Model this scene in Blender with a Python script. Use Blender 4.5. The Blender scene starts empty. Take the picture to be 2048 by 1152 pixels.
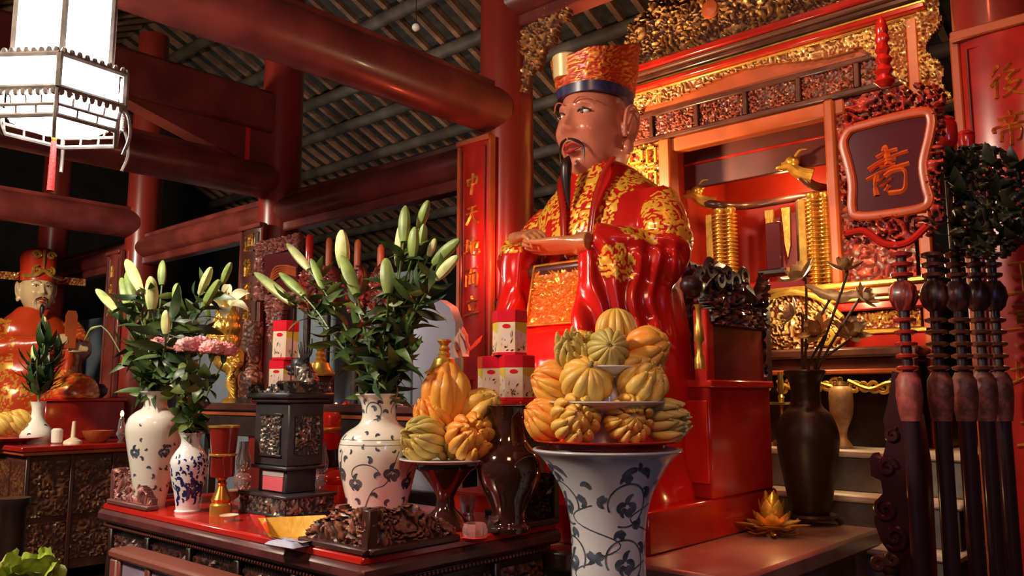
import bpy, math, random
import numpy as np
from math import pi, sin, cos, radians
from mathutils import Vector, Matrix

# ------------------------------------------------------------------ camera, world, lights, exposure
SC = bpy.context.scene
COL = SC.collection
YAW, PITCH, FPX, EYE = radians(42.0), radians(7.4), 1650.0, 1.5      # focal length in pixels of a 2048 px wide frame
cd = bpy.data.cameras.new('camera'); cam = bpy.data.objects.new('camera', cd); COL.objects.link(cam)
cd.sensor_width = 36.0; cd.lens = 36.0 * FPX / 2048.0; cd.clip_start = .05; cd.clip_end = 100
cam.location = (0, 0, EYE); cam.rotation_euler = (pi / 2 + PITCH, 0, YAW)
SC.camera = cam
SC.view_settings.view_transform = 'Standard'; SC.view_settings.look = 'None'
SC.view_settings.gamma = 1.0; SC.view_settings.use_curve_mapping = False
SC.view_settings.exposure = 0.55
w = bpy.data.worlds.new('world'); SC.world = w; w.use_nodes = True
w.node_tree.nodes['Background'].inputs[0].default_value = (.55, .5, .6, 1)
w.node_tree.nodes['Background'].inputs[1].default_value = .05
SC.cycles.max_bounces = 6; SC.cycles.sample_clamp_indirect = 4.0
SC.cycles.use_denoising = True

def lamp(name, kind, loc, power, col, size=.1, target=None, sy=None, spot=None, blend=.5):
    d = bpy.data.lights.new(name, kind); d.energy = power; d.color = col
    if kind == 'AREA':
        d.size = size
        if sy: d.shape = 'RECTANGLE'; d.size_y = sy
    else: d.shadow_soft_size = size
    if kind == 'SPOT': d.spot_size = radians(spot); d.spot_blend = blend
    o = bpy.data.objects.new(name, d); COL.objects.link(o); o.location = loc
    if target is not None:
        o.rotation_euler = (Vector(target) - Vector(loc)).to_track_quat('-Z', 'Y').to_euler()
    return o
# hall lamps hanging in front of the altars, behind and beside the photographer
lamp('hall_lamp_key', 'AREA', (-2.9, -.7, 3.3), 76, (1, .84, .64), .35, (-2.2, 2.4, 1.5), .35)
lamp('hall_lamp_right', 'AREA', (-.2, .2, 3.1), 15, (1, .52, .30), .5, (-1.6, 2.6, 1.4), .5)
lamp('hall_lamp_left', 'AREA', (-6.6, -.2, 3.4), 130, (1, .86, .66), .4, (-7.6, 2.5, 1.6), .4)
# warm altar lamps: inside the shrine, behind the statue, under the rear eaves
lamp('shrine_lamp', 'POINT', (-2.05, 4.78, 2.78), 5, (1, .5, .2), .04)
lamp('shrine_spot', 'SPOT', (-2.95, 3.75, 2.75), 85, (1, .66, .3), .05, (-2.3, 4.3, 3.35), None, 130, .8)
lamp('shrine_front', 'SPOT', (-1.2, 3.3, 3.75), 40, (1, .6, .28), .05, (-1.45, 4.35, 2.3), None, 90, .8)
lamp('altar_lamp', 'POINT', (-1.5, 3.9, 2.02), 9, (1, .78, .4), .03)
lamp('red_lamp', 'POINT', (-2.05, 2.32, 1.75), 3.2, (1, .08, .03), .04)
lamp('red_lamp_column', 'POINT', (-3.2, 3.35, 2.3), 7, (1, .12, .05), .04)
lamp('red_lamp_right', 'SPOT', (-.95, 2.2, 3.6), 26, (1, .22, .1), .06, (-.8, 3.3, 1.9), None, 80, .9)
lamp('eave_lamp', 'SPOT', (-4.2, 4.6, 3.2), 130, (1, .55, .25), .1, (-5.0, 7.6, 5.4), None, 110, .9)
lamp('eave_lamp_far', 'SPOT', (-9, 4.4, 3.2), 120, (.8, .75, .7), .1, (-9.0, 8.5, 5), None, 140, .9)

# ------------------------------------------------------------------ projection helper: points of the photograph -> places in the hall
_fw = np.array([-sin(YAW) * cos(PITCH), cos(YAW) * cos(PITCH), sin(PITCH)])
_rt = np.array([cos(YAW), sin(YAW), 0.0]); _up = np.cross(_rt, _fw); _C = np.array([0, 0, EYE])
def ray(x, y): return _fw + _rt * (x - 1024) / FPX + _up * (576 - y) / FPX
def atz(x, y, z): d = ray(x, y); return _C + d * ((z - EYE) / d[2])
def aty(x, y, Y): d = ray(x, y); return _C + d * (Y / d[1])
def atx(x, y, X): d = ray(x, y); return _C + d * (X / d[0])

# ------------------------------------------------------------------ noise
_perm = {}
def pn(P, seed=0):
    P = np.asarray(P, float)
    if seed not in _perm:
        rs = np.random.RandomState(seed + 1); p = rs.permutation(256)
        g = rs.normal(size=(256, 3)); g /= np.linalg.norm(g, axis=1)[:, None]
        _perm[seed] = (np.concatenate([p, p, p]), g)
    p, g = _perm[seed]
    i = np.floor(P).astype(int); f = P - i; i &= 255
    u = f * f * f * (f * (f * 6 - 15) + 10)
    out = 0
    for dx in (0, 1):
        for dy in (0, 1):
            for dz in (0, 1):
                h = p[p[p[i[:, 0] + dx] + i[:, 1] + dy] + i[:, 2] + dz] & 255
                gd = (g[h] * (f - [dx, dy, dz])).sum(1)
                wx = u[:, 0] if dx else 1 - u[:, 0]; wy = u[:, 1] if dy else 1 - u[:, 1]; wz = u[:, 2] if dz else 1 - u[:, 2]
                out = out + gd * wx * wy * wz
    return out * 1.5
def carve(P, scale, seed=0, bands=3.0):
    """carved cloud-scroll relief, 0..1"""
    q = np.asarray(P, float) * scale + seed * 3.17
    q2 = q + 1.1 * np.c_[pn(q * .9 + 11, 1), pn(q * .9 + 23, 2), pn(q * .9 + 5, 3)]
    a = pn(q2 * .9, 4) * bands
    r = 1 - np.abs(np.sin(pi * a))
    return np.clip(r ** .6 * (.75 + .5 * pn(q * .6 + 40, 5)), 0, 1)
def sstep(a, b, x): t = np.clip((np.asarray(x, float) - a) / (b - a), 0, 1); return t * t * (3 - 2 * t)

# ------------------------------------------------------------------ mesh building
class MB:
    def __init__(s): s.v = []; s.f = []; s.g = []; s.n = 0
    def add(s, V, F, g=None):
        V = np.asarray(V, float).reshape(-1, 3)
        s.v.append(V); k = s.n
        s.f += [tuple(i + k for i in f) for f in F]
        s.g.append(np.full(len(V), 1.0) if g is None else np.broadcast_to(np.asarray(g, float), (len(V),)))
        s.n += len(V); return s
    def box(s, x0, x1, y0, y1, z0, z1, c=.004, g=None):
        if x1 < x0: x0, x1 = x1, x0
        if y1 < y0: y0, y1 = y1, y0
        if z1 < z0: z0, z1 = z1, z0
        c = min(c, .3 * min(x1 - x0, y1 - y0, z1 - z0))
        ctr = np.array([(x0 + x1) / 2, (y0 + y1) / 2, (z0 + z1) / 2]); h = np.array([x1 - x0, y1 - y0, z1 - z0]) / 2
        V = []; idx = {}
        for sx in (-1, 1):
            for sy in (-1, 1):
                for sz in (-1, 1):
                    S = np.array([sx, sy, sz])
                    for a in range(3):
                        p = S * (h - c); p[a] = S[a] * h[a]
                        idx[(sx, sy, sz, a)] = len(V); V.append(ctr + p)
        F = []
        for a in range(3):
            b, d = (a + 1) % 3, (a + 2) % 3
            for s0 in (-1, 1):
                q = []
                for sb, sd in ((-1, -1), (1, -1), (1, 1), (-1, 1)):
                    k = [0, 0, 0]; k[a] = s0; k[b] = sb; k[d] = sd; q.append(idx[(*k, a)])
                F.append(tuple(q) if s0 > 0 else tuple(q[::-1]))
            for sb in (-1, 1):
                for sd in (-1, 1):
                    k0 = [0, 0, 0]; k0[a] = -1; k0[b] = sb; k0[d] = sd; k1 = list(k0); k1[a] = 1
                    q = [idx[(*k0, b)], idx[(*k1, b)], idx[(*k1, d)], idx[(*k0, d)]]
                    F.append(tuple(q) if sb * sd < 0 else tuple(q[::-1]))
        for sx in (-1, 1):
            for sy in (-1, 1):
                for sz in (-1, 1):
                    q = [idx[(sx, sy, sz, a)] for a in range(3)]
                    F.append(tuple(q) if sx * sy * sz > 0 else tuple(q[::-1]))
        return s.add(V, F, g)
    def lathe(s, prof, c=(0, 0, 0), n=40, sx=1, sy=1, rot=0, g=None, smooth_prof=0):
        prof = np.array(prof, float)
        if smooth_prof: prof = smooth(prof, smooth_prof)
        a = np.arange(n) * 2 * pi / n + rot
        m = len(prof)
        V = np.stack([np.outer(prof[:, 0], np.cos(a)) * sx + c[0], np.outer(prof[:, 0], np.sin(a)) * sy + c[1],
                      np.repeat(prof[:, 1:2], n, 1) + c[2]], -1).reshape(-1, 3)
        F = [(i * n + j, i * n + (j + 1) % n, (i + 1) * n + (j + 1) % n, (i + 1) * n + j) for i in range(m - 1) for j in range(n)]
        if prof[0, 0] > 1e-4: F.append(tuple(range(n))[::-1])
        if prof[-1, 0] > 1e-4: F.append(tuple(range((m - 1) * n, m * n)))
        return s.add(V, F, g)
    def tube(s, pts, r, n=8, g=None, flat=1.0, caps=True, upv=None):
        P = np.array(pts, float); m = len(P)
        r = np.broadcast_to(np.asarray(r, float), (m,))
        T = np.gradient(P, axis=0); T /= np.linalg.norm(T, axis=1)[:, None] + 1e-12
        u = np.array(upv if upv is not None else (0, 0, 1.0), float)
        if abs(u @ T[0]) > .95 and upv is None: u = np.array([0, 1.0, 0])
        a = np.arange(n) * 2 * pi / n; V = []
        for i in range(m):
            u = u - T[i] * (u @ T[i]); u /= np.linalg.norm(u) + 1e-12
            v = np.cross(T[i], u)
            V.append(P[i] + r[i] * (np.outer(np.cos(a), v) + flat * np.outer(np.sin(a), u)))
        V = np.concatenate(V)
        F = [(i * n + j, i * n + (j + 1) % n, (i + 1) * n + (j + 1) % n, (i + 1) * n + j) for i in range(m - 1) for j in range(n)]
        if caps: F += [tuple(range(n))[::-1], tuple(range((m - 1) * n, m * n))]
        return s.add(V, F, g)
    def loft(s, secs, caps=True, g=None):
        n = len(secs[0]); V = np.concatenate([np.asarray(q, float) for q in secs]); m = len(secs)
        F = [(i * n + j, i * n + (j + 1) % n, (i + 1) * n + (j + 1) % n, (i + 1) * n + j) for i in range(m - 1) for j in range(n)]
        if caps: F += [tuple(range(n))[::-1], tuple(range((m - 1) * n, m * n))]
        return s.add(V, F, g)
    def ell(s, c, r, n=16, m=10, g=None, rot=None):
        th = np.linspace(-pi / 2, pi / 2, m); a = np.arange(n) * 2 * pi / n
        V = np.stack([np.outer(np.cos(th), np.cos(a)), np.outer(np.cos(th), np.sin(a)), np.repeat(np.sin(th)[:, None], n, 1)], -1).reshape(-1, 3) * np.array(r)
        if rot is not None: V = V @ np.array(rot).T
        F = [(i * n + j, i * n + (j + 1) % n, (i + 1) * n + (j + 1) % n, (i + 1) * n + j) for i in range(m - 1) for j in range(n)]
        return s.add(V + np.array(c), F, g)
    def prism(s, out, y0, y1, plane='xz', g=None):
        """flat outline (2D) extruded between y0 (front) and y1"""
        o = np.array(out, float); n = len(o)
        area = np.sum(o[:, 0] * np.roll(o[:, 1], -1) - np.roll(o[:, 0], -1) * o[:, 1])
        if area < 0: o = o[::-1]
        def m3(y):
            if plane == 'xz': return np.c_[o[:, 0], np.full(n, y), o[:, 1]]
            if plane == 'yz': return np.c_[np.full(n, y), o[:, 0], o[:, 1]]
            return np.c_[o[:, 0], o[:, 1], np.full(n, y)]
        V = np.r_[m3(y0), m3(y1)]
        F = [tuple(range(n)), tuple(range(n, 2 * n))[::-1]] + [(i + n, (i + 1) % n + n, (i + 1) % n, i) for i in range(n)]
        return s.add(V, F, g)
    def relief(s, x0, x1, z0, z1, y, depth, step=.008, scale=14, seed=0, mask=None, bands=3.0, back=.02, gmul=1.0, hfun=None, axis='y'):
        """carved panel facing -Y (axis 'y') or +X (axis 'x', x0..x1 is the Y range): real relief, g = height"""
        nx = max(3, int(abs(x1 - x0) / step)); nz = max(3, int(abs(z1 - z0) / step))
        X, Z = np.meshgrid(np.linspace(x0, x1, nx), np.linspace(z0, z1, nz)); X = X.ravel(); Z = Z.ravel()
        h = carve(np.c_[X, np.zeros_like(X), Z], scale, seed, bands) if hfun is None else hfun(X, Z)
        ok = np.ones(len(X), bool) if mask is None else mask(X, Z)
        hh = h * depth
        V = np.c_[X, y - hh, Z] if axis == 'y' else np.c_[y + hh, X, Z]
        F = []
        okg = ok.reshape(nz, nx)
        for i in range(nz - 1):
            for j in range(nx - 1):
                if okg[i, j] and okg[i, j + 1] and okg[i + 1, j] and okg[i + 1, j + 1]:
                    k = i * nx + j; F.append((k, k + 1, k + nx + 1, k + nx))
        # back and rim
        N = len(V); B = V.copy()
        if axis == 'y': B[:, 1] = y + back
        else: B[:, 0] = y - back
        edges = {}
        for f in F:
            for a, b in zip(f, f[1:] + f[:1]):
                if (b, a) in edges: del edges[(b, a)]
                else: edges[(a, b)] = 1
        F2 = list(F) + [(b, a, a + N, b + N) for a, b in edges] + [tuple(i + N for i in f[::-1]) for f in F]
        used = np.zeros(2 * N, bool)
        for f in F2: used[list(f)] = True
        remap = np.cumsum(used) - 1
        VV = np.r_[V, B][used]; G = np.r_[h * gmul, h * 0][used]
        return s.add(VV, [tuple(int(remap[i]) for i in f) for f in F2], G)
    def curl(s, c, R, a0, turns, r, sgn=1, plane='xz', n=18, flat=.7, lift=0.0, g=None):
        t = np.linspace(0, 1, n); a = a0 + sgn * turns * 2 * pi * t; rr = R * (1 - .82 * t)
        x = np.cos(a) * rr; z = np.sin(a) * rr
        if plane == 'xz': P = np.c_[c[0] + x, np.full(n, c[1] - lift), c[2] + z]; u = (0, 1, 0)
        elif plane == 'yz': P = np.c_[np.full(n, c[0] + lift), c[1] + x, c[2] + z]; u = (1, 0, 0)
        else: P = np.c_[c[0] + x, c[1] + z, np.full(n, c[2] + lift)]; u = (0, 0, 1)
        return s.tube(P, r * (.55 + .6 * np.sin(pi * np.clip(t * .9 + .1, 0, 1))), 6, g, flat, True, u)
    def xf(s, M):
        M = np.array(M); s.v = [v @ M[:3, :3].T + M[:3, 3] for v in s.v]; return s
    def mesh(s, name, off=(0, 0, 0), sharp=40):
        me = bpy.data.meshes.new(name)
        V = np.concatenate(s.v) - np.array(off)
        me.from_pydata(V.tolist(), [], s.f)
        g = np.concatenate(s.g)
        if g.min() != g.max():
            at = me.attributes.new('g', 'FLOAT', 'POINT'); at.data.foreach_set('value', g.astype(np.float32))
        me.shade_smooth()
        if sharp < 180: me.set_sharp_from_angle(angle=radians(sharp))
        return me

def smooth(P, k=4):
    """Catmull-Rom resampling of a polyline"""
    P = np.array(P, float); out = []
    Q = np.r_[[2 * P[0] - P[1]], P, [2 * P[-1] - P[-2]]]
    for i in range(len(P) - 1):
        a, b, c, d = Q[i:i + 4]
        for t in np.arange(k) / k:
            out.append(.5 * ((2 * b) + (-a + c) * t + (2 * a - 5 * b + 4 * c - d) * t * t + (-a + 3 * b - 3 * c + d) * t ** 3))
    out.append(P[-1]); return np.array(out)
def sell(cx, cy, z, hx, hy, n=48, e=2.0, rot=0):
    a = np.arange(n) * 2 * pi / n
    x = np.sign(np.cos(a)) * np.abs(np.cos(a)) ** (2 / e) * hx; y = np.sign(np.sin(a)) * np.abs(np.sin(a)) ** (2 / e) * hy
    return np.c_[cx + x * cos(rot) - y * sin(rot), cy + x * sin(rot) + y * cos(rot), np.full(n, z)]

# ------------------------------------------------------------------ objects
def thing(name, label, cat, loc=(0, 0, 0), group=None, kind=None):
    o = bpy.data.objects.new(name, None); COL.objects.link(o); o.location = tuple(float(c) for c in loc); o.empty_display_size = .05
    if kind == 'structure': o['kind'] = kind
    else:
        o['label'] = label; o['category'] = cat
        if group: o['group'] = group
    return o
def wloc(o):
    v = Vector((0, 0, 0))
    while o is not None: v = v + o.location; o = o.parent
    return v
def obj(name, mb, m, parent=None, label=None, sharp=40, kind=None):
    off = wloc(parent) if parent else (0, 0, 0)
    me = mb.mesh(name, off, sharp); me.materials.append(m)
    o = bpy.data.objects.new(name, me); COL.objects.link(o)
    if parent: o.parent = parent
    if label: o['label'] = label
    if kind: o['kind'] = kind
    return o
def one(name, mb, m, label, cat, base, group=None, sharp=40):
    """a thing that is one mesh, its origin at its base"""
    me = mb.mesh(name, base, sharp); me.materials.append(m)
    o = bpy.data.objects.new(name, me); COL.objects.link(o); o.location = tuple(float(c) for c in base)
    o['label'] = label; o['category'] = cat
    if group: o['group'] = group
    return o
def inst(name, me, parent, M):
    o = bpy.data.objects.new(name, me); COL.objects.link(o); o.parent = parent; o.matrix_local = M; return o
def meshof(name, mb, m, sharp=60):
    me = mb.mesh(name, (0, 0, 0), sharp); me.materials.append(m); return me
def dup(root, delta, label):
    r = root.copy(); COL.objects.link(r); r.location = root.location + Vector(delta); r['label'] = label
    for ch in list(root.children):
        c = ch.copy(); COL.objects.link(c); c.parent = r
        for gch in ch.children:
            d = gch.copy(); COL.objects.link(d); d.parent = c
    return r

# ------------------------------------------------------------------ materials
def mat(name, col, rough=.4, metal=0., var=.0, vscale=8., bump=0., bscale=60., col2=None, coat=0., spec=.5, attr2=None, rough2=None, metal2=None, lo=.35, hi=.6, stretch=None, emit=None, estr=0, trans=0, sub=0):
    m = bpy.data.materials.new(name); m.use_nodes = True; nt = m.node_tree; N = nt.nodes; L = nt.links
    b = N['Principled BSDF']
    b.inputs['Roughness'].default_value = rough; b.inputs['Metallic'].default_value = metal
    b.inputs['Coat Weight'].default_value = coat; b.inputs['Coat Roughness'].default_value = .08
    b.inputs['Specular IOR Level'].default_value = spec
    b.inputs['Base Color'].default_value = (*col, 1)
    if trans: b.inputs['Transmission Weight'].default_value = trans
    if emit: b.inputs['Emission Color'].default_value = (*emit, 1); b.inputs['Emission Strength'].default_value = estr
    tc = N.new('ShaderNodeTexCoord'); mp = N.new('ShaderNodeMapping'); L.new(tc.outputs['Object'], mp.inputs[0])
    if stretch: mp.inputs['Scale'].default_value = stretch
    src = None
    if var or col2:
        n = N.new('ShaderNodeTexNoise'); n.inputs['Scale'].default_value = vscale; n.inputs['Detail'].default_value = 5
        L.new(mp.outputs[0], n.inputs[0])
        r = N.new('ShaderNodeMapRange'); r.inputs[1].default_value = lo; r.inputs[2].default_value = hi; L.new(n.outputs[0], r.inputs[0])
        mx = N.new('ShaderNodeMix'); mx.data_type = 'RGBA'; L.new(r.outputs[0], mx.inputs[0])
        c2 = col2 if col2 else tuple(max(0, c * (1 - var)) for c in col)
        mx.inputs[6].default_value = (*col, 1); mx.inputs[7].default_value = (*c2, 1); src = mx.outputs[2]
        L.new(src, b.inputs['Base Color'])
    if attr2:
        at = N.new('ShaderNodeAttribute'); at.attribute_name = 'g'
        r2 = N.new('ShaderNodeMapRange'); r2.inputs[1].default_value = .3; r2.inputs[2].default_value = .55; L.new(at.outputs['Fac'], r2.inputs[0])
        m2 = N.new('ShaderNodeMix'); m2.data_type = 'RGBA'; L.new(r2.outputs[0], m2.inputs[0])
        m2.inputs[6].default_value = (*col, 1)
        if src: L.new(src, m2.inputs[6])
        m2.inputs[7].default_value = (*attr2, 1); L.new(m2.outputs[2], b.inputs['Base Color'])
        for key, a0, a1 in (('Roughness', rough, rough2), ('Metallic', metal, metal2)):
            if a1 is not None:
                rr = N.new('ShaderNodeMapRange'); rr.inputs[3].default_value = a0; rr.inputs[4].default_value = a1
                L.new(r2.outputs[0], rr.inputs[0]); L.new(rr.outputs[0], b.inputs[key])
    if bump:
        n2 = N.new('ShaderNodeTexNoise'); n2.inputs['Scale'].default_value = bscale; n2.inputs['Detail'].default_value = 4
        L.new(mp.outputs[0], n2.inputs[0]); bp = N.new('ShaderNodeBump'); bp.inputs['Strength'].default_value = bump; bp.inputs['Distance'].default_value = .01
        L.new(n2.outputs[0], bp.inputs['Height']); L.new(bp.outputs[0], b.inputs['Normal'])
    return m
GOLD = (.83, .47, .10)
M_red = mat('red_lacquer', (.42, .016, .010), .2, var=.35, vscale=5, coat=.25)
M_lampred = mat('dark_red_lacquer', (.20, .014, .008), .2, coat=.4)
M_redb = mat('bright_red_lacquer', (.62, .02, .012), .22, var=.2, vscale=4, coat=.5)
M_column = mat('column_lacquer', (.25, .022, .014), .3, var=.5, vscale=3, stretch=(1, 1, .15), coat=.3)
M_beam = mat('beam_lacquer', (.20, .034, .026), .36, var=.45, vscale=4, bump=.06, bscale=14, coat=.12)
M_brown = mat('brown_lacquer', (.10, .03, .02), .3, var=.5, vscale=6, coat=.2)
M_dark = mat('dark_wood', (.035, .015, .012), .4, var=.5, vscale=9, bump=.1)
M_rafter = mat('rafter_wood', (.40, .20, .11), .65, var=.6, vscale=3, bump=.2, bscale=30)
M_purlin = mat('purlin_wood', (.15, .115, .085), .6, var=.5, vscale=3, bump=.15, bscale=20)
M_tile = mat('roof_board', (.05, .042, .035), .85, var=.5, vscale=7, bump=.3, bscale=30)
M_gold = mat('gold_leaf', (.88, .50, .09), .3, .7, var=.35, vscale=20, bump=.12, bscale=60)
M_giltred = mat('gilt_on_red', (.16, .02, .008), .4, 0, attr2=GOLD, rough2=.3, metal2=.8)
M_giltbrown = mat('gilt_on_brown', (.10, .028, .014), .45, 0, attr2=(.58, .30, .10), rough2=.4, metal2=.55)
M_giltpale = mat('pale_gilt', (.25, .07, .02), .4, 0, attr2=(.92, .68, .30), rough2=.3, metal2=.7)
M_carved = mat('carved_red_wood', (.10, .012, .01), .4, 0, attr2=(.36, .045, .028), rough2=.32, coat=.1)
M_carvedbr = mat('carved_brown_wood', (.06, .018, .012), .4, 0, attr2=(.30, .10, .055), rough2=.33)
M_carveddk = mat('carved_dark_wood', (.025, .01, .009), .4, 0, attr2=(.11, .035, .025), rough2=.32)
M_robe = mat('robe_lacquer', (.52, .012, .008), .2, 0, attr2=(.95, .50, .05), rough2=.3, metal2=.3, coat=.4)
M_panel = mat('gilt_panel', (.50, .14, .015), .4, .2, attr2=(.85, .45, .07), rough2=.28, metal2=.65)
M_hat = mat('hat_lacquer', (.50, .03, .008), .35, 0, attr2=(.78, .25, .025), rough2=.36, metal2=.35)
M_skin = mat('painted_skin', (.66, .205, .12), .27, var=.12, vscale=6, coat=.35)
M_skin2 = mat('pale_painted_skin', (.72, .50, .26), .3, var=.12, vscale=6, coat=.2)
M_hand = mat('painted_hand', (.55, .20, .08), .28, var=.12, vscale=6, coat=.3)
M_lip = mat('lip_paint', (.45, .03, .03), .25)
M_black = mat('black_hair', (.03, .012, .01), .35)
M_white = mat('white_paint', (.75, .68, .58), .3)
M_blueband = mat('blue_band', (.05, .045, .12), .3, var=.5, vscale=30)
M_bronze = mat('black_bronze', (.060, .060, .068), .38, .35, var=.3, vscale=12)
M_bronzerel = mat('bronze_relief', (.035, .033, .035), .42, .35, attr2=(.30, .22, .17), rough2=.35, metal2=.6)
M_porc = mat('cream_porcelain', (.80, .75, .66), .18, coat=.3, var=.08, vscale=6)
M_porcw = mat('white_porcelain', (.78, .77, .78), .15, coat=.3)
M_porcg = mat('grey_white_porcelain', (.60, .58, .60), .22, var=.1, vscale=4, coat=.2)
M_ink = mat('ink_blue', (.11, .135, .18), .3, var=.6, vscale=30)
M_cobalt = mat('cobalt_blue', (.02, .03, .18), .25, var=.5, vscale=40)
M_brownvase = mat('dark_glazed_vase', (.035, .010, .007), .08, coat=.6)
M_jar = mat('brown_clay_jar', (.032, .013, .010), .42, var=.35, vscale=5, bump=.08, bscale=40)
M_leaf = mat('lily_leaf', (.085, .15, .032), .38, var=.55, vscale=14)
M_leafd = mat('dark_leaf', (.035, .075, .02), .42, var=.5, vscale=14)
M_leafl = mat('carnation_leaf', (.17, .22, .045), .4, var=.6, vscale=10)
M_stem = mat('green_stem', (.10, .17, .035), .45, var=.3)
M_bud = mat('lily_bud', (.74, .74, .34), .42, col2=(.30, .42, .10), vscale=16, lo=.4, hi=.7)
M_budg = mat('green_lily_bud', (.30, .42, .10), .42, var=.4, vscale=16)
M_petal = mat('lily_petal', (.86, .80, .46), .45, var=.1)
M_pink = mat('pink_petal', (.80, .20, .22), .5, col2=(.86, .42, .40), vscale=22)
M_pistil = mat('pistil', (.55, .28, .04), .5)
M_fy = mat('yellow_citron', (.80, .44, .07), .42, col2=(.66, .45, .10), vscale=9, bump=.12, bscale=90)
M_fo = mat('orange_citron', (.82, .27, .035), .42, col2=(.80, .42, .06), vscale=9, bump=.12, bscale=90)
M_fg = mat('olive_citron', (.46, .37, .10), .45, col2=(.62, .45, .11), vscale=9, bump=.12, bscale=90)
M_stalk = mat('fruit_stalk', (.22, .20, .07), .6)
M_tinred = mat('tin_red', (.72, .012, .03), .22, coat=.3)
M_tin = mat('tin_cream', (.80, .66, .44), .3, col2=(.80, .52, .40), vscale=14, lo=.45, hi=.7)
M_tinyel = mat('tin_yellow', (.72, .52, .05), .3)
M_goldpaper = mat('gold_paper', (.98, .50, .05), .3, .1, var=.25, vscale=12, bump=.25, bscale=25)
M_redpaper = mat('red_cellophane', (.72, .03, .02), .2, coat=.4, bump=.2, bscale=20)
M_bluewhite = mat('pale_blue_paper', (.45, .45, .62), .5)
M_cream = mat('cream_plastic', (.72, .55, .38), .35)
M_glass = mat('clear_glass', (.9, .85, .85), .05, trans=.92)
M_pinkglass = mat('pink_glass', (.92, .72, .70), .08, trans=.85)
M_brass = mat('brass', (.72, .55, .18), .25, .9, var=.3, vscale=15)
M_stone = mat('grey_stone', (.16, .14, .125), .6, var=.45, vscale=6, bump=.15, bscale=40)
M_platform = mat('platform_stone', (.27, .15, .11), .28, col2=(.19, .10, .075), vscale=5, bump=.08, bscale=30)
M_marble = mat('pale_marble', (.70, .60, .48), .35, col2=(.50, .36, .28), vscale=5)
M_wall = mat('blue_grey_plaster', (.24, .29, .35), .8, var=.25, vscale=2)
M_walldk = mat('dark_plaster', (.025, .025, .027), .85, var=.3, vscale=2)
M_floor = mat('dark_floor_tile', (.07, .04, .032), .4, var=.4, vscale=4)
M_lampglass = mat('lit_panel', (1, 1, 1), .5, emit=(1, .97, .9), estr=14)
M_lampframe = mat('lantern_frame', (.20, .16, .14), .45, var=.4, vscale=20)
M_tassel = mat('red_silk', (.62, .02, .02), .6, bump=.3, bscale=120)
M_flame = mat('lit_bulb', (1, .5, .1), .5, emit=(1, .5, .1), estr=12)
M_redlight = mat('lit_red_bulb', (1, .1, .1), .5, emit=(1, .12, .1), estr=8)
M_shine = mat('red_interior', (.50, .035, .012), .4, var=.25, vscale=3)
M_orangew = mat('orange_wood', (.42, .075, .016), .4, var=.3, vscale=5)
M_purple = mat('plum_lacquer', (.085, .013, .017), .14, coat=.0)
M_rack = mat('rack_lacquer', (.034, .004, .007), .25, coat=.15)
M_pole = mat('pole_lacquer', (.03, .014, .018), .22, coat=.3)
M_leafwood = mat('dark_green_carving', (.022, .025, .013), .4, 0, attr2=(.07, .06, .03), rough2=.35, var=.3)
M_bench = mat('bench_wood', (.24, .065, .045), .4, var=.4, vscale=5, stretch=(.2, 1, 1))
M_benchp = mat('painted_apron', (.38, .28, .40), .45, var=.3)
M_letgreen = mat('lettuce', (.38, .50, .05), .5, var=.35, vscale=18)
M_stele = mat('pale_stele', (.55, .60, .75), .5, var=.15, vscale=3)
M_pinkpaper = mat('pink_label', (.72, .12, .16), .5)
M_greypaper = mat('grey_label', (.45, .42, .42), .5)
M_sphere = mat('white_globe', (.8, .8, .78), .3)
M_silver = mat('silver', (.6, .6, .62), .2, .9)
#PART2
lamp('lotus_fill', 'POINT', (-1.36, 2.98, 1.10), .5, (1, .62, .22), .02)  # added light just in front of the lotus, brightens its petals
lamp('cool_tube', 'AREA', (.9, .7, 2.3), 5, (.62, .6, 1), .06, (-.7, 2.8, 1.0), .9)
lamp('platform_red_fill', 'SPOT', (-1.3, 2.5, 1.9), 20, (1, .09, .05), .04, (-1.36, 2.72, .95), None, 55, .9)  # added red spot that reddens the platform top
lamp('jar_lamp', 'POINT', (-1.62, 3.72, 2.25), 5, (1, .75, .45), .03)
def _cylY(x, z, r, y0, y1, n=32):
    a = np.arange(n) * 2 * pi / n
    V = np.concatenate([np.c_[x + r * np.cos(a), np.full(n, y), z + r * np.sin(a)] for y in (y0, y1)])
    return V, [(j, (j + 1) % n, (j + 1) % n + n, j + n)[::-1] for j in range(n)] + [tuple(range(n)), tuple(range(n, 2 * n))[::-1]]
def _cylX(y, z, r, x0, x1, n=32):
    a = np.arange(n) * 2 * pi / n
    V = np.concatenate([np.c_[np.full(n, x), y + r * np.cos(a), z + r * np.sin(a)] for x in (x0, x1)])
    return V, [(j, (j + 1) % n, (j + 1) % n + n, j + n) for j in range(n)] + [tuple(range(n))[::-1], tuple(range(n, 2 * n))]
# ================================================================== the hall
o = obj('floor', MB().box(-16, 3, -3, 13, -.1, 0), M_floor, kind='structure')
def wall(name, m, *b): obj(name, MB().box(*b), m, kind='structure')
wall('wall_back', M_walldk, -16, 3, 11.0, 11.2, 0, 5)
wall('wall_left', M_walldk, -16.2, -16, -3, 11, 0, 6)
wall('wall_right', M_walldk, 2.6, 2.8, -3, 11, 0, 6)
# grey-blue partition behind the left altars and its dark upper part
wall('wall_partition', M_wall, -15.5, -5.0, 4.35, 4.42, 0, 2.5)
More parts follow.
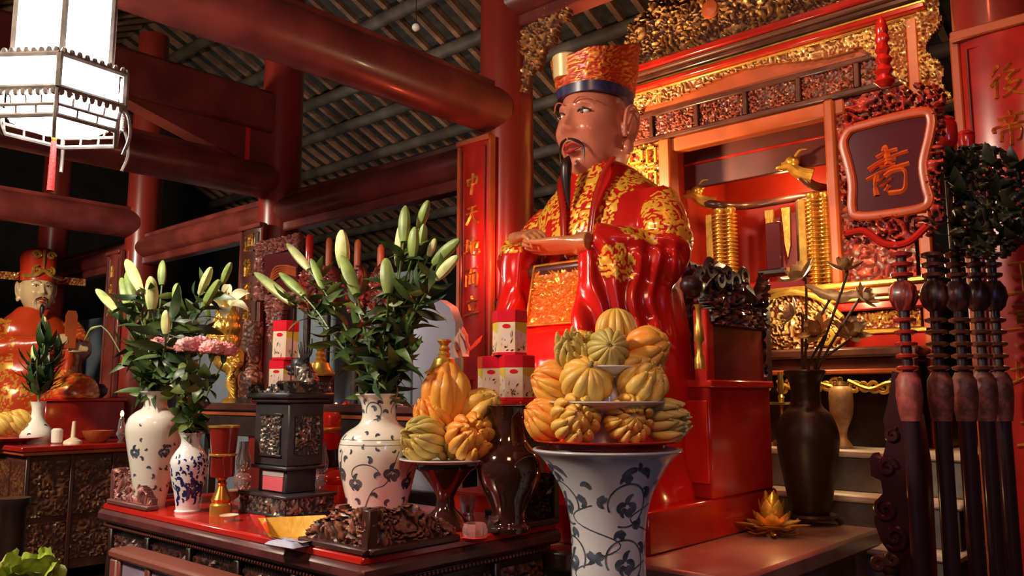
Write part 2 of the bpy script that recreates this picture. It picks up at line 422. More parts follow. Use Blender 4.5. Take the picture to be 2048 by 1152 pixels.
# roof: dark boards on rafters on purlins, falling towards the rear
ZR = lambda Y: 9.1 - .45 * Y if Y >= 5 else 6.85 - .45 * (5 - Y)
ceil = thing('ceiling', '', '', (-6, 5, 6.85), kind='structure')
bm = MB(); t = .06
bm.add([(-16, 5, 6.98), (3, 5, 6.98), (3, 12, 3.83), (-16, 12, 3.83), (-16, 5, 6.98 + t), (3, 5, 6.98 + t), (3, 12, 3.83 + t), (-16, 12, 3.83 + t)],
       [(0, 1, 2, 3), (7, 6, 5, 4), (0, 4, 5, 1), (1, 5, 6, 2), (2, 6, 7, 3), (3, 7, 4, 0)])
bm.add([(-16, 5, 6.98), (3, 5, 6.98), (3, -3, 3.38), (-16, -3, 3.38), (-16, 5, 6.98 + t), (3, 5, 6.98 + t), (3, -3, 3.38 + t), (-16, -3, 3.38 + t)],
       [(3, 2, 1, 0), (4, 5, 6, 7), (0, 1, 5, 4), (1, 2, 6, 5), (2, 3, 7, 6), (3, 0, 4, 7)])
obj('roof_board', bm, M_tile, ceil)
def slant(dy0, dy1):      # a rafter: slanting batten between Y dy0..dy1
    m = MB(); h = .07; wd = .036
    V = []
    for Y in (dy0, dy1):
        z = ZR(Y) + .06
        V += [(-wd, Y, z), (wd, Y, z), (wd, Y, z + h), (-wd, Y, z + h)]
    return m.add(V, [(0, 3, 2, 1), (4, 5, 6, 7), (0, 1, 5, 4), (1, 2, 6, 5), (2, 3, 7, 6), (3, 0, 4, 7)])
me_r = meshof('rafter', slant(5.0, 11.4), M_rafter); me_f = meshof('front_rafter', slant(-2.6, 5.0), M_rafter)
for k in range(58):
    x = -15.6 + .3 * k
    inst('rafter', me_r, ceil, Matrix.Translation((x + 6, -5, -6.85)))
for k in range(40):
    inst('front_rafter', me_f, ceil, Matrix.Translation((-15.2 + .36 * k + 6, -5, -6.85)))
def log(r): return MB().lathe([(r, 0), (r, 18.4)], n=14).xf(Matrix.Rotation(pi / 2, 4, 'Y'))
me_p = meshof('purlin', log(.085), M_purlin)
for Y in (5.5, 6.3, 7.0, 7.55, 8.2, 9.0, 9.75, 10.5):
    inst('purlin', me_p, ceil, Matrix.Translation((-15.7 + 6, Y - 5, ZR(Y) - .03 - 6.85)))
for Y in (3.6, 2.2, .8, -.6):
    inst('purlin', me_p, ceil, Matrix.Translation((-15.7 + 6, Y - 5, ZR(Y) - .04 - 6.85)))

# columns, 3.69 m in front of the camera's plane
CX = [-.66, -3.37, -5.92, -8.47, -11.0]; CY = 3.69
place = ['at the right edge behind the staffs', 'beside the large seated statue', 'second from the large statue', 'third from the large statue', 'behind the far left statue']
for x, pl in zip(CX, place):
    t = thing('column', 'round dark red lacquered wooden column ' + pl, 'column', (x, CY, 0), 'hall columns')
    obj('shaft', MB().lathe([(.165, .16), (.175, 1.5), (.165, 4.0), (.15, 5.3)], (x, CY, 0), 36), M_column, t)
    obj('stone_base', MB().lathe([(.24, 0), (.25, .05), (.25, .09), (.2, .16)], (x, CY, 0), 36), M_stone, t)
# cross beams running towards the viewer
for i, x in enumerate(CX[1:]):
    if i == 3: continue
    t = thing('cross_beam', 'thick round red cross beam running forward from the column ' + place[i + 1], 'beam', (x, 1.2, 3.08), 'cross beams')
    y0 = -1.6
    obj('log', MB().add(*_cylY(x, 3.24, .145, y0, CY - .1)), M_beam, t)
    obj('fillet', MB().box(x - .05, x + .05, y0, CY - .12, 3.36, 3.41), M_beam, t)
t = thing('upper_beam', 'deep squared red beam with a stepped end above the hanging lantern', 'beam', (-5.92, 2.4, 3.66))
obj('log', MB().box(-6.02, -5.82, .9, CY, 3.62, 3.98, .03), M_beam, t)
obj('cap_block', MB().box(-6.06, -5.78, 1.75, 2.15, 3.98, 4.08, .02).box(-6.02, -5.82, 1.85, 2.0, 4.08, 4.2, .03), M_orangew, t)  # orange colour on this block stands in for warm light falling on it
brk = MB(); brk.prism([(3.55, 3.62), (3.55, 3.3), (2.9, 3.45), (2.3, 3.62)], -6.0, -5.84, 'yz'); obj('bracket', brk, M_beam, t)
# beams along the row of columns
def xbeam(name, lab, x0, x1, z, r):
    t = thing(name, lab, 'beam', (x0, CY, z - r), 'long beams between the columns')
    obj('log', MB().add(*_cylX(CY - .02, z, r, x0, x1)), M_beam, t)
    obj('lower_rail', MB().box(x0, x1, CY - .06, CY + .06, z - r - .07, z - r + .01, .012), M_beam, t)
    obj('upper_rail', MB().box(x0, x1, CY - .05, CY + .05, z + r - .01, z + r + .045, .012), M_beam, t)
xbeam('long_beam', 'round red beam with rails from the large statue column to the second column', CX[2] + .1, CX[1] - .1, 2.99, .105)
xbeam('long_beam', 'round red beam with rails between the second and third columns', CX[3] + .1, CX[2] - .1, 2.99, .105)
xbeam('long_beam', 'round red beam with rails behind the far left statue', CX[4] + .1, CX[3] - .1, 2.99, .105)
xbeam('long_beam', 'high red beam over the large statue under the roof', CX[1] + .1, CX[0] - .1, 3.95, .12)
# carved bracket under the high beam
t = thing('carved_bracket', 'gilded openwork bracket on the column under the high beam', 'bracket', (-3.1, CY - .02, 3.3))
mk = lambda X, Z: (Z > 3.30 + np.abs(X + 3.22) * 1.15 + .03 * np.sin(X * 60)) & (X > -3.22) & (X < -2.75)
obj('openwork', MB().relief(-3.22, -2.7, 3.25, 3.83, CY - .02, .05, .011, 16, 3, mk), M_giltbrown, t)

# globe lamp under the roof, red tassel ribbons
p = aty(832, 55, 3.3)
t = thing('globe_lamp', 'small unlit white globe lamp hanging under the roof', 'lamp', p)
obj('globe', MB().ell(p, (.026, .026, .026), 16, 12), M_sphere, t)
obj('cord', MB().tube([p + [0, 0, .026], p + [0, 0, 1.0]], .003, 6), M_black, t)
p = atx(491, 326, -5.86); z_t = atx(491, 255, -5.86)[2]
one('hanging_ribbon', MB().box(p[0] - .022, p[0] + .022, p[1] - .022, p[1] + .022, p[2], z_t).tube([(p[0], p[1], z_t), (p[0], p[1], 3.64)], .004, 6), M_tassel, 'narrow bright red ribbon hanging beside the second column', 'ribbon', p)

# hanging palace lantern
LP = np.array([-2.97, .99, 2.515])
t = thing('palace_lantern', 'large lit hexagonal palace lantern with white panels and dark carved frame', 'lantern', LP)
A0 = radians(0)
def hexp(r, z, rot=A0): a = np.arange(6) * pi / 3 + rot + pi / 6 + radians(8); return np.c_[LP[0] + r * np.cos(a), LP[1] + r * np.sin(a), np.full(6, z)]
def lantern_tier(r, z0, z1, nm, inset=.012):
    a, b = hexp(r, z0), hexp(r, z1)
    fr = MB()
    for k in range(6):
        q = (k + 1) % 6
        fr.tube([a[k], a[q]], .010, 6).tube([b[k], b[q]], .010, 6).tube([a[k], b[k]], .011, 6)
        pa, pb = hexp(r - inset, z0 + .008), hexp(r - inset, z1 - .008)
        V = [pa[k] * .94 + pa[q] * .06, pa[q] * .94 + pa[k] * .06, pb[q] * .94 + pb[k] * .06, pb[k] * .94 + pb[q] * .06]
        n = np.cross(V[1] - V[0], V[3] - V[0]); n /= np.linalg.norm(n)
        W = [v - n * .006 for v in V]
        obj('panel', MB().add(V + W, [(0, 1, 2, 3), (7, 6, 5, 4), (0, 4, 5, 1), (1, 5, 6, 2), (2, 6, 7, 3), (3, 7, 4, 0)]), M_lampglass, t)
        fl = MB()                                   # carved fringe under and over each tier
    obj('frame', fr, M_lampframe, t)
    fl = MB(); rng = random.Random(int(z0 * 100))
    for zz, sg in ((z0 - .014, -1), (z1 + .012, 1)):
        c = hexp(r, zz)
        for k in range(6):
            for j in range(9):
                pnt = c[k] + (c[(k + 1) % 6] - c[k]) * (j + .5) / 9
                fl.ell(pnt, (.010, .010, .012 + .004 * rng.random()), 6, 5)
    obj('carved_fringe', fl, M_lampframe, t, kind='stuff')
lantern_tier(.165, LP[2] + .095, LP[2] + .36, 'upper')
lantern_tier(.225, LP[2] - .04, LP[2] + .07, 'lower')
core = MB().lathe([(.12, LP[2] - .095), (.15, LP[2] - .105), (.17, LP[2] - .05), (.16, LP[2] - .04)], (LP[0], LP[1], 0), 6)
obj('glowing_core', core, M_lampglass, t)
lat = MB(); a, b, m_ = hexp(.21, LP[2] - .06), hexp(.20, LP[2] - .125), hexp(.205, LP[2] - .09)
for k in range(6):
    q = (k + 1) % 6
    lat.tube([m_[k], m_[q]], .006, 6).tube([b[k], b[q]], .008, 6).tube([a[k], b[k]], .007, 6)
    for f in (.25, .5, .75): lat.tube([a[k] * (1 - f) + a[q] * f, m_[k] * (1 - f) + m_[q] * f], .004, 5)
    for f in (.33, .66): lat.tube([b[k] * (1 - f) + b[q] * f, m_[k] * (1 - f) + m_[q] * f], .004, 5)
obj('lattice_apron', lat, M_lampframe, t)
c6 = hexp(.225, LP[2] - .045); e6 = hexp(.23, LP[2] - .21)
for k in range(6): obj('corner_hook', MB().tube(smooth([c6[k], hexp(.245, LP[2] - .09)[k], hexp(.25, LP[2] - .15)[k], e6[k]], 4), .006, 6), M_lampframe, t)
obj('hanging_rod', MB().tube([LP + [0, 0, .36], LP + [0, 0, 1.9]], .008, 6).lathe([(.15, LP[2] + .37), (.10, LP[2] + .44), (.03, LP[2] + .48)], (LP[0], LP[1], 0), 6), M_lampframe, t)
p = aty(108, 283, 1.0)
t = thing('tassel', 'long red silk tassel hanging from a corner of the lit lantern', 'tassel', p - [0, 0, .18])
obj('skirt', MB().lathe([(.012, -.175), (.011, -.1), (.009, 0)], p, 12), M_tassel, t)
obj('bead', MB().lathe([(.004, 0), (.009, .006), (.009, .02), (.004, .028)], p, 12), M_gold, t)
obj('cord', MB().tube([p + [0, 0, .028], p + [0, 0, .1]], .0025, 6), M_lampframe, t)

# couplet boards hung on the columns: framed planks with raised brush characters
def strokes(mb, lst, cx, cz, size, y, th=.006, axis='y'):
    """brush strokes [(pts 0..1, width)] as raised ribbons facing -Y"""
    for pts, wd in lst:
        P = smooth(np.array(pts, float), 5) if len(pts) > 2 else np.array([np.array(pts[0]) * (1 - f) + np.array(pts[1]) * f for f in np.linspace(0, 1, 5)])
        P = (P - .5) * size; n = len(P)
        T = np.gradient(P, axis=0); T /= np.linalg.norm(T, axis=1)[:, None] + 1e-9; Nn = np.c_[-T[:, 1], T[:, 0]]
        ww = wd * size * (.55 + .45 * np.abs(np.cos(np.linspace(0, pi, n))) ** .7)
        A = P + Nn * ww[:, None] / 2; B = P - Nn * ww[:, None] / 2
        secs = [np.array([(cx + A[i, 0], y, cz + A[i, 1]), (cx + P[i, 0], y - th, cz + P[i, 1]), (cx + B[i, 0], y, cz + B[i, 1])]) for i in range(n)]
        mb.loft(secs)
    return mb
CH = {
 'zhong': [([(.2, .72), (.25, .42)], .11), ([(.2, .72), (.55, .76), (.82, .80), (.74, .48)], .11), ([(.26, .46), (.72, .5)], .09), ([(.55, .98), (.5, .5), (.42, .02)], .12)],
 'tian': [([(.25, .80), (.75, .88)], .1), ([(.15, .55), (.85, .64)], .1), ([(.52, .86), (.45, .5), (.15, .08)], .11), ([(.48, .52), (.65, .25), (.92, .1)], .13)],
 'di': [([(.05, .62), (.36, .68)], .09), ([(.22, .85), (.2, .3)], .1), ([(.02, .25), (.4, .42)], .1), ([(.4, .58), (.88, .7), (.8, .42)], .1), ([(.62, .95), (.6, .3)], .09), ([(.48, .75), (.48, .25), (.65, .12), (.95, .2), (.93, .35)], .11)],
 'er': [([(.12, .85), (.88, .93)], .1), ([(.5, .9), (.42, .68)], .09), ([(.18, .62), (.15, .1)], .11), ([(.18, .62), (.5, .68), (.85, .68), (.84, .2), (.72, .08)], .11), ([(.4, .62), (.39, .2)], .09), ([(.61, .62), (.61, .22)], .09)],
 'li': [([(.5, .98), (.55, .84)], .12), ([(.2, .72), (.85, .80)], .1), ([(.35, .62), (.42, .35)], .1), ([(.72, .66), (.6, .35)], .1), ([(.08, .12), (.95, .25)], .12)],
 'hou': [([(.32, .95), (.1, .68)], .1), ([(.34, .68), (.08, .38)], .1), ([(.24, .5), (.22, .02)], .12), ([(.62, .95), (.45, .75), (.72, .72), (.48, .5)], .1), ([(.55, .62), (.82, .72)], .08), ([(.62, .45), (.42, .25)], .09), ([(.55, .38), (.82, .42), (.6, .15), (.38, .02)], .09), ([(.5, .28), (.7, .1), (.98, .05)], .12)],
 'di2': [([(.5, .98), (.54, .85)], .11), ([(.2, .78), (.82, .86)], .1), ([(.38, .74), (.44, .6)], .09), ([(.66, .78), (.56, .6)], .09), ([(.1, .42), (.14, .56), (.9, .6), (.84, .46)], .1), ([(.28, .42), (.26, .14)], .1), ([(.28, .42), (.74, .46), (.72, .16), (.62, .14)], .1), ([(.5, .6), (.5, .0)], .11)],
 'wang': [([(.18, .88), (.82, .92)], .11), ([(.25, .52), (.78, .56)], .1), ([(.05, .08), (.95, .12)], .13), ([(.5, .9), (.52, .1)], .11)],
 'zhang': [([(.5, 1.0), (.52, .9)], .1), ([(.2, .84), (.84, .9)], .09), ([(.1, .68), (.92, .74)], .09), ([(.3, .6), (.3, .34)], .09), ([(.3, .6), (.72, .62), (.7, .36)], .09), ([(.32, .48), (.68, .49)], .07), ([(.3, .35), (.7, .36)], .08), ([(.05, .2), (.95, .26)], .1), ([(.5, .36), (.5, .0)], .11)],
 'zhi': [([(.15, .9), (.85, .94)], .09), ([(.5, .9), (.25, .66), (.7, .7)], .09), ([(.65, .8), (.78, .64)], .09), ([(.22, .45), (.8, .5)], .09), ([(.5, .62), (.5, .1)], .1), ([(.05, .06), (.95, .1)], .11)],
 'dao': [([(.1, .85), (.2, .75)], .1), ([(.15, .6), (.2, .3), (.05, .1)], .09), ([(.05, .12), (.4, .06), (.98, .04)], .1), ([(.4, .92), (.9, .94)], .08), ([(.5, .82), (.48, .3)], .09), ([(.5, .8), (.85, .82), (.83, .3)], .09), ([(.5, .62), (.82, .63)], .07), ([(.5, .46), (.82, .47)], .07), ([(.5, .3), (.83, .31)], .08)],
 'su': [([(.44, .99), (.5, .92), (.52, .62)], .15), ([(.30, .80), (.50, .88), (.72, .90)], .09), ([(.12, .58), (.40, .72), (.62, .77), (.92, .82)], .085), ([(.16, .52), (.40, .66)], .06), ([(.34, .66), (.68, .70)], .07),
        ([(.36, .58), (.66, .60)], .07), ([(.08, .36), (.45, .50), (.93, .56)], .095), ([(.28, .44), (.24, .2), (.26, .0)], .12), ([(.44, .38), (.60, .46), (.82, .44), (.84, .2), (.78, .02), (.50, .01)], .11), ([(.50, .42), (.30, .28)], .07), ([(.58, .30), (.34, .16)], .07), ([(.52, .18), (.44, .06)], .11)],
}
def couplet(x0, x1, y, z0, z1, chars, cz, size, label, m=M_red, cm=M_gold):
    t = thing('couplet_board', label, 'sign board', ((x0 + x1) / 2, y, z0), 'couplet boards on the columns')
    w_ = x1 - x0; b = w_ * .13; n = 14
    def arc(xa, xb, ya, yb):          # board bent round the column, bulging to -Y
        xs = np.linspace(xa, xb, n); c = (x0 + x1) / 2; yy = -(1 - ((xs - c) / (w_ / 2)) ** 2) * w_ * .10
        return np.r_[np.c_[xs, yy + ya], np.c_[xs[::-1], yy[::-1] + yb]]
    obj('board', MB().prism(arc(x0, x1, y, y + .025) * 1.0, z0, z1, 'xy'), m, t)
    obj('frame', MB().box(x0 - .008, x0 + b * .55, y - .02, y + .02, z0, z1, .006).box(x1 - b * .55, x1 + .008, y - .02, y + .02, z0, z1, .006)
        .box(x0, x1, y - w_ * .1 - .012, y + .02, z1 - b * .8, z1 + .005, .006), M_orangew if m is M_red else M_beam, t)
    obj('inner_line', MB().tube([(x0 + b * 1.1, y - w_ * .06 - .004, z0), (x0 + b * 1.1, y - w_ * .06 - .004, z1 - b * 1.6), (x1 - b * 1.1, y - w_ * .06 - .004, z1 - b * 1.6), (x1 - b * 1.1, y - w_ * .06 - .004, z0)], .004, 6), M_brown, t)
    for ch, z in zip(chars, cz):
        obj('character', strokes(MB(), CH[ch], (x0 + x1) / 2, z, size, y - w_ * .10 - .0005, .012), cm, t)
    return t
yb = CY - .2
P0, P1 = aty(919, 400, yb), aty(985, 400, yb)
zs = [aty(952, yy, yb)[2] for yy in (370, 431, 495, 556, 615)]
couplet(P0[0], P1[0], yb, 1.2, aty(950, 280, yb)[2], ['zhong', 'tian', 'di', 'er', 'li'], zs, .135, 'red couplet board with five gold characters left of the large statue')
P0, P1 = aty(484, 500, yb), aty(527, 500, yb)
zs = [aty(505, yy, yb)[2] for yy in (487, 535, 584, 632)]
couplet(P0[0], P1[0], yb, 1.2, aty(505, 452, yb)[2], ['dao', 'hou', 'zhi', 'zhang'], zs, .15, 'dark brown couplet board with gold characters behind the lilies', M_brown)
P0, P1 = aty(216, 560, yb), aty(243, 560, yb)
zs = [aty(228, yy, yb)[2] for yy in (545, 583, 620)]
couplet(P0[0], P1[0], yb, 1.2, aty(228, 505, yb)[2], ['wang', 'li', 'tian'], zs, .14, 'narrow shiny couplet board left of the left lilies', M_beam)
yb = CY - .22
P0 = aty(1928, 400, yb); zs = [aty(2012, yy, yb)[2] for yy in (166, 262, 560, 640, 750, 862)]
couplet(P0[0], P0[0] + .36, yb, .05, aty(1990, 52, yb)[2], ['hou', 'di2', 'wang', 'zhang', 'di', 'li'], zs, .135, 'wide red couplet board with gold characters at the right edge', M_red)
#PART3
# ================================================================== stone platform and shrine steps
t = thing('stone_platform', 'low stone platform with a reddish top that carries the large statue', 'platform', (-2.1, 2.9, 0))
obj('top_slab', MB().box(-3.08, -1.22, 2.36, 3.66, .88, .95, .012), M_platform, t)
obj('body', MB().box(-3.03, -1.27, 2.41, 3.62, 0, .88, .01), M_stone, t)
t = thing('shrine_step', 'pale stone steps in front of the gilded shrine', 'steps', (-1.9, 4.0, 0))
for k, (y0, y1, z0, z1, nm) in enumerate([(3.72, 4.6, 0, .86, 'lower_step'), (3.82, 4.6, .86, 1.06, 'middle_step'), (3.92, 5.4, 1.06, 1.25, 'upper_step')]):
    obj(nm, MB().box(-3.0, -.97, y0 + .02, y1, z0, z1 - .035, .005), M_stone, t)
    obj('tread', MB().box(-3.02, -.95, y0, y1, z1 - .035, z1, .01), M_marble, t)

# ================================================================== gilded shrine at the rear (face at Y = 4.3)
SY = 4.3
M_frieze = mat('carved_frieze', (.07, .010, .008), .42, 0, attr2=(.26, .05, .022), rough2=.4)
M_nicheshade = mat('niche_shade_red', (.10, .010, .008), .45, var=.3)  # dark tone standing in for shade in the upper niche
sh = thing('shrine', 'tall red and gilded carved shrine with open niche behind the large statue', 'shrine', (-2.05, 4.6, 1.25))
XL, XR = -3.0, -1.12
def crest_mask(X, Z):
    u = np.abs(X + 2.05); top = 3.56 + .62 * np.clip(1 - (u / 1.0) ** 1.6, 0, 1) + .025 * np.sin(X * 38) + .05 * np.sin(X * 11)
    return (Z < top) & (u < 1.0)
obj('crest_panel', MB().relief(-3.05, -1.05, 3.53, 4.2, SY - .06, .06, .0105, 11, 1, crest_mask, back=.03), M_giltbrown, sh)
obj('sun_disc', MB().lathe([(.058, 0), (.05, .02), (.0, .028)], (0, 0, 0), 28).xf(Matrix.Translation((-2.21, SY - .10, 3.75)) @ Matrix.Rotation(pi / 2, 4, 'X')), M_orangew, sh)
for z0, z1, dy, m in [(3.495, 3.535, .14, M_red), (3.47, 3.495, .12, M_giltbrown), (3.44, 3.47, .10, M_brown), (3.415, 3.44, .08, M_gold), (3.385, 3.415, .11, M_red), (3.37, 3.385, .07, M_gold)]:
    obj('cornice_moulding', MB().box(-3.06, -1.06, SY - dy, SY + .05, z0, z1, .006), m, sh)
def apron_mask(X, Z):
    u = np.abs(X + 2.05) / .95; low = 3.35 - .085 * np.clip(np.abs(np.sin(u * pi * 1.15)) ** .7, 0, 1) * np.clip(u * 1.6, .25, 1)
    return Z > low
obj('carved_apron', MB().relief(-3.0, -1.1, 3.25, 3.372, SY - .045, .035, .008, 17, 2, apron_mask, back=.01), M_giltpale, sh)
obj('lintel_board', MB().box(-3.0, -1.12, SY - .02, SY + .02, 3.2, 3.38), M_orangew, sh)
obj('frieze_rail', MB().box(-3.0, -1.1, SY - .05, SY + .03, 3.215, 3.245, .006).box(-3.0, -1.1, SY - .05, SY + .03, 3.055, 3.085, .006), M_brown, sh)
for k in range(6):
    x0 = -2.98 + k * .312
    obj('frieze_panel', MB().relief(x0 + .02, x0 + .29, 3.085, 3.215, SY - .025, .022, .0075, 20, 4 + k, back=.02), M_frieze, sh)
    obj('frieze_post', MB().box(x0 - .012, x0 + .014, SY - .055, SY + .02, 3.085, 3.215, .004), M_brown, sh)
obj('lintel', MB().box(-2.62, -1.5, SY - .03, SY + .05, 2.97, 3.055, .008), M_orangew, sh)
# jambs
for x0, x1, nm in ((-2.62, -2.535, 'jamb'), (-1.60, -1.545, 'jamb')):
    obj(nm, MB().box(x0, x1, SY - .06, SY + .05, 2.05, 3.055, .012), M_orangew, sh)
# side panels: carved frets left, open to the post on the right
obj('side_panel', MB().relief(-3.0, -2.62, 2.05, 3.05, SY - .02, .03, .011, 12, 9, back=.02), M_giltred, sh)
fr = MB()
for (x0, x1, z0, z1) in [(-2.70, -2.625, 2.90, 3.02), (-2.83, -2.72, 2.93, 3.02), (-2.70, -2.625, 2.75, 2.87)]:
    for a in ((x0, x1, z0, z0 + .016), (x0, x1, z1 - .016, z1), (x0, x0 + .016, z0, z1), (x1 - .016, x1, z0, z1)):
        fr.box(a[0], a[1], SY - .07, SY - .05, a[2], a[3], .003)
obj('fret', fr, M_gold, sh)
obj('side_panel', MB().relief(-1.545, -1.2, 2.05, 3.05, SY - .0, .03, .011, 12, 19, back=.02), M_carved, sh)
# gilded wings and outer posts
for sgn, xc in ((1, -1.14), (-1, -2.96)):
    obj('outer_post', MB().box(xc - .03, xc + .03, SY - .06, SY + .02, 1.25, 3.4, .01), M_orangew, sh)
    wm = lambda X, Z, xc=xc, sgn=sgn: ((X - xc) * sgn < .125 + .035 * np.sin(Z * 13 + 1.0) + .02 * np.sin(Z * 31)) & ((X - xc) * sgn > .03)
    a, b = sorted((xc + sgn * .03, xc + sgn * .20))
    obj('gilded_wing', MB().relief(a, b, 2.9, 3.62, SY - .05, .05, .0085, 16, 6, wm, bands=4, back=.02), M_giltpale, sh)
    wm2 = lambda X, Z, xc=xc, sgn=sgn: ((xc - X) * sgn < .03 + (Z - 3.0) * .75) & ((xc - X) * sgn > .03)
    a, b = sorted((xc - sgn * .03, xc - sgn * .29))
    obj('gilded_bracket', MB().relief(a, b, 3.0, 3.36, SY - .045, .04, .0085, 16, 7, wm2, bands=4, back=.02), M_giltpale, sh)
# red niche
obj('niche_back', MB().box(-2.62, -1.5, 5.06, 5.1, 1.9, 3.1), M_shine, sh)
obj('niche_side', MB().box(-2.64, -2.6, SY, 5.08, 1.9, 3.1), M_shine, sh)
obj('niche_side', MB().box(-1.54, -1.5, SY, 5.08, 1.9, 3.1), M_shine, sh)
obj('niche_top', MB().box(-2.62, -1.5, SY, 5.08, 3.06, 3.1), M_shine, sh)
obj('niche_floor', MB().box(-2.62, -1.5, SY - .02, 5.08, 2.0, 2.05), M_red, sh)
obj('niche_shade_board', MB().box(-2.6, -1.52, SY + .22, SY + .26, 2.79, 3.06, .004), M_nicheshade, sh); obj('shade_board_line', MB().box(-2.6, -1.52, SY + .205, SY + .225, 2.935, 2.95, .003), M_red, sh)  # dark board added to shade the upper part of the niche
# sill mouldings and the base under the niche
for z0, z1, dy, m in [(2.03, 2.06, .16, M_gold), (1.985, 2.03, .13, M_orangew), (1.965, 1.985, .10, M_gold), (1.92, 1.965, .08, M_red)]:
    obj('sill_moulding', MB().box(-3.0, -1.12, SY - dy, SY + .02, z0, z1, .008), m, sh)
for k in range(5):
    x0 = -2.95 + k * .365
    obj('base_panel', MB().relief(x0, x0 + .3, 1.83, 1.915, SY - .02, .02, .0075, 22, 30 + k, back=.02), M_giltred, sh)
obj('base_rail', MB().box(-3.0, -1.12, SY - .06, SY + .02, 1.80, 1.825, .006), M_gold, sh)
obj('base_rail', MB().box(-3.0, -1.12, SY - .05, SY + .02, 1.66, 1.80, .006), M_red, sh)
obj('base_core', MB().box(-3.0, -1.12, SY + .0, 5.1, 1.25, 2.0), M_brown, sh)
# low altar table in front of the base, gilt scroll feet
t = thing('shrine_altar', 'dark low altar table with gilded scroll brackets before the shrine', 'table', (-2.0, 4.19, 1.25))
obj('top', MB().box(-2.95, -1.15, 4.05, 4.27, 1.68, 1.73, .012), M_brown, t)
obj('gold_moulding', MB().box(-2.93, -1.17, 4.06, 4.10, 1.60, 1.625, .006), M_orangew, t)
obj('apron', MB().box(-2.93, -1.17, 4.075, 4.12, 1.62, 1.68, .004), M_brown, t)
for k in range(5):
    x0 = -2.92 + k * .36; sc = MB(); rr = random.Random(k)
    for j in range(7):
        sc.curl((x0 + .03 + j * .045, 4.075, 1.545 + .015 * rr.uniform(-1, 1)), .03, rr.uniform(0, 6), 1.3, .009, rr.choice((-1, 1)))
    sc.tube(smooth([(x0, 4.075, 1.57), (x0 + .1, 4.075, 1.53), (x0 + .2, 4.075, 1.56), (x0 + .32, 4.075, 1.53)], 5), .01, 6)
    obj('gilded_scroll', sc, M_gold, t)
for x in (-2.9, -2.35, -1.75, -1.2):
    obj('leg', MB().box(x - .03, x + .03, 4.09, 4.15, 1.25, 1.62, .008), M_dark, t)
obj('back_board', MB().box(-2.9, -1.2, 4.2, 4.24, 1.25, 1.65), M_dark, t)
# bright gilded dragon panel leaning below the niche, behind the dried lotus
fan = lambda X, Z: ((X + 1.76) / .27) ** 2 + ((Z - 1.80) / .24) ** 2 < 1
t = thing('gilded_carving', 'brightly lit pale gilded cloud carving behind the dried lotus flowers', 'carving', (-1.76, 4.12, 1.73))
obj('carved_cloud', MB().relief(-2.05, -1.47, 1.735, 2.02, 4.12, .05, .0085, 14, 44, fan, bands=3.5, back=.02), M_giltpale, t)
obj('scroll_border', MB().curl((-1.95, 4.08, 1.78), .05, 0, 1.5, .012).curl((-1.58, 4.08, 1.78), .05, pi, 1.5, .012, -1).tube(smooth([(-2.02, 4.09, 1.86), (-1.9, 4.07, 1.98), (-1.75, 4.06, 2.02), (-1.6, 4.07, 1.98), (-1.5, 4.09, 1.88)], 6), .014, 8), M_gold, t)

# dragon throne in the niche
ch = thing('dragon_throne', 'empty gilded throne with ringed posts and dragon heads inside the shrine niche', 'chair', (-2.08, 4.66, 2.05))
obj('seat', MB().box(-2.42, -1.74, 4.6, 4.9, 2.1, 2.17, .012), M_red, ch)
for x, y in ((-2.40, 4.58), (-2.335, 4.60), (-1.81, 4.58), (-1.745, 4.60)):
    pr = [(.02, 0)]
    ht = .6 if y < 4.7 else .62
    z = 0
    while z < ht - .04: pr += [(.026, z), (.042, z + .007), (.042, z + .013), (.026, z + .02)]; z += .0235
    pr += [(.03, ht - .03), (.036, ht - .02), (.036, ht - .01), (.02, ht)]
    obj('ringed_post', MB().lathe(pr, (x, y, 2.05), 16), M_gold, ch)
    if x in (-2.40, -1.81): obj('post_panel', MB().box(x - .09, x - .04, y - .012, y + .012, 2.2, 2.62, .006), M_gold, ch)
rail = smooth([(-2.5, 4.56, 2.70), (-2.38, 4.58, 2.665), (-2.30, 4.80, 2.69), (-2.0, 4.92, 2.72), (-1.77, 4.86, 2.70), (-1.80, 4.58, 2.69), (-1.84, 4.5, 2.74)], 6)
obj('arm_rail', MB().tube(rail, .026, 10), M_brown, ch)
for c, s in (((-2.5, 4.56, 2.71), -1), ((-1.85, 4.5, 2.76), 1)):
    d = MB(); c0 = np.array(c); c = np.zeros(3)
    d.tube(smooth([c + [.05, .02, -.02], c, c + [-.03, -.02, .03], c + [-.06, -.03, .03]], 4), [.03] * 13 if False else np.linspace(.032, .018, 13), 8)
    d.ell(c + [-.02, -.015, .045], (.032, .026, .028), 10, 8).ell(c + [-.065, -.03, .025], (.024, .018, .012), 8, 6)
    for a in (-1, 1): d.tube(smooth([c + [-.01, a * .018, .06], c + [.02, a * .03, .085], c + [.05, a * .03, .085]], 3), np.linspace(.008, .003, 7), 6)
    d.xf(Matrix.Translation(Vector(c0)) @ Matrix.Scale(1.35, 4)); obj('dragon_head', d, M_gold, ch)
bs = MB().box(-2.05, -1.86, 4.9, 4.93, 2.2, 2.72, .006)
obj('back_splat', bs, M_brown, ch)
for z0, z1, se in ((2.54, 2.66, 51), (2.42, 2.50, 52), (2.26, 2.40, 53)):
    obj('gilt_panel', MB().relief(-2.03, -1.88, z0, z1, 4.895, .015, .007, 24, se, back=.005), M_giltpale, ch)
for x in (-2.13, -2.24): obj('slat', MB().prism([(x, 2.66), (x + .055, 2.66), (x + .05, 2.42), (x + .03, 2.34), (x + .015, 2.42)], 4.88, 4.9), M_gold, ch)
t = thing('spirit_tablet', 'dark red upright tablet on a stepped base inside the dragon throne', 'tablet', (-2.07, 4.62, 2.2))
obj('slab', MB().box(-2.12, -2.02, 4.61, 4.64, 2.22, 2.52, .01), M_plum if False else M_purple, t)
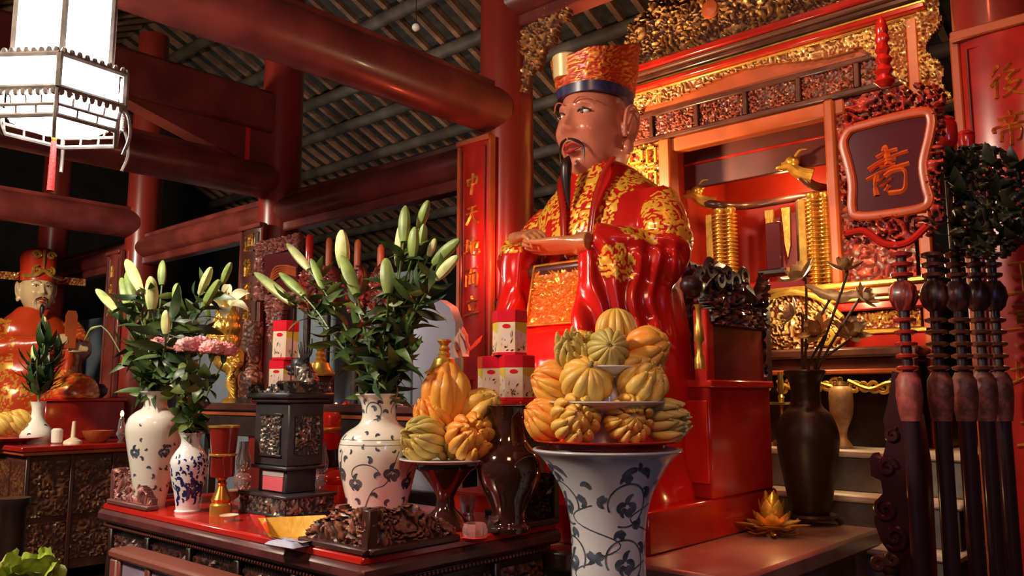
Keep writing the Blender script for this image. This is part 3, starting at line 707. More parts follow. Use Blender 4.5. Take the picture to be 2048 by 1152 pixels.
obj('foot', MB().box(-2.16, -1.98, 4.57, 4.68, 2.2, 2.235, .008), M_dark, t)

# ================================================================== throne of the large statue
BX, BZ = -2.12, .95
th = thing('statue_throne', 'dark red lacquered box throne with carved arms under the large statue', 'throne', (BX, 3.0, BZ))
obj('plinth', MB().box(-2.62, -1.60, 2.48, 3.50, .95, 1.10, .008), M_red, th)
obj('seat_box', MB().box(-2.60, -1.60, 2.93, 3.47, 1.10, 1.545, .008), M_red, th)
obj('seat_rim', MB().box(-2.62, -1.585, 2.92, 3.48, 1.53, 1.56, .006), M_redb, th)
for x0, x1 in ((-2.62, -2.56), (-1.66, -1.60)):
    obj('arm_post', MB().box(x0, x1, 2.92, 2.98, 1.55, 1.84, .006), M_redb, th)
    obj('arm_panel', MB().box(x0 + .015, x1 - .01, 2.98, 3.44, 1.55, 1.80, .005), M_carveddk if False else M_column, th)
    cm = lambda Yy, Z: (Z < 2.0 + .05 * np.sin(Yy * 22) + .05 * np.sin(Yy * 9 + 1)) & (Yy > 2.90 + .6 * np.abs(Z - 1.88) + .01 * np.sin(Z * 90))
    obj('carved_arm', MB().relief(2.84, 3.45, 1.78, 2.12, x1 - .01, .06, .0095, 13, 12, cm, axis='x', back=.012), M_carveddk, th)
for s_, x in ((1, -1.62), (-1, -2.60)):
    dr = MB()
    dr.tube(smooth([(x, 3.30, 1.92), (x, 3.06, 2.0), (x + .02, 2.92, 1.97), (x + .02, 2.82, 1.90)], 5), np.linspace(.05, .035, 16), 8)
    dr.ell((x + .02, 2.82, 1.92), (.045, .06, .04), 12, 8)
    for k in range(6): dr.curl((x + .05, 2.84 + .07 * k, 1.96 + .03 * (k % 2)), .045, k, 1.2, .014, 1 if k % 2 else -1, 'yz')
    obj('dragon_arm_end', dr, M_carveddk, th)
obj('gold_baluster', MB().lathe([(.02, 1.60), (.02, 1.64), (.012, 1.66), (.012, 1.70), (.02, 1.71), (.018, 1.76), (.012, 1.78), (.012, 1.84), (.02, 1.85)], (-1.60, 2.86, 0), 12), M_gold, th)
bk = lambda X, Z: Z < 2.05 + .12 * np.cos((X - BX) * 5)
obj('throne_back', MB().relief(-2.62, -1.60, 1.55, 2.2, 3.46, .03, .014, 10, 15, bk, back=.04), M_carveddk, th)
for x in np.linspace(-2.5, -1.7, 4):
    obj('seat_panel', MB().box(x - .09, x + .09, 2.922, 2.932, 1.16, 1.48, .004), M_redb, th)

# ================================================================== seated statues
def head(mb, c, s, fat=1.0):
    """one continuous head facing -Y; c = centre, s = scale (1 = 48 cm tall)"""
    nl, na = 130, 180
    thv = np.linspace(-pi / 2, pi / 2, nl); a = np.arange(na) * 2 * pi / na
    D = np.stack([np.outer(np.cos(thv), np.cos(a)), np.outer(np.cos(thv), np.sin(a)), np.repeat(np.sin(thv)[:, None], na, 1)], -1).reshape(-1, 3)
    x, y, z = D[:, 0] * .150 * fat, D[:, 1] * .19, D[:, 2] * .245
    low = sstep(-.02, -.24, z)                      # jaw narrows, cheeks stay full
    x = x * (1 - .20 * low); y = y * (1 - .06 * low)
    fr = sstep(.15, .75, -D[:, 1])                  # frontness
    y = np.where(y < 0, y * (1 - .05 * np.exp(-(x / .09) ** 2)), y)
    def bump(x0, z0, sx, sz, amp, sym=True):
        b = np.exp(-((x - x0) / sx) ** 2 - ((z - z0) / sz) ** 2)
        if sym and x0: b = b + np.exp(-((x + x0) / sx) ** 2 - ((z - z0) / sz) ** 2)
        return b * amp
    p = bump(0, -.012, .021, .026, .034) + bump(0, .03, .014, .05, .020) + bump(.024, -.022, .015, .014, .017)
    p += bump(.06, .092, .040, .013, .013) + bump(.058, .055, .036, .018, -.017) + bump(.058, .050, .026, .011, .012)
    p += bump(.085, -.02, .040, .036, .015) + bump(.055, -.075, .02, .05, -.006)
    p += bump(0, -.082, .042, .008, .015) + bump(0, -.112, .036, .011, .016) + bump(0, -.097, .036, .005, -.018)
    p += bump(0, -.062, .010, .012, -.006) + bump(0, -.135, .03, .01, -.008) + bump(0, -.175, .045, .030, .020) + bump(0, .14, .09, .05, .008)
    y = y - p * fr
    V = np.c_[x, y, z] * s + np.array(c)
    F = [(i * na + j, i * na + (j + 1) % na, (i + 1) * na + (j + 1) % na, (i + 1) * na + j) for i in range(nl - 1) for j in range(na)]
    mb.add(V, F)
    c = np.array(c)
    for sx in (-1, 1):                              # long ears: shell, rim, lobe
        e = c + s * np.array([sx * .148 * fat, .025, .0])
        R = np.array(Matrix.Rotation(radians(-24) * sx, 3, 'Z'))
        mb.ell(e + s * np.array([sx * .006, .01, .02]), s * np.array([.014, .042, .075]), 16, 12, rot=R)
        rim = [(.012, -.025, -.04), (.02, -.034, .02), (.024, -.02, .075), (.026, .02, .098), (.026, .052, .07), (.024, .055, .02), (.02, .035, -.03), (.016, .015, -.065)]
        mb.tube(smooth([e + s * np.array([sx * q[0], q[1], q[2]]) for q in rim], 5), s * .0095, 8)
        mb.tube(smooth([e + s * np.array([sx * q[0], q[1], q[2]]) for q in [(.016, -.012, -.02), (.02, .005, .03), (.022, .022, .06), (.02, .035, .03)]], 4), s * .007, 6)
        mb.ell(e + s * np.array([sx * .012, .0, -.078]), s * np.array([.015, .026, .034]), 14, 10, rot=R)
    return mb
def lathe_neck(mb, c, s): return mb.lathe([(.12 * s, -.36 * s), (.098 * s, -.29 * s), (.09 * s, -.22 * s), (.095 * s, -.12 * s)], (c[0], c[1] + .03 * s, c[2]), 32)
def hand(mb, wrist, d, up, L, curl=.3, side=1, spread=.08):
    """palm and five fingers; d = direction of the fingers, up = back of the hand, side = thumb side (+1: along cross(d,up))"""
    d = np.array(d, float); d /= np.linalg.norm(d); up = np.array(up, float); up -= d * (up @ d); up /= np.linalg.norm(up); sd = np.cross(d, up) * side
    w0 = np.array(wrist, float); W = L * .22
    def ring(t, hw, ht, bend=0): 
        a = np.arange(16) * 2 * pi / 16
        return w0 + d * t * L + up * bend * L + np.outer(np.sign(np.cos(a)) * np.abs(np.cos(a)) ** .8 * hw, sd) + np.outer(np.sin(a) * ht, up)
    mb.loft([ring(-.25, W * .72, W * .62), ring(-.08, W * .72, W * .55), ring(.05, W * .8, W * .46), ring(.2, W * .98, W * .42), ring(.38, W * 1.04, W * .38), ring(.48, W * 1.0, W * .34), ring(.54, W * .9, W * .2)])
    lens = [.46, .52, .49, .38]
    for k in range(4):
        off = (1.5 - k) / 1.5 * .76 * W
        b = w0 + d * L * .44 + sd * off; ln = lens[k] * L; ang = 0; P = [b - d * .08 * L, b]; q = b
        dirv = d + sd * (1.5 - k) * spread
        for j, f in enumerate((.45, .32, .23)):
            ang += curl * (1.0 if j else .8)
            v = dirv * cos(ang) - up * sin(ang); v /= np.linalg.norm(v); q = q + v * ln * f; P.append(q)
        mb.tube(smooth(P, 4), np.r_[np.full(4, W * .25), np.linspace(W * .255, W * .17, 13)], 10)
        mb.ell(P[-1], np.full(3, W * .175), 10, 8)
    b = w0 + d * L * .1 + sd * W * .7
    P = smooth([w0 + d * L * .02 + sd * W * .3, b, b + (d * .16 + sd * .10 - up * .03) * L, b + (d * .33 + sd * .10 - up * .06) * L, b + (d * .42 + sd * .06 - up * .09) * L], 4)
    mb.tube(P, np.linspace(W * .38, W * .2, len(P)), 10); mb.ell(P[-1], np.full(3, W * .21), 10, 8)
    return mb
def remesh(mb, vox, smooth_it=6):
    me = mb.mesh('tmp', sharp=180); o = bpy.data.objects.new('tmp', me); COL.objects.link(o)
    r = o.modifiers.new('r', 'REMESH'); r.mode = 'VOXEL'; r.voxel_size = vox
    s = o.modifiers.new('s', 'SMOOTH'); s.iterations = smooth_it; s.factor = .5
    dg = bpy.context.evaluated_depsgraph_get(); ev = o.evaluated_get(dg); m2 = ev.to_mesh()
    n = len(m2.vertices); V = np.empty(n * 3, np.float32); m2.vertices.foreach_get('co', V)
    Nn = np.empty(n * 3, np.float32); m2.vertices.foreach_get('normal', Nn)
    F = [tuple(p.vertices) for p in m2.polygons]; ev.to_mesh_clear()
    bpy.data.objects.remove(o); bpy.data.meshes.remove(me)
    return V.reshape(-1, 3).astype(float), Nn.reshape(-1, 3).astype(float), F
def body_loft(mb, cx, cy, z0, s, prof):
    mb.loft([sell(cx, cy + (yf + yb) / 2 * s, z0 + z * s, hx * s, (yb - yf) / 2 * s, 64, e) for z, hx, yf, yb, e in prof]); return mb

st = thing('seated_statue', 'large seated statue in a red robe with gold embroidery, long ears and tall orange hat', 'statue', (BX, 2.95, 1.1))
# robe: torso, lap, skirt, arms and hanging sleeves grown into one surface (local: x from BX, y world, z world)
rb = MB()
prof = [(1.0, .45, 2.50, 3.2, 2.6), (1.25, .43, 2.49, 3.2, 2.6), (1.5, .42, 2.48, 3.2, 2.7), (1.64, .415, 2.49, 3.2, 2.8), (1.74, .41, 2.54, 3.2, 2.6), (1.82, .39, 2.63, 3.2, 2.4),
        (1.92, .37, 2.70, 3.2, 2.2), (2.05, .35, 2.73, 3.2, 2.2), (2.2, .345, 2.74, 3.18, 2.2), (2.30, .325, 2.76, 3.17, 2.2), (2.38, .28, 2.79, 3.15, 2.1), (2.44, .21, 2.81, 3.13, 2), (2.485, .17, 2.82, 3.10, 2), (2.51, .135, 2.84, 3.06, 2)]
body_loft(rb, BX, 0, 0, 1, prof)
for sx in (-1, 1):
    sh_ = np.array([BX + sx * .265, 2.97, 2.31]); el = np.array([BX + sx * .345, 2.86, 2.03]); wr = np.array([BX + (.175 if sx > 0 else -.20), 2.63, 2.115])
    rb.tube(smooth([sh_, (sh_ + el) / 2 + [sx * .03, 0, .02], el, (el + wr) / 2 + [0, -.03, .01], wr], 5), np.r_[np.linspace(.105, .112, 8), np.linspace(.112, .08, 13)], 20)
    # hanging sleeve: from wrist/elbow down over the knee
    n = 9; secs = []
    for k in range(n):
        f = k / (n - 1); z = 2.13 - .42 * f
        if sx > 0: a = np.array([wr[0] - .005 + .03 * f, 2.62 - .10 * f]); b = np.array([el[0] + .0 + .02 * f, 2.86 + .02 * f])
        else: a = np.array([wr[0] + .00 - .0 * f, 2.60 - .03 * f]); b = np.array([el[0] + .06 - .10 * f, 2.78 - .06 * f])
        c_ = (a + b) / 2; L = np.linalg.norm(b - a) / 2 + .035; ang = math.atan2(b[1] - a[1], b[0] - a[0])
        secs.append(sell(c_[0], c_[1], z, L, .075 - .02 * f, 40, 2.3, ang))
    rb.loft(secs)
V, Nn, F = remesh(rb, .0105, 8)
x = V[:, 0] - BX; y = V[:, 1]; z = V[:, 2]
# folds: drapery pleats hanging in the sleeves, skirt and arms
slv = sstep(2.14, 2.04, z) * sstep(1.62, 1.75, z) * sstep(.10, .18, np.abs(x)) * sstep(2.95, 2.8, y)
fold = np.sin(70 * (np.abs(x) * .9 + (y - 2.6) * .6) + 8 * pn(V * 4, 8)) * .010 * slv
skirt = sstep(1.72, 1.5, z); fold += np.sin(38 * x + 4 * pn(V * 3, 9)) * .012 * skirt
arm = sstep(.27, .36, np.abs(x)) * sstep(2.0, 2.1, z) * sstep(2.4, 2.3, z)
fold += .012 * np.sin(60 * (z + .6 * y) + 5 * pn(V * 5, 7)) * arm * sstep(2.24, 2.1, z)
fold += .006 * pn(V * 9, 10)
# gold embroidery mask
front = sstep(2.92, 2.80, y); ax = np.abs(x)
chest = front * sstep(1.98, 2.04, z)
u = x - .04; au = np.abs(u)
m_ = chest * (au < .058 + .04 * (z - 2.2))                                    # centre front
lapc = .118 + .20 * (z - 2.26)
m_ = np.maximum(m_, chest * (u > 0) * (np.abs(u - lapc) < .036) * (z > 2.08))  # lapel on the left breast
left = chest * (u < -.085 - .12 * (z - 2.26)) * (z > 2.10)
left = left * (1 - (np.abs(u + .185 + .1 * (z - 2.2)) < .022) * (z < 2.27))    # red dart
m_ = np.maximum(m_, left)
dragon = (x > .10) & (y > 2.66) & (y < 3.12) & (((x > .292 - .9 * np.maximum(z - 2.31, 0)) & (z > 2.10) & (z < 2.36)) | ((z >= 2.345) & (x > .175)))
m_ = np.maximum(m_, dragon * (pn(V * 7, 12) > -.32) * 1.0)
med = (x > .15) & (y < 2.98) & ((x - .295) ** 2 / .0026 + (z - 2.02) ** 2 / .0058 < 1 + .5 * pn(V * 22, 19))
m_ = np.maximum(m_, med * 1.0)
knee = (z > 1.35) & (z < 1.74) & (y < 2.62) & (ax > .15) & (ax < .46) & (pn(V * 7, 13) > -.12)
m_ = np.maximum(m_, knee * 1.0)
h = carve(V, 15, 3, 3.0)
gold = m_ * sstep(.16, .42, h)
V = V + Nn * (fold + .007 * gold * h)[:, None]
obj('robe', MB().add(V, F, gold), M_robe, st, sharp=180)
# red lapel edges crossing on the chest
lap = MB()
for sx in (-1, 1):
    lap.tube(smooth([(BX + sx * .13, 2.86, 2.515), (BX + .02 + sx * .115, 2.775, 2.42), (BX + .035 + sx * .085, 2.735, 2.30), (BX + .04 + sx * .07, 2.715, 2.16), (BX + .04 + sx * .065, 2.70, 2.03)], 5), .017, 8, None, .5, True, (0, 1, 0))
obj('lapel', lap, M_red, st, 'plain red lapel band')
# gilded badge panel hanging over the lap
pf = MB().relief(BX - .115, BX + .145, 1.79, 2.04, 2.585, .018, .005, 15, 21, back=.02)
def lean(mb):
    for v in mb.v: v[:, 1] += (v[:, 2] - 1.79) * .22
    return mb
obj('badge_panel', lean(pf), M_panel, st, 'square gilded badge panel with relief')
bd = MB()
for a in ((-.122, -.112, 1.785, 2.045), (.142, .152, 1.785, 2.045), (-.122, .152, 1.78, 1.79), (-.122, .152, 2.035, 2.045)):
    bd.box(BX + a[0], BX + a[1], 2.565, 2.60, a[2], a[3], .004)
obj('panel_border', lean(bd), M_gold, st)
obj('sash', MB().tube(smooth([(BX - .3, 2.72, 2.03), (BX - .15, 2.66, 2.02), (BX + .15, 2.66, 2.02), (BX + .3, 2.72, 2.03)], 5), .032, 10), M_brown, st)
HC = np.array([BX - .012, 2.93, 2.665])
HS = 1.055; hm = head(MB(), HC, HS, .94); lathe_neck(hm, HC, HS)
Vh, Nh, Fh = remesh(hm, .0052, 2)
obj('head', MB().add(Vh, Fh), M_skin, st, sharp=180)
def face_bits(root, c, s, skinlid=True, beard=1.0, fat=1.0):
    c = np.array(c)
    q = lambda *p: c + s * np.array(p)
    for sx in (-1, 1):
        obj('eye', MB().ell(q(sx * .058, -.151, .050), s * np.array([.024, .016, .0095]), 16, 10), M_white, root)
        obj('iris', MB().ell(q(sx * .058 - .004, -.1645, .049), s * np.array([.0085, .004, .0085]), 12, 8), M_black, root)
        obj('eyelid', MB().tube(smooth([q(sx * .030, -.163, .048), q(sx * .045, -.170, .061), q(sx * .065, -.166, .062), q(sx * .086, -.146, .050)], 4), s * .0042, 6), M_black, root)
        obj('eyebrow', MB().tube(smooth([q(sx * .024, -.184, .088), q(sx * .05, -.184, .104), q(sx * .08, -.168, .104), q(sx * .108, -.142, .088)], 4), s * np.linspace(.0055, .0025, 13), 6, None, .5), M_skin if skinlid else M_black, root)
    lips = MB()
    lips.tube(smooth([q(-.044, -.164, -.096), q(-.02, -.184, -.084), q(0, -.187, -.088), q(.02, -.184, -.084), q(.044, -.164, -.096)], 4), s * .8 * np.r_[np.linspace(.003, .0085, 8), np.linspace(.0085, .003, 9)], 8)
    lips.tube(smooth([q(-.040, -.163, -.100), q(-.02, -.181, -.112), q(0, -.185, -.115), q(.02, -.181, -.112), q(.040, -.163, -.100)], 4), s * .8 * np.r_[np.linspace(.003, .0095, 8), np.linspace(.0095, .003, 9)], 8)
    obj('lips', lips, M_lip, root)
    ms = MB()
    for sx in (-1, 1):
        ms.tube(smooth([q(sx * .006, -.196, -.064), q(sx * .03, -.190, -.072), q(sx * .055, -.170, -.09), q(sx * .062, -.163, -.125), q(sx * .058, -.162, -.155)], 4), s * np.r_[np.linspace(.005, .0065, 6), np.linspace(.0065, .0015, 11)], 7)
    obj('moustache', ms, M_black, root)
    bd_ = MB()
    bd_.tube(smooth([q(0, -.185, -.135), q(0, -.200, -.165), q(-.0, -.205, -.20), q(-.002, -.20, -.26), q(.0, -.185, -.26 - .09 * beard)], 4), s * .72 * np.array([.006, .014, .02, .026, .03, .032, .033, .033, .032, .031, .03, .027, .024, .02, .015, .01, .004]), 10)
    obj('beard', bd_, M_black, root)
face_bits(st, HC, HS, fat=.94)
# tall hat: dark blue band, gilded lower crown, raised back board, scrolled top
def rrect(cx, cy, z, hx, hy, e=3.2, n=72): return sell(cx, cy, z, hx, hy, n, e)
bandm = MB(); bandm.loft([rrect(HC[0], HC[1] + .005, 2.812, .152, .184, 2.3), rrect(HC[0], HC[1] + .005, 2.855, .156, .187, 2.4)]); obj('hat_band', bandm, M_blueband, st)
nz, n = 40, 120; secs = []
for k in range(nz):
    f = k / (nz - 1)
    P = rrect(HC[0], HC[1] + .012, 0, .150 + .014 * f, .180 + .012 * f, 2.4 + 1.0 * f, n)
    back = sstep(-.14, .16, P[:, 1] - HC[1])
    P[:, 2] = 2.85 + f * (.135 + .09 * back + .02 * np.abs(P[:, 0] - HC[0]) / .17)
    secs.append(P)
hv = np.concatenate(secs); hg = carve(hv, 24, 8, 2.6)
hfade = np.clip(1.15 - (hv[:, 2] - 2.86) * 1.2 - sstep(2.93, 3.1, hv[:, 1]) * .5, .25, 1)
hd = hv - np.array([HC[0], HC[1], 0]); hd[:, 2] = 0; hd /= np.linalg.norm(hd, axis=1)[:, None]
hm = MB(); hm.loft([(hv + hd * (.010 * hg)[:, None])[i * n:(i + 1) * n] for i in range(nz)] + [secs[-1] * [1, 1, 1] * 1.0], True)
hm.g[0][:nz * n] = hg * hfade; hm.g[0][nz * n:] = 0
obj('hat_crown', hm, M_hat, st, sharp=180)
ro = MB(); ro.lathe([(.058, 2.90), (.062, 2.97), (.064, 3.0), (.056, 3.008), (.0, 3.01)], (HC[0] - .055, HC[1] - .135, 0), 32); obj('hat_scroll', ro, mat('hat_front', (.85, .62, .30), .3, .3), st, 'pale rounded scroll at the front of the hat')
# hands: left palm up with stretched fingers, right hand closed on top
hd1 = hand(MB(), (BX + .145, 2.572, 2.098), (-1, -.06, .02), (0, -.35, -1), .275, .07, -1, .015)
hd2 = hand(MB(), (BX - .155, 2.575, 2.165), (1, -.36, -.02), (-.05, -.45, 1), .20, .62, -1, .03)
fa = MB(); fa.tube([(BX + .26, 2.74, 2.095), (BX + .20, 2.64, 2.10), (BX + .14, 2.575, 2.10)], [.05, .05, .046], 14)
hd1.add(fa.v[0], fa.f)
V1, N1, F1 = remesh(hd1, .0045, 2); V2, N2, F2 = remesh(hd2, .0045, 2)
obj('hand', MB().add(V1, F1), M_hand, st, 'upturned open hand', sharp=180); obj('hand', MB().add(V2, F2), M_hand, st, 'hand with curled fingers resting on the other', sharp=180)
#PART4
# ================================================================== front altar table (top at 1.10 m)
TZ = 1.10
tb = thing('altar_table', 'long red topped altar table with dark carved apron in the foreground', 'table', (-2.45, 1.7, 0))
obj('table_top', MB().box(-3.26, -1.70, 1.33, 2.10, 1.075, TZ, .006), M_redb, tb)
obj('edge_moulding', MB().box(-3.275, -1.685, 1.315, 2.115, 1.035, 1.078, .012), mat('table_edge', (.13, .03, .028), .35, var=.4), tb)
obj('edge_moulding', MB().box(-3.25, -1.71, 1.34, 2.09, 1.01, 1.037, .008), M_brown, tb)
bead = MB()
for k in range(100): bead.ell((-3.24 + k * .0153, 1.337, 1.022), (.0055, .0055, .0055), 6, 5)
for k in range(46): bead.ell((-1.707, 1.36 + k * .0155, 1.022), (.0055, .0055, .0055), 6, 5)
obj('bead_row', bead, M_bench, tb, kind='stuff')
obj('frame', MB().box(-3.23, -1.73, 1.36, 2.07, .80, 1.012, .004), M_dark, tb)
for k in range(5):
    x0 = -3.21 + k * .298
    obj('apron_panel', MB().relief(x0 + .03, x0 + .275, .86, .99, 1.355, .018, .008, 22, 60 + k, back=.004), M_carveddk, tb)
    obj('apron_post', MB().box(x0 - .012, x0 + .016, 1.338, 1.37, .84, 1.012, .004), M_dark, tb)
for k in range(3):
    y0 = 1.38 + k * .23
    obj('apron_panel', MB().relief(y0 + .02, y0 + .21, .86, .99, -1.727, .018, .008, 22, 66 + k, axis='x', back=.004), M_carveddk, tb)
    obj('apron_post', MB().box(-1.735, -1.71, y0 - .012, y0 + .012, .84, 1.012, .004), M_dark, tb)
for x in (-3.2, -1.78):
    for y in (1.4, 2.02): obj('leg', MB().box(x - .035, x + .035, y - .035, y + .035, 0, 1.012, .008), M_dark, tb)
# kneeling bench under the front edge
t = thing('low_bench', 'worn reddish wooden bench with painted apron below the altar table', 'bench', (-2.3, 1.0, 0))
bc = aty(228, 1094, 1.16); bz = bc[2]; bx0 = bc[0]
obj('seat', MB().box(bx0, -1.5, 1.14, 1.22, bz - .03, bz, .01), M_bench, t)
obj('rail', MB().box(bx0 + .02, -1.5, 1.15, 1.18, bz - .16, bz - .14, .004), M_bench, t)
obj('apron', MB().box(bx0 + .03, -1.5, 1.16, 1.175, bz - .14, bz - .03, .004), M_benchp, t)
for k in range(7): obj('slat', MB().box(bx0 + .04 + k * .2, bx0 + .07 + k * .2, 1.15, 1.17, bz - .14, bz - .03, .004), M_bench, t)
for x in (bx0 + .03, -1.55):
    for y in (1.165, 1.20): obj('leg', MB().box(x - .025, x + .025, y - .02, y + .02, 0, bz - .03, .006), M_bench, t)

# carved corner guards standing on the table corners
def corner_guard(x, y, dx, dy, L1, L2, h, label, m):
    t = thing('corner_guard', label, 'carving', (x, y, TZ), 'carved corner guards on the altar table')
    def prof(u, L): return h * (1.0 - .62 * sstep(.35, 1, u / L) ** 1.3 + .06 * np.sin(u / L * 17))
    a, b = sorted((x, x + dx * L1))
    obj('front_wing', MB().relief(a, b, TZ, TZ + h * 1.1, y - .0, .018, .0042, 19, 71, lambda X, Z: Z - TZ < prof(np.abs(X - x), L1), back=.018), m, t)
    a, b = sorted((y, y + dy * L2))
    obj('side_wing', MB().relief(a, b, TZ, TZ + h * 1.1, x, .018, .0042, 19, 72, lambda Y, Z: Z - TZ < prof(np.abs(Y - y), L2), axis='x', back=.018), m, t)
    obj('foot_rail', MB().box(min(x, x + dx * L1) - .01, max(x, x + dx * L1) + .012, y - .026, y + .02, TZ, TZ + .018, .004)
        .box(x - .02, x + .026, min(y, y + dy * L2) - .01, max(y, y + dy * L2), TZ, TZ + .018, .004), m, t)
    obj('corner_post', MB().box(x - .02, x + .012, y - .012, y + .02, TZ, TZ + h, .004), m, t)
    return t
corner_guard(-1.705, 1.355, -1, 1, .27, .30, .112, 'brown carved corner guard at the near corner of the altar table', M_carvedbr)
corner_guard(-3.22, 1.355, 1, 1, .31, .30, .125, 'dusty reddish carved corner guard at the left end of the altar table', mat('carved_pink_wood', (.14, .04, .035), .45, 0, attr2=(.42, .16, .13), rough2=.4))
corner_guard(-1.705, 2.09, -1, -1, .27, .28, .15, 'dark carved corner guard at the rear right corner of the altar table', M_carveddk)

# ------------------------------------------------------------------ painted porcelain vases
def on_lathe(prof, c, th, z):
    r = np.interp(z, prof[:, 1], prof[:, 0]); dr = (np.interp(z + .002, prof[:, 1], prof[:, 0]) - np.interp(z - .002, prof[:, 1], prof[:, 0])) / .004
    n = np.stack([np.cos(th), np.sin(th), -dr], -1); n /= np.linalg.norm(n, axis=1)[:, None]
    return np.c_[c[0] + r * np.cos(th), c[1] + r * np.sin(th), c[2] + z], n
def ribbon(mb, prof, c, th0, z0, P, wd):
    """flat painted stroke: P in metres on the unrolled surface"""
    P = np.array(P, float); n = len(P); wd = np.broadcast_to(wd, (n,))
    T = np.gradient(P, axis=0); T /= np.linalg.norm(T, axis=1)[:, None] + 1e-9; Nn = np.c_[-T[:, 1], T[:, 0]]
    rows = []
    for sg in (-1, 0, 1):
        Q = P + sg * Nn * wd[:, None] / 2; z = z0 + Q[:, 1]; r = np.maximum(np.interp(z, prof[:, 1], prof[:, 0]), .02)
        pt, nn = on_lathe(prof, c, th0 + Q[:, 0] / r, z); rows.append(pt + nn * .0009)
    V = np.concatenate(rows); F = []
    for k in range(2):
        for i in range(n - 1): F.append((k * n + i, k * n + i + 1, (k + 1) * n + i + 1, (k + 1) * n + i))
    mb.add(V, F)
def comma(mb, prof, c, th0, z0, x, y, ang, s, curlr=1):
    t = np.linspace(0, 1, 9); a = ang + curlr * 2.4 * t; d = np.c_[np.cumsum(np.cos(a)), np.cumsum(np.sin(a))] / 9 * s
    ribbon(mb, prof, c, th0, z0, d + [x, y], s * .36 * (.25 + .9 * np.sin(pi * np.clip(t * .85 + .12, 0, 1)) ** 1.2) * (1 - .2 * t))
def trefoil(mb, prof, c, th0, z0, x, y, s):
    for sg in (-1, 1):
        comma(mb, prof, c, th0, z0, x, y, pi / 2 - sg * .9, s, -sg * 1.2); comma(mb, prof, c, th0, z0, x, y - s * .15, pi / 2 - sg * 1.7, s * .8, -sg * 1.0)
    comma(mb, prof, c, th0, z0, x, y, pi / 2 + .3, s * .9, -.6); comma(mb, prof, c, th0, z0, x, y - s * .1, -pi / 2 - .3, s * .75, .7)
def scroll_unit(mb, prof, c, th0, z0, R, flip=1, wd=.0035):
    a = np.linspace(-.6 * pi, 1.15 * pi, 34); rr = R * np.linspace(1.05, .82, 34)
    ribbon(mb, prof, c, th0, z0, np.c_[flip * rr * np.cos(a), rr * np.sin(a)], wd)
    trefoil(mb, prof, c, th0, z0, flip * R * .05, -R * .1, R * .72)
    for b in (.15, .75, 1.3, 1.85):
        bb = -.5 * pi + b * pi * .75; x, y = flip * R * cos(bb), R * sin(bb)
        comma(mb, prof, c, th0, z0, x, y, (bb if flip > 0 else pi - bb) + .5 * flip, R * .78, 1.1 * flip)
        comma(mb, prof, c, th0, z0, x, y, (bb if flip > 0 else pi - bb) + 1.9 * flip, R * .6, -1.1 * flip)
def vase(name, label, base, prof, m, cat='vase', neck=None, group=None, n=72):
    t = thing(name, label, cat, base, group); pf = smooth(np.array(prof, float), 6)
    outer = pf; top = pf[-1]; inner = np.array([[top[0] - .008, top[1] + .001], [top[0] - .014, top[1] - .012]] + [[max(.004, np.interp(zz, pf[:, 1], pf[:, 0]) - .012), zz] for zz in np.linspace(top[1] - .03, top[1] * .55, 6)])
    obj('body', MB().lathe(np.r_[outer, inner], base, n), m, t)
    return t, pf
def facing(base): return math.atan2(-base[1], -base[0])      # azimuth towards the hall's front
# trumpet vase on a tall square stand
TV = np.array([-1.375, 1.925, .72])
t = thing('vase_stand', 'dark square wooden stand under the trumpet vase', 'stand', (TV[0], TV[1], 0))
obj('top', MB().box(TV[0] - .17, TV[0] + .17, TV[1] - .17, TV[1] + .17, .68, .72, .008), M_dark, t)
for a in (-1, 1):
    for b in (-1, 1): obj('leg', MB().box(TV[0] + a * .14 - .02, TV[0] + a * .14 + .02, TV[1] + b * .14 - .02, TV[1] + b * .14 + .02, 0, .68, .005), M_dark, t)
tv, pf = vase('trumpet_vase', 'tall white trumpet vase with blue scrollwork holding a tiered citron stack', TV, [(.115, 0), (.125, .02), (.120, .1), (.112, .18), (.104, .26), (.101, .34), (.104, .42), (.118, .49), (.145, .55), (.178, .60), (.206, .625), (.208, .632)], M_porcg)
mb = MB(); f0 = facing(TV)
for k in range(4):
    th0 = f0 + .42 + k * pi / 2; fl = 1 if k % 2 == 0 else -1
    for zr in (.495, .345, .195, .06): scroll_unit(mb, pf, TV, th0, zr, .060, fl, .0048)
    tt = np.linspace(0, 1, 20)
    for zr in (.42, .27, .12): ribbon(mb, pf, TV, th0 + pi / 4, zr, np.c_[.07 * np.sin(tt * 2 * pi), .14 * (tt - .5)], .0036)
    comma(mb, pf, TV, th0 + .1, .575, 0, .01, 2.9, .05, .5); comma(mb, pf, TV, th0 + .1, .575, 0, .01, .2, .05, -.6); comma(mb, pf, TV, th0 + .1, .58, 0, .0, 1.3, .03, .5); comma(mb, pf, TV, th0 + .8, .53, 0, 0, 1.5, .04, 1)
obj('painted_scrollwork', mb, M_ink, tv, kind='stuff')
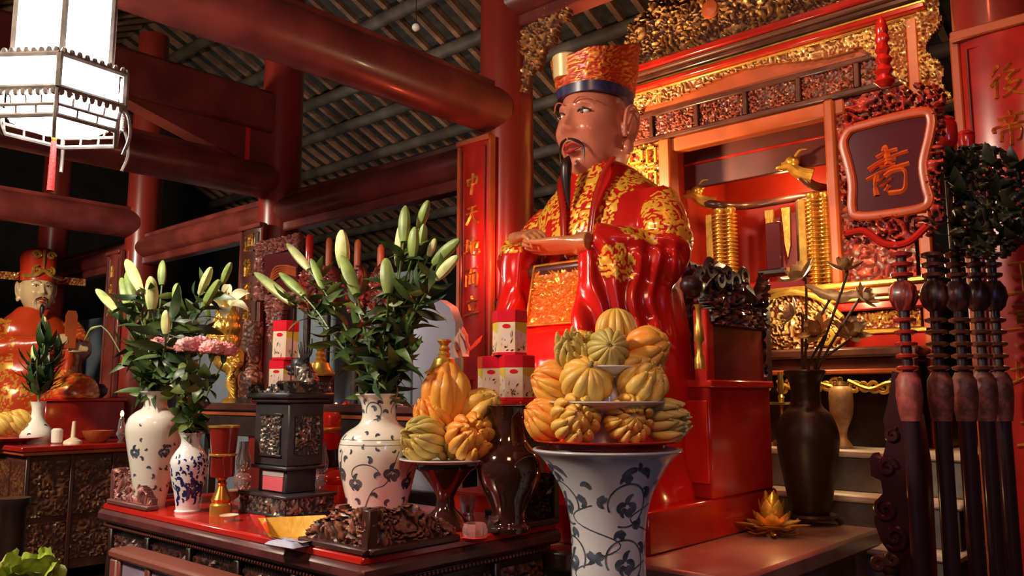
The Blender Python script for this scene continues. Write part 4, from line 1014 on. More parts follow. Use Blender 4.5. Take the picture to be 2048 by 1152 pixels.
# centre vase
CV = atz(754, 1045, TZ); CV[2] = TZ
cv, pf = vase('lily_vase', 'cream vase with grey-blue vine scrolls holding the central lilies', CV, [(.085, 0), (.088, .012), (.093, .05), (.110, .12), (.123, .18), (.126, .225), (.118, .262), (.098, .285), (.072, .302), (.058, .318), (.054, .34), (.057, .37), (.068, .392), (.076, .400), (.077, .404)], M_porc)
mb = MB(); f0 = facing(CV)
for z_ in (.246, .262): ribbon(mb, pf, CV, 0, z_, np.c_[np.linspace(0, 2 * pi * np.interp(z_, pf[:, 1], pf[:, 0]), 80), np.zeros(80)], .0014)
for k in range(4):
    th0 = f0 - .35 + k * pi / 2
    tt = np.linspace(0, 1, 30); ribbon(mb, pf, CV, th0, .13, np.c_[-.01 + .12 * tt, -.085 + .17 * tt + .02 * np.sin(tt * 7)], .0028)
    a = np.linspace(.2, 3.6, 20); ribbon(mb, pf, CV, th0, .16, np.c_[.0 + .045 * np.cos(a), .03 * np.sin(a)], .0026)
    trefoil(mb, pf, CV, th0, .135, -.035, 0, .036); trefoil(mb, pf, CV, th0, .165, .085, .0, .04)
    for x, y, an in ((.01, .06, 0), (.05, .02, 2), (.03, -.05, 1), (.075, -.06, 2.4), (-.03, -.07, .6), (-.06, .07, 2.2)): comma(mb, pf, CV, th0, .135, x, y, an, .032, 1.3)
    for j in range(4):
        comma(mb, pf, CV, th0 + j * .39, .275, 0, 0, 1.2 + j, .02, 1); comma(mb, pf, CV, th0 + j * .39, .235, 0, 0, 2.8 + j, .02, -1)
    a = np.linspace(-1.5, 3.4, 22); ribbon(mb, pf, CV, th0, .35, np.c_[.026 * np.cos(a), .028 * np.sin(a)], .0028)
    for x, y, an in ((0, 0, .4), (.03, .02, 1.4), (-.02, .03, 2.2), (.01, -.03, 0), (.045, -.01, 1.2)): comma(mb, pf, CV, th0, .35, x, y, an, .028, 1.4)
obj('painted_scrollwork', mb, M_ink, cv, kind='stuff')
# left vase
LV = atz(300, 1012, TZ); LV[2] = TZ
lv, pf = vase('lily_vase', 'cream vase with sparse grey leaf motifs at the left end of the table', LV, [(.050, 0), (.052, .01), (.060, .06), (.075, .14), (.092, .23), (.098, .28), (.090, .315), (.068, .338), (.046, .352), (.040, .37), (.042, .395), (.054, .41), (.056, .414)], M_porc)
mb = MB(); f0 = facing(LV); rr = random.Random(4)
for k in range(44):
    comma(mb, pf, LV, rr.uniform(0, 2 * pi), rr.uniform(.06, .33), 0, 0, rr.uniform(0, 6), rr.uniform(.014, .026), rr.choice((-1.3, 1.3)))
for k in range(5): trefoil(mb, pf, LV, f0 + .45 + k * 1.26, .20, 0, 0, .032)
obj('painted_scrollwork', mb, M_ink, lv, kind='stuff')
# small blue and white vase
SV = atz(374, 1024, TZ); SV[2] = TZ
sv, pf = vase('carnation_vase', 'small white vase with cobalt blue landscape holding pink carnations', SV, [(.040, 0), (.042, .006), (.038, .014), (.043, .05), (.056, .11), (.063, .155), (.061, .18), (.048, .205), (.034, .225), (.031, .245), (.036, .262), (.041, .270)], M_porcw)
mb = MB(); f0 = facing(SV)
for k in range(150):
    zc = rr.choice((rr.uniform(.045, .10), rr.uniform(.05, .12), rr.uniform(.12, .19))); 
    comma(mb, pf, SV, rr.gauss(f0 + .25, .75), zc, 0, 0, rr.uniform(-.5, .9), rr.uniform(.012, .032 if zc < .12 else .02), rr.choice((-1, 1)))
obj('painted_landscape', mb, M_cobalt, sv, kind='stuff')

# ------------------------------------------------------------------ flowers
def leaf_mesh(L, W, bend, m, name, fold=.25):
    mb = MB(); n = 8; V = []
    for i in range(n):
        t_ = i / (n - 1); w_ = W * (sin(pi * min(1, t_ * .97 + .03)) ** .8) * (1 - .25 * t_)
        zc = L * t_ - L * bend * .35 * t_ ** 2; yc = L * bend * t_ ** 2 * .7
        for sx in (-1, 0, 1): V.append((sx * w_, yc - abs(sx) * w_ * fold, zc))
    F = []
    for i in range(n - 1):
        for j in range(2): F.append((i * 3 + j, i * 3 + j + 1, i * 3 + j + 4, i * 3 + j + 3))
    return meshof(name, mb.add(V, F), m, 180)
LEAFS = [leaf_mesh(.12, .0155, .3, M_leaf, 'lily_leaf'), leaf_mesh(.14, .016, .7, M_leaf, 'lily_leaf'), leaf_mesh(.12, .017, 1.0, M_leafd, 'lily_leaf'), leaf_mesh(.13, .012, .5, M_leafd, 'lily_leaf'), leaf_mesh(.09, .014, .2, M_leafl, 'lily_leaf')]
CLEAFS = [leaf_mesh(.065, .016, .3, M_leafl, 'carnation_leaf'), leaf_mesh(.07, .02, .6, M_leaf, 'carnation_leaf'), leaf_mesh(.055, .022, .8, M_leaf, 'carnation_leaf'), leaf_mesh(.06, .014, .5, M_leafd, 'carnation_leaf')]
def frame_from(d, roll=0):
    d = Vector(d).normalized(); q = d.to_track_quat('Z', 'Y'); return q.to_matrix().to_4x4() @ Matrix.Rotation(roll, 4, 'Z')
def bud_mb(base, tip, r):
    base, tip = np.array(base), np.array(tip); L = np.linalg.norm(tip - base); mb = MB(); n = 18; a = np.arange(n) * 2 * pi / n
    secs = []
    for t_ in np.linspace(0, 1, 14):
        rad = r * (.32 + .68 * sin(pi * min(1, (t_ * .82 + .12))) ** .9) * (1 if t_ < .9 else 1 - (t_ - .9) * 5)
        k = 1 + .09 * np.cos(3 * a) + .05 * np.cos(6 * a)
        secs.append(np.c_[np.cos(a) * rad * k, np.sin(a) * rad * k, np.full(n, t_ * L)])
    mb.loft(secs); M = Matrix.Translation(Vector(base)) @ frame_from(tip - base); return mb.xf(M)
rng = random.Random(7)
def lily_stem(vbase, mouth_z, Ym, buds, label, group, nleaf=24, spread=.13, opens=(), up0=.16):
    """buds: list of (base px, tip px, radius, green?, depth offset); one cut stem with its leaves and buds"""
    mouth = np.array([vbase[0], vbase[1], mouth_z])
    t = thing('cut_lily', label, 'flower', (vbase[0], vbase[1], vbase[2] + .05), group)
    pts3 = []
    for (b, tp, r, green, dy) in buds:
        B = aty(*b, Ym + dy); Tp = aty(*tp, Ym + dy + rng.uniform(-.015, .015)); pts3.append((B, Tp, r, green))
    cen = np.mean([p[0] for p in pts3], axis=0); fork = cen * .55 + mouth * .45 + np.array([0, 0, .02])
    foot = np.array([vbase[0] + rng.uniform(-.02, .02), vbase[1] + rng.uniform(-.02, .02), vbase[2] + .06])
    inm = mouth + (cen - mouth) * .06; inm[2] = mouth_z
    main = smooth([foot, inm, (inm + fork) / 2 + [0, 0, .012], fork], 6)
    sm = MB().tube(main, .0045, 7)
    for B, Tp, r, green in pts3:
        d = (Tp - B) / np.linalg.norm(Tp - B); sm.tube(smooth([fork, (fork + B) / 2 - d * .012 + (0, 0, .006), B + d * .006], 6), np.linspace(.004, .003, 13), 6)
    obj('stem', sm, M_stem, t)
    for B, Tp, r, green in pts3: obj('bud', bud_mb(B, Tp, r * 1.2), M_budg if green else M_bud, t)
    for (px, sz, dy, dirv) in opens: open_lily(t, aty(*px, Ym + dy), sz, dirv)
    off = wloc(t)
    path = np.r_[main[6:], smooth([fork, cen], 8)[1:]]
    for k in range(int(nleaf * 1.75)):
        f = rng.random() ** 1.15; P = path[min(len(path) - 1, int(f * len(path)))]
        az = rng.uniform(0, 2 * pi); el = rng.uniform(-.35, .8); d = np.array([cos(az) * cos(el), sin(az) * cos(el), sin(el)])
        s_ = rng.uniform(.75, 1.25)
        M = Matrix.Translation(Vector(P) - off) @ frame_from(d, rng.uniform(0, 6.28)) @ Matrix.Scale(s_, 4)
        inst('leaf', rng.choice(LEAFS), t, M)
    return t
def open_lily(t, c, s, dirv, m=None):
    c = np.array(c)
    R = frame_from(dirv)
    for k in range(6):
        mb = MB(); n = 9; V = []
        for i in range(n):
            u = i / (n - 1); w_ = s * .20 * sin(pi * min(1, u * .9 + .08)) ** .8 * (1.1 if k % 2 else .85)
            rr_ = s * (.10 + .75 * u ** 1.3); zz = s * (.75 * u - .55 * u ** 3)
            for sx in (-1, -.4, .4, 1): V.append((sx * w_, rr_ + abs(sx) * w_ * .12, zz + abs(sx) ** 2 * w_ * .35))
        F = [(i * 4 + j, i * 4 + j + 1, i * 4 + j + 5, i * 4 + j + 4) for i in range(n - 1) for j in range(3)]
        mb.add(V, F).xf(Matrix.Translation(Vector(c)) @ R @ Matrix.Rotation(k * pi / 3, 4, 'Z'))
        obj('petal', mb, m or M_petal, t, sharp=180)
    ps = MB()
    for k in range(6):
        a = k * pi / 3 + .5; ps.tube([(0, 0, 0), (cos(a) * s * .10, sin(a) * s * .1, s * .5)], s * .012, 5); ps.ell((cos(a) * s * .10, sin(a) * s * .1, s * .52), (s * .03, s * .03, s * .05), 8, 6)
    ps.xf(Matrix.Translation(Vector(c)) @ R); obj('stamens', ps, M_pistil, t)
CM = CV[2] + .40
Ym = CV[1]
gC = 'lily stems in the centre vase'
lily_stem(CV, CM, Ym, [((582, 606), (510, 546), .017, False, .03), ((608, 592), (559, 546), .014, True, .0)], 'leftmost lily stem of the centre vase, two long pale buds pointing left', gC, 26, opens=[((612, 600), .05, .02, (-.7, -.2, .5))])
lily_stem(CV, CM, Ym, [((618, 540), (574, 488), .014, False, .06), ((646, 580), (622, 518), .012, True, .04)], 'lily stem with a yellow-green bud in front of the dark plaque', gC, 26)
lily_stem(CV, CM, Ym, [((688, 536), (684, 460), .020, False, -.02), ((713, 590), (683, 512), .018, True, -.05)], 'lily stem with a large whitish upright bud and a green bud below it', gC, 26)
lily_stem(CV, CM, Ym, [((777, 588), (772, 517), .018, True, -.06)], 'lily stem with a single stout green bud above the vase centre', gC, 24)
lily_stem(CV, CM, Ym, [((808, 484), (811, 412), .016, True, .02), ((797, 533), (803, 446), .015, False, .03), ((826, 514), (830, 454), .015, True, .0)], 'tallest lily stem with three upright buds right of centre', gC, 28)
lily_stem(CV, CM, Ym, [((838, 456), (857, 401), .014, True, .08), ((841, 506), (848, 448), .013, True, .06), ((858, 512), (871, 477), .010, False, .05)], 'lily stem with the highest slanting bud near the couplet board', gC, 26)
lily_stem(CV, CM, Ym, [((868, 527), (919, 479), .015, True, -.02), ((874, 557), (916, 512), .014, False, -.04)], 'rightmost lily stem of the centre vase, two buds pointing right', gC, 28)
LM = LV[2] + .41; Ym = LV[1]; gL = 'lily stems in the left vase'
lily_stem(LV, LM, Ym, [((231, 622), (193, 579), .015, False, .02), ((257, 619), (243, 556), .016, True, .02)], 'leftmost lily stem with a creamy bud pointing to the couplet board', gL, 24)
lily_stem(LV, LM, Ym, [((281, 582), (253, 520), .018, False, .0), ((267, 600), (253, 545), .014, True, .03)], 'left vase lily stem with two long close buds leaning left', gL, 24)
lily_stem(LV, LM, Ym, [((324, 570), (326, 521), .013, True, .05), ((303, 619), (301, 553), .019, False, -.03)], 'left vase lily stem with a broad pale bud below a slim green one', gL, 24)
lily_stem(LV, LM, Ym, [((355, 611), (354, 567), .014, True, .02), ((332, 668), (332, 620), .012, False, -.12)], 'left vase lily stem with a short green bud above the carnations', gL, 24)
lily_stem(LV, LM, Ym, [((400, 587), (422, 535), .014, False, .08), ((444, 567), (462, 525), .012, True, .12), ((406, 617), (438, 560), .015, True, .1)], 'left vase lily stem with three buds leaning right beside the open bloom', gL, 26)
lily_stem(LV, LM, Ym, [((418, 640), (408, 600), .010, True, .16)], 'left vase lily stem bearing the open cream bloom', gL, 20, opens=[((452, 612), .115, .2, (.55, -.35, .55))])
# wilted bud hanging left of the left vase
t = thing('cut_lily', 'thin drooping lily stalk hanging left of the left vase', 'flower', LV + [0, 0, .1])
a_ = [aty(*q, LV[1]) for q in ((170, 680), (183, 659), (203, 652), (222, 672))]
obj('bud', MB().tube(smooth(a_[:3], 5), np.r_[np.linspace(.003, .008, 6), np.linspace(.008, .003, 5)], 8), M_budg, t)
obj('stem', MB().tube(smooth([a_[2], a_[3], aty(262, 740, LV[1]), LV + [0, 0, .40], LV + [0, 0, .1]], 5), .0028, 6), M_stem, t)
# carnations
def carnation(c, foot, mouth, label, nleaf, size):
    t = thing('carnation', label, 'flower', (foot[0], foot[1], foot[2]), 'pink carnations in the small vase'); c = np.array(c)
    mb = MB(); V = []
    th_ = np.linspace(-.6, pi / 2, 22); a = np.arange(60) * 2 * pi / 60
    P = np.stack([np.outer(np.cos(th_), np.cos(a)), np.outer(np.cos(th_), np.sin(a)), np.repeat(np.sin(th_)[:, None], 60, 1)], -1).reshape(-1, 3)
    sd = rng.uniform(0, 50); q = P * 4.2 + sd; ruff = pn(q + 1.2 * np.c_[pn(q), pn(q + 9), pn(q + 18)]); r_ = size * (1 + .30 * ruff + .10 * np.sin(np.tile(a, 22) * 9 + 5 * ruff))
    P = P * r_[:, None] * [1, 1, .75] + c
    F = [(i * 60 + j, i * 60 + (j + 1) % 60, (i + 1) * 60 + (j + 1) % 60, (i + 1) * 60 + j) for i in range(21) for j in range(60)]
    obj('bloom', mb.add(P, F), M_pink, t, sharp=180)
    obj('calyx', MB().lathe([(.004, -.03), (.009, -.022), (.011, -.005), (.013, .004)], c - [0, 0, size * .35], 10), M_stem, t)
    path = smooth([foot, mouth, (mouth + c) / 2 + [0, 0, .01], c - [0, 0, size * .35 + .028]], 6)
    obj('stem', MB().tube(path, .0026, 6), M_stem, t)
    off = wloc(t)
    for k in range(nleaf):
        P_ = path[rng.randint(6, len(path) - 3)]; az = rng.uniform(0, 6.28); el = rng.uniform(-.6, .6)
        d = (cos(az) * cos(el), sin(az) * cos(el), sin(el))
        inst('leaf', rng.choice(CLEAFS), t, Matrix.Translation(Vector(P_) - off) @ frame_from(d, rng.uniform(0, 6.28)) @ Matrix.Scale(rng.uniform(.8, 1.25), 4))
SM = SV + [0, 0, .268]
for k, (px, dy, sz, lab) in enumerate([((320, 690), -.03, .028, 'pink carnation at the far left of the bunch, set apart'), ((352, 692), .0, .030, 'pink carnation second from left, below the pale lily bud'), ((376, 694), -.04, .031, 'deep pink carnation in the middle of the bunch, front'),
        ((402, 690), .03, .030, 'pink carnation right of the middle of the bunch'), ((424, 698), -.02, .029, 'pale pink carnation second from the right'), ((448, 702), .03, .030, 'pale pink carnation at the right end, before the golden bird')]):
    sz *= 1.3; c = aty(*px, SV[1] + dy); m0 = SM + (c - SM) * np.array([.12, .12, 0]); carnation(c, SV + [rng.uniform(-.012, .012), rng.uniform(-.012, .012), .03], m0, lab, 22, sz)
#PART5
# ------------------------------------------------------------------ Buddha's hand citrons, plates
def citron(name, c, R, axis, m, label, group, seed, nf=13, openf=.15, squash=1.0):
    """ribbed base at -axis, fingers closing (or opening) at +axis; rests with its lowest point at c[2]"""
    rr = random.Random(seed); mb = MB()
    Z = frame_from(axis, rr.uniform(0, 6))
    mb.ell((0, 0, -.08 * R), (.80 * R, .80 * R, .82 * R), 20, 14)
    for ring, (nk, rf, l0, l1) in enumerate([(nf, 1.0, -85, 62), (max(5, nf - 5), .62, -20, 80)]):
        for k in range(nk):
            ph = (k + .5 * ring + rr.uniform(-.15, .15)) * 2 * pi / nk; top = l1 + rr.uniform(-18, 8); lat = np.radians(np.linspace(l0, top, 13))
            op = openf * rr.uniform(.5, 1.5); t_ = np.linspace(0, 1, 13)
            rad = R * rf * (np.cos(lat) * .84 + op * t_ ** 3 * .9); hz = R * (np.sin(lat) * (1.0 if ring == 0 else 1.1) * squash + op * t_ ** 3 * .25)
            tw = ph + rr.uniform(-.25, .25) * t_ ** 2
            P = np.c_[rad * np.cos(tw), rad * np.sin(tw), hz]
            wk = 2 * pi * R * rf * .84 / nk * .56
            w_ = wk * (.35 + .75 * np.clip(np.cos(lat), .25, 1)) * np.r_[np.ones(9), np.linspace(1, .45, 4)]
            mb.tube(P, w_, 9)
            mb.ell(P[-1], np.full(3, w_[-1] * 1.0), 8, 6)
    st_ = MB().tube(smooth([(0, 0, -.86 * R), (.02 * R, 0, -1.0 * R), (.06 * R, .03 * R, -1.1 * R)], 4), [R * .10] * 5 + [R * .085] * 4, 8)
    mb.xf(Z); st_.xf(Z); low = min(v[:, 2].min() for v in mb.v); sh_ = Matrix.Translation(Vector((c[0], c[1], c[2] - low)))
    mb.xf(sh_); st_.xf(sh_)
    t = thing(name, label, 'fruit', c, group)
    obj('fingers', mb, m, t, sharp=180); obj('stalk', st_, M_stalk, t)
    return t
def plate(name, label, c, r, h, m, group=None, foot=.5):
    t = thing(name, label, 'plate', c, group)
    obj('dish', MB().lathe([(r * foot * .9, 0), (r * foot, .004), (r * foot, h * .2), (r * .8, h * .6), (r, h), (r * 1.005, h + .003), (r * .985, h + .004), (r * .78, h * .72), (0, h * .45)], c, 64), m, t)
    obj('foot_ring', MB().lathe([(r * foot * .85, -.0), (r * foot * .92, .0), (r * foot * .95, .006), (r * foot * .8, .008)], c, 40), m, t)
    return t
TC = np.array([TV[0], TV[1]])
RIMZ = TV[2] + .632
def plvl(z): return np.array([TC[0], TC[1], z])
plate('lacquer_tray', 'shiny red lacquer tray lying in the mouth of the trumpet vase', plvl(RIMZ), .205, .022, M_redb, None, .8)
z1 = RIMZ + .012
def px_at(px, py, dy=0, z=None):
    """point on the plane facing the viewer through the stack"""
    d = ray(px, py); nrm = np.array([-sin(YAW), cos(YAW), 0]); q = np.array([TC[0], TC[1], 0]) @ nrm + dy
    p = _C + d * (q / (d @ nrm))
    return p
def cit(px, py, R, axis, m, label, grp, seed, dy, z, **k):
    p = px_at(px, py, dy); citron('citron', (p[0], p[1], z), R, axis, m, label, grp, seed, **k)
G1 = 'citrons on the bottom tier'; G2 = 'citrons on the middle tier'; G3 = 'citrons on the top tier'
VW = np.array([sin(YAW), -cos(YAW), 0]); RT = np.array([cos(YAW), sin(YAW), 0])        # towards the viewer, towards the right
def axv(r, v, u): return tuple(RT * r + VW * v + np.array([0, 0, u]))
cit(1094, 850, .060, axv(-.7, .2, .4), M_fo, 'orange citron at the left end of the bottom tier', G1, 1, .02, z1)
cit(1150, 848, .063, axv(.1, .9, .25), M_fy, 'yellow citron front left on the bottom tier, fingertips facing out', G1, 2, -.085, z1, openf=.28, squash=.9)
cit(1256, 848, .064, axv(.15, .9, .15), M_fy, 'plump olive-yellow citron front right on the bottom tier', G1, 3, -.08, z1, openf=.2, nf=15, squash=.85)
cit(1330, 848, .057, axv(.7, .5, .1), M_fg, 'greenish citron with splayed fingers at the right end of the bottom tier', G1, 4, -.01, z1, openf=.4)
cit(1210, 848, .048, axv(0, -.5, .6), M_fo, 'citron half hidden between the two front ones on the bottom tier', G1, 5, .09, z1)
z2 = px_at(1215, 829)[2]
# middle dish on a hidden stacking cup
one('stack_cup', MB().lathe([(.05, z1), (.045, z1 + .02), (.04, z2 - .01), (.05, z2)], (TC[0], TC[1], 0), 32), M_porcw, 'white porcelain cup under the middle dish of the stack', 'cup', plvl(z1))
plate('porcelain_dish', 'wide white porcelain dish carrying the middle tier of citrons', plvl(z2), .165, .034, M_porcw, 'white dishes of the citron stack')
z2b = z2 + .022
cit(1110, 768, .060, axv(-.8, .1, .3), M_fo, 'orange citron at the left of the middle tier', G2, 6, .03, z2b)
cit(1174, 768, .066, axv(-.1, -.75, -.6), M_fy, 'smooth yellow citron showing its stalk end in the middle tier', G2, 7, -.06, z2b, nf=11, squash=.78)
cit(1282, 770, .070, axv(.45, .45, .5), M_fy, 'large yellow citron with an orange blush right in the middle tier', G2, 8, -.04, z2b, nf=11, squash=.78)
z3 = px_at(1215, 757)[2]
one('stack_cup', MB().lathe([(.045, z2b), (.04, z2b + .02), (.035, z3 - .01), (.045, z3)], (TC[0], TC[1], 0), 32), M_porcw, 'white porcelain cup under the top dish of the stack', 'cup', plvl(z2b))
plate('porcelain_dish', 'smaller white porcelain dish carrying the top tier of citrons', plvl(z3), .115, .030, M_porcw, 'white dishes of the citron stack')
z3b = z3 + .018
cit(1148, 695, .050, axv(-.2, .7, .6), M_fg, 'brownish citron with open fingers at the left of the top tier', G3, 9, -.01, z3b, openf=.45)
cit(1216, 690, .056, axv(.0, -.9, -.1), M_fg, 'pale green ribbed citron front and centre on the top tier', G3, 10, -.06, z3b, nf=14)
cit(1294, 695, .056, axv(.7, .3, .2), M_fo, 'orange-yellow citron with long fingers at the right of the top tier', G3, 11, .0, z3b, openf=.1, nf=9)
cit(1232, 650, .056, axv(0, -.1, -1), M_fy, 'yellow ribbed citron on the very top of the stack', G3, 12, .05, z3b + .06, nf=14)
# citrons on the footed stand by the centre vase
FS = atz(890, 1056, TZ); FS[2] = TZ
zp = aty(890, 930, FS[1])[2]
t = thing('fruit_stand', 'dark turned wooden stand under the plate of citrons beside the centre vase', 'stand', FS)
obj('pedestal', MB().lathe([(.085, 0), (.088, .01), (.07, .02), (.055, .035), (.03, .06), (.026, .09), (.04, .12), (.075, zp - TZ - .02), (.095, zp - TZ - .008), (.095, zp - TZ)], FS, 40), M_brownvase, t)
FP = np.array([FS[0], FS[1], zp])
plate('porcelain_dish', 'white plate with bluish rim under the citrons beside the centre vase', FP, .142, .018, M_porcw)
TC = FP[:2]; G4 = 'citrons on the footed stand'; zq = zp + .012
cit(848, 885, .062, axv(-.5, .5, .2), M_fg, 'shadowed olive citron at the left of the stand, behind the vase neck', G4, 21, -.03, zq, openf=.25)
cit(940, 884, .066, axv(.25, .85, .35), M_fo, 'bright orange citron front right on the stand', G4, 22, -.07, zq, openf=.2, nf=12)
cit(895, 880, .055, axv(-.1, .6, .2), M_fg, 'olive citron low in the middle of the stand', G4, 23, .02, zq, openf=.3)
cit(963, 826, .058, axv(.7, .3, .6), M_fy, 'yellow citron with curved fingers high at the right of the stand', G4, 24, .04, zq + .085, openf=.1, nf=8)
cit(872, 820, .060, axv(-.4, .4, .6), M_fo, 'orange citron upper left on the stand', G4, 25, .03, zq + .075, openf=.3)
cit(892, 795, .066, axv(.05, .1, 1), M_fo, 'tall orange citron with upright fingers on top of the stand', G4, 26, .03, zq + .115, openf=.02, nf=9, squash=1.25)
# dark glazed vase
DV = atz(1018, 1062, TZ); DV[2] = TZ
t, pf = vase('glazed_vase', 'glossy dark brown vase with a flared lip right of the fruit stand', DV, [(.060, 0), (.062, .015), (.050, .03), (.055, .07), (.085, .13), (.096, .18), (.085, .225), (.056, .26), (.044, .30), (.046, .335), (.060, .362), (.068, .370)], M_brownvase)

# ------------------------------------------------------------------ tall rear altar table with tins
HZ = 1.46
t = thing('rear_altar', 'tall dark altar table behind the red topped table, mostly hidden', 'table', (-2.5, 2.25, 0))
obj('top', MB().box(-4.4, -1.93, 2.15, 2.37, HZ - .035, HZ, .006), M_brown, t)
obj('apron', MB().box(-4.38, -1.95, 2.165, 2.36, HZ - .16, HZ - .03, .004), M_dark, t)
obj('gilt_line', MB().box(-4.38, -1.95, 2.158, 2.166, HZ - .06, HZ - .045, .002), M_orangew, t)
for x in (-4.34, -3.2, -1.99):
    for y in (2.19, 2.33): obj('leg', MB().box(x - .03, x + .03, y - .025, y + .025, 0, HZ - .03, .006), M_dark, t)
M_petalprint = mat('petal_print', (.82, .62, .52), .35)
def tin(c, R, h, label, rot, seed):
    t = thing('tea_tin', label, 'tin', c, 'hexagonal red and cream tins'); rr = random.Random(seed)
    hx = lambda r, z: np.c_[c[0] + r * np.cos(np.arange(6) * pi / 3 + rot), c[1] + r * np.sin(np.arange(6) * pi / 3 + rot), np.full(6, c[2] + z)]
    obj('body', MB().loft([hx(R, .0), hx(R, h * .72)]), M_tin, t)
    obj('lid', MB().loft([hx(R * 1.01, h * .72), hx(R * 1.03, h * .725), hx(R * 1.03, h * .98), hx(R * .97, h)]), M_tinred, t)
    obj('base_band', MB().loft([hx(R * 1.012, 0), hx(R * 1.012, h * .06)]), M_tinred, t)
    yl, ink, lab, pale = MB(), MB(), MB(), MB()
    v = hx(R, 0)
    for k in range(6):
        a, b = v[k], v[(k + 1) % 6]; e = (b - a); L = np.linalg.norm(e); e /= L; nrm = np.array([e[1], -e[0], 0])
        F3 = lambda u, z, o=.0008: a + e * u * L + np.array([0, 0, z * h]) + nrm * o
        def poly(mb, P, o): mb.add([F3(u, z, o) for u, z in P], [tuple(range(len(P)))])
        if k % 2: poly(yl, [(.02, .58), (.98, .46), (.98, .72), (.02, .72)], .0006)
        poly(pale, [(.15 + .1 * (k % 2), .3), (.5, .24), (.85, .36), (.8, .52), (.45, .6), (.2, .5)], .0005)
        for j in range(12):
            u, z, w_, an = rr.uniform(.12, .88), rr.choice((rr.uniform(.09, .22), rr.uniform(.1, .5))), rr.uniform(.08, .19), rr.uniform(-.4, 1.9)
            d = np.array([cos(an), sin(an) * .8]); q = np.array([-d[1], d[0]]) * .35; cc = np.array([u, z])
            poly(ink, [tuple(cc - d * w_ * .6), tuple(cc + q * w_ * .4), tuple(cc + d * w_ * .6), tuple(cc - q * w_ * .4)], .0011)
        if k % 2 == 0: poly(lab, [(.5 + .24 * cos(q), .63 + .05 * sin(q)) for q in np.linspace(0, 2 * pi, 15)[:-1]], .0012)
    obj('yellow_strip', yl, M_tinyel, t, kind='stuff'); obj('printed_petal', pale, M_petalprint, t, kind='stuff'); obj('printed_leaf', ink, M_brown, t, kind='stuff'); obj('oval_mark', lab, M_tinred, t, kind='stuff')
    return t
TR = .064
b1 = atz(1034, 801, HZ + .012) if False else aty(1034, 800, 2.235); HT = b1[2]
t = one('tin_tray', MB().box(b1[0] - .21, b1[0] + .075, 2.17, 2.34, HZ, HT, .005), M_redb, 'low red tray under the pyramid of tins right of the lilies', 'tray', (b1[0] - .05, 2.25, HZ))
rotv = radians(30)
tin(np.array([b1[0], 2.235, HT]), TR, .160, 'lower front tin of the pyramid beside the citrons, right hand one', rotv, 1)
tin(np.array([b1[0] - .125, 2.25, HT]), TR, .160, 'lower left tin of the pyramid beside the citrons, partly behind the fruit', rotv, 2)
tin(np.array([b1[0] - .045, 2.245, HT + .161]), TR, .165, 'topmost tin of the pyramid in front of the statue sleeve', rotv, 3)
p = aty(566, 783, 2.25)
one('tin_tray', MB().box(p[0] - .16, p[0] + .12, 2.17, 2.34, HZ, p[2], .005), M_redb, 'low red tray under the two stacked tins left of the lilies', 'tray', (p[0], 2.25, HZ))
tin(np.array([p[0] - .01, 2.25, p[2]]), .072, .150, 'lower tin of the pair behind the black censer', rotv, 4)
tin(np.array([p[0] + .005, 2.25, p[2] + .151]), .068, .190, 'upper tin of the pair behind the black censer', rotv, 5)
# gold stands (stepped bells) either side of the lilies
def stupa(px, py, Y, s, label):
    p = aty(px, py, Y)
    t = thing('gold_stand', label, 'stand', p, 'bell shaped gold stands')
    obj('bell', MB().lathe([(.075, 0), (.078, .008), (.060, .018), (.048, .04), (.040, .06)], p, 32), M_gold, t)
    obj('neck', MB().lathe([(.040, .06), (.022, .066), (.026, .078), (.018, .088), (.024, .1), (.014, .112), (.02, .122), (.03, .13), (.03, .136), (.004, .14)], p, 24), M_gold, t)
    q = MB().box(p[0] - .05, p[0] + .05, p[1] - .05, p[1] + .05, HZ, p[2], .005); obj('base_block', q, M_dark, t)
stupa(888, 748, 2.27, 1, 'gold bell shaped stand above the orange citrons')
stupa(640, 752, 2.27, 1, 'gold bell shaped stand right of the stacked tins')
# grey orchid-like silk flowers near the couplet board
p = aty(925, 700, 2.27); t = thing('silk_flower', 'faded pinkish silk flowers standing before the couplet board', 'flower', (p[0], 2.27, HZ))
obj('pot', MB().lathe([(.03, 0), (.04, .05), (.045, .1)], (p[0], 2.27, HZ), 20), M_dark, t)
obj('stem', MB().tube([(p[0], 2.27, HZ + .08), (p[0], 2.27, p[2])], .005, 6), M_stem, t)
M_silk = mat('faded_silk', (.55, .30, .24), .6, var=.3)
for k in range(9):
    d = (rng.uniform(-.7, .7), rng.uniform(-.6, .3), rng.uniform(.4, 1)); 
    inst('petal', LEAFS[k % 5] if False else meshof('petal', MB().add([(-.012, 0, 0), (.012, 0, 0), (.02, .006, .05), (0, .014, .085), (-.02, .006, .05)], [(0, 1, 2, 3, 4)]), M_silk), t, Matrix.Translation(Vector(p) + Vector((rng.uniform(-.04, .04), 0, rng.uniform(-.03, .02))) - wloc(t)) @ frame_from(d))
p = aty(905, 675, 2.3)
one('pale_stele', MB().prism([(-.085, 0), (.085, 0), (.09, .12), (.06, .2), (.0, .225), (-.06, .2), (-.09, .12)], 3.0, 3.03).xf(Matrix.Translation((0, 0, 0))), M_stele, 'x', 'y', (0, 0, 0)) if False else None
q = aty(868, 650, 3.0); w2 = .165
one('pale_stele', MB().prism([(q[0] - w2, 1.0), (q[0] + w2, 1.0), (q[0] + w2, q[2] + .0), (q[0] + w2 * .72, q[2] + .09), (q[0] + w2 * .2, q[2] + .135), (q[0] - w2 * .2, q[2] + .135), (q[0] - w2 * .72, q[2] + .09), (q[0] - w2, q[2])], 3.0, 3.06), M_stele, 'pale blue-grey octagonal topped panel standing behind the central lilies', 'panel', (q[0], 3.03, .95))
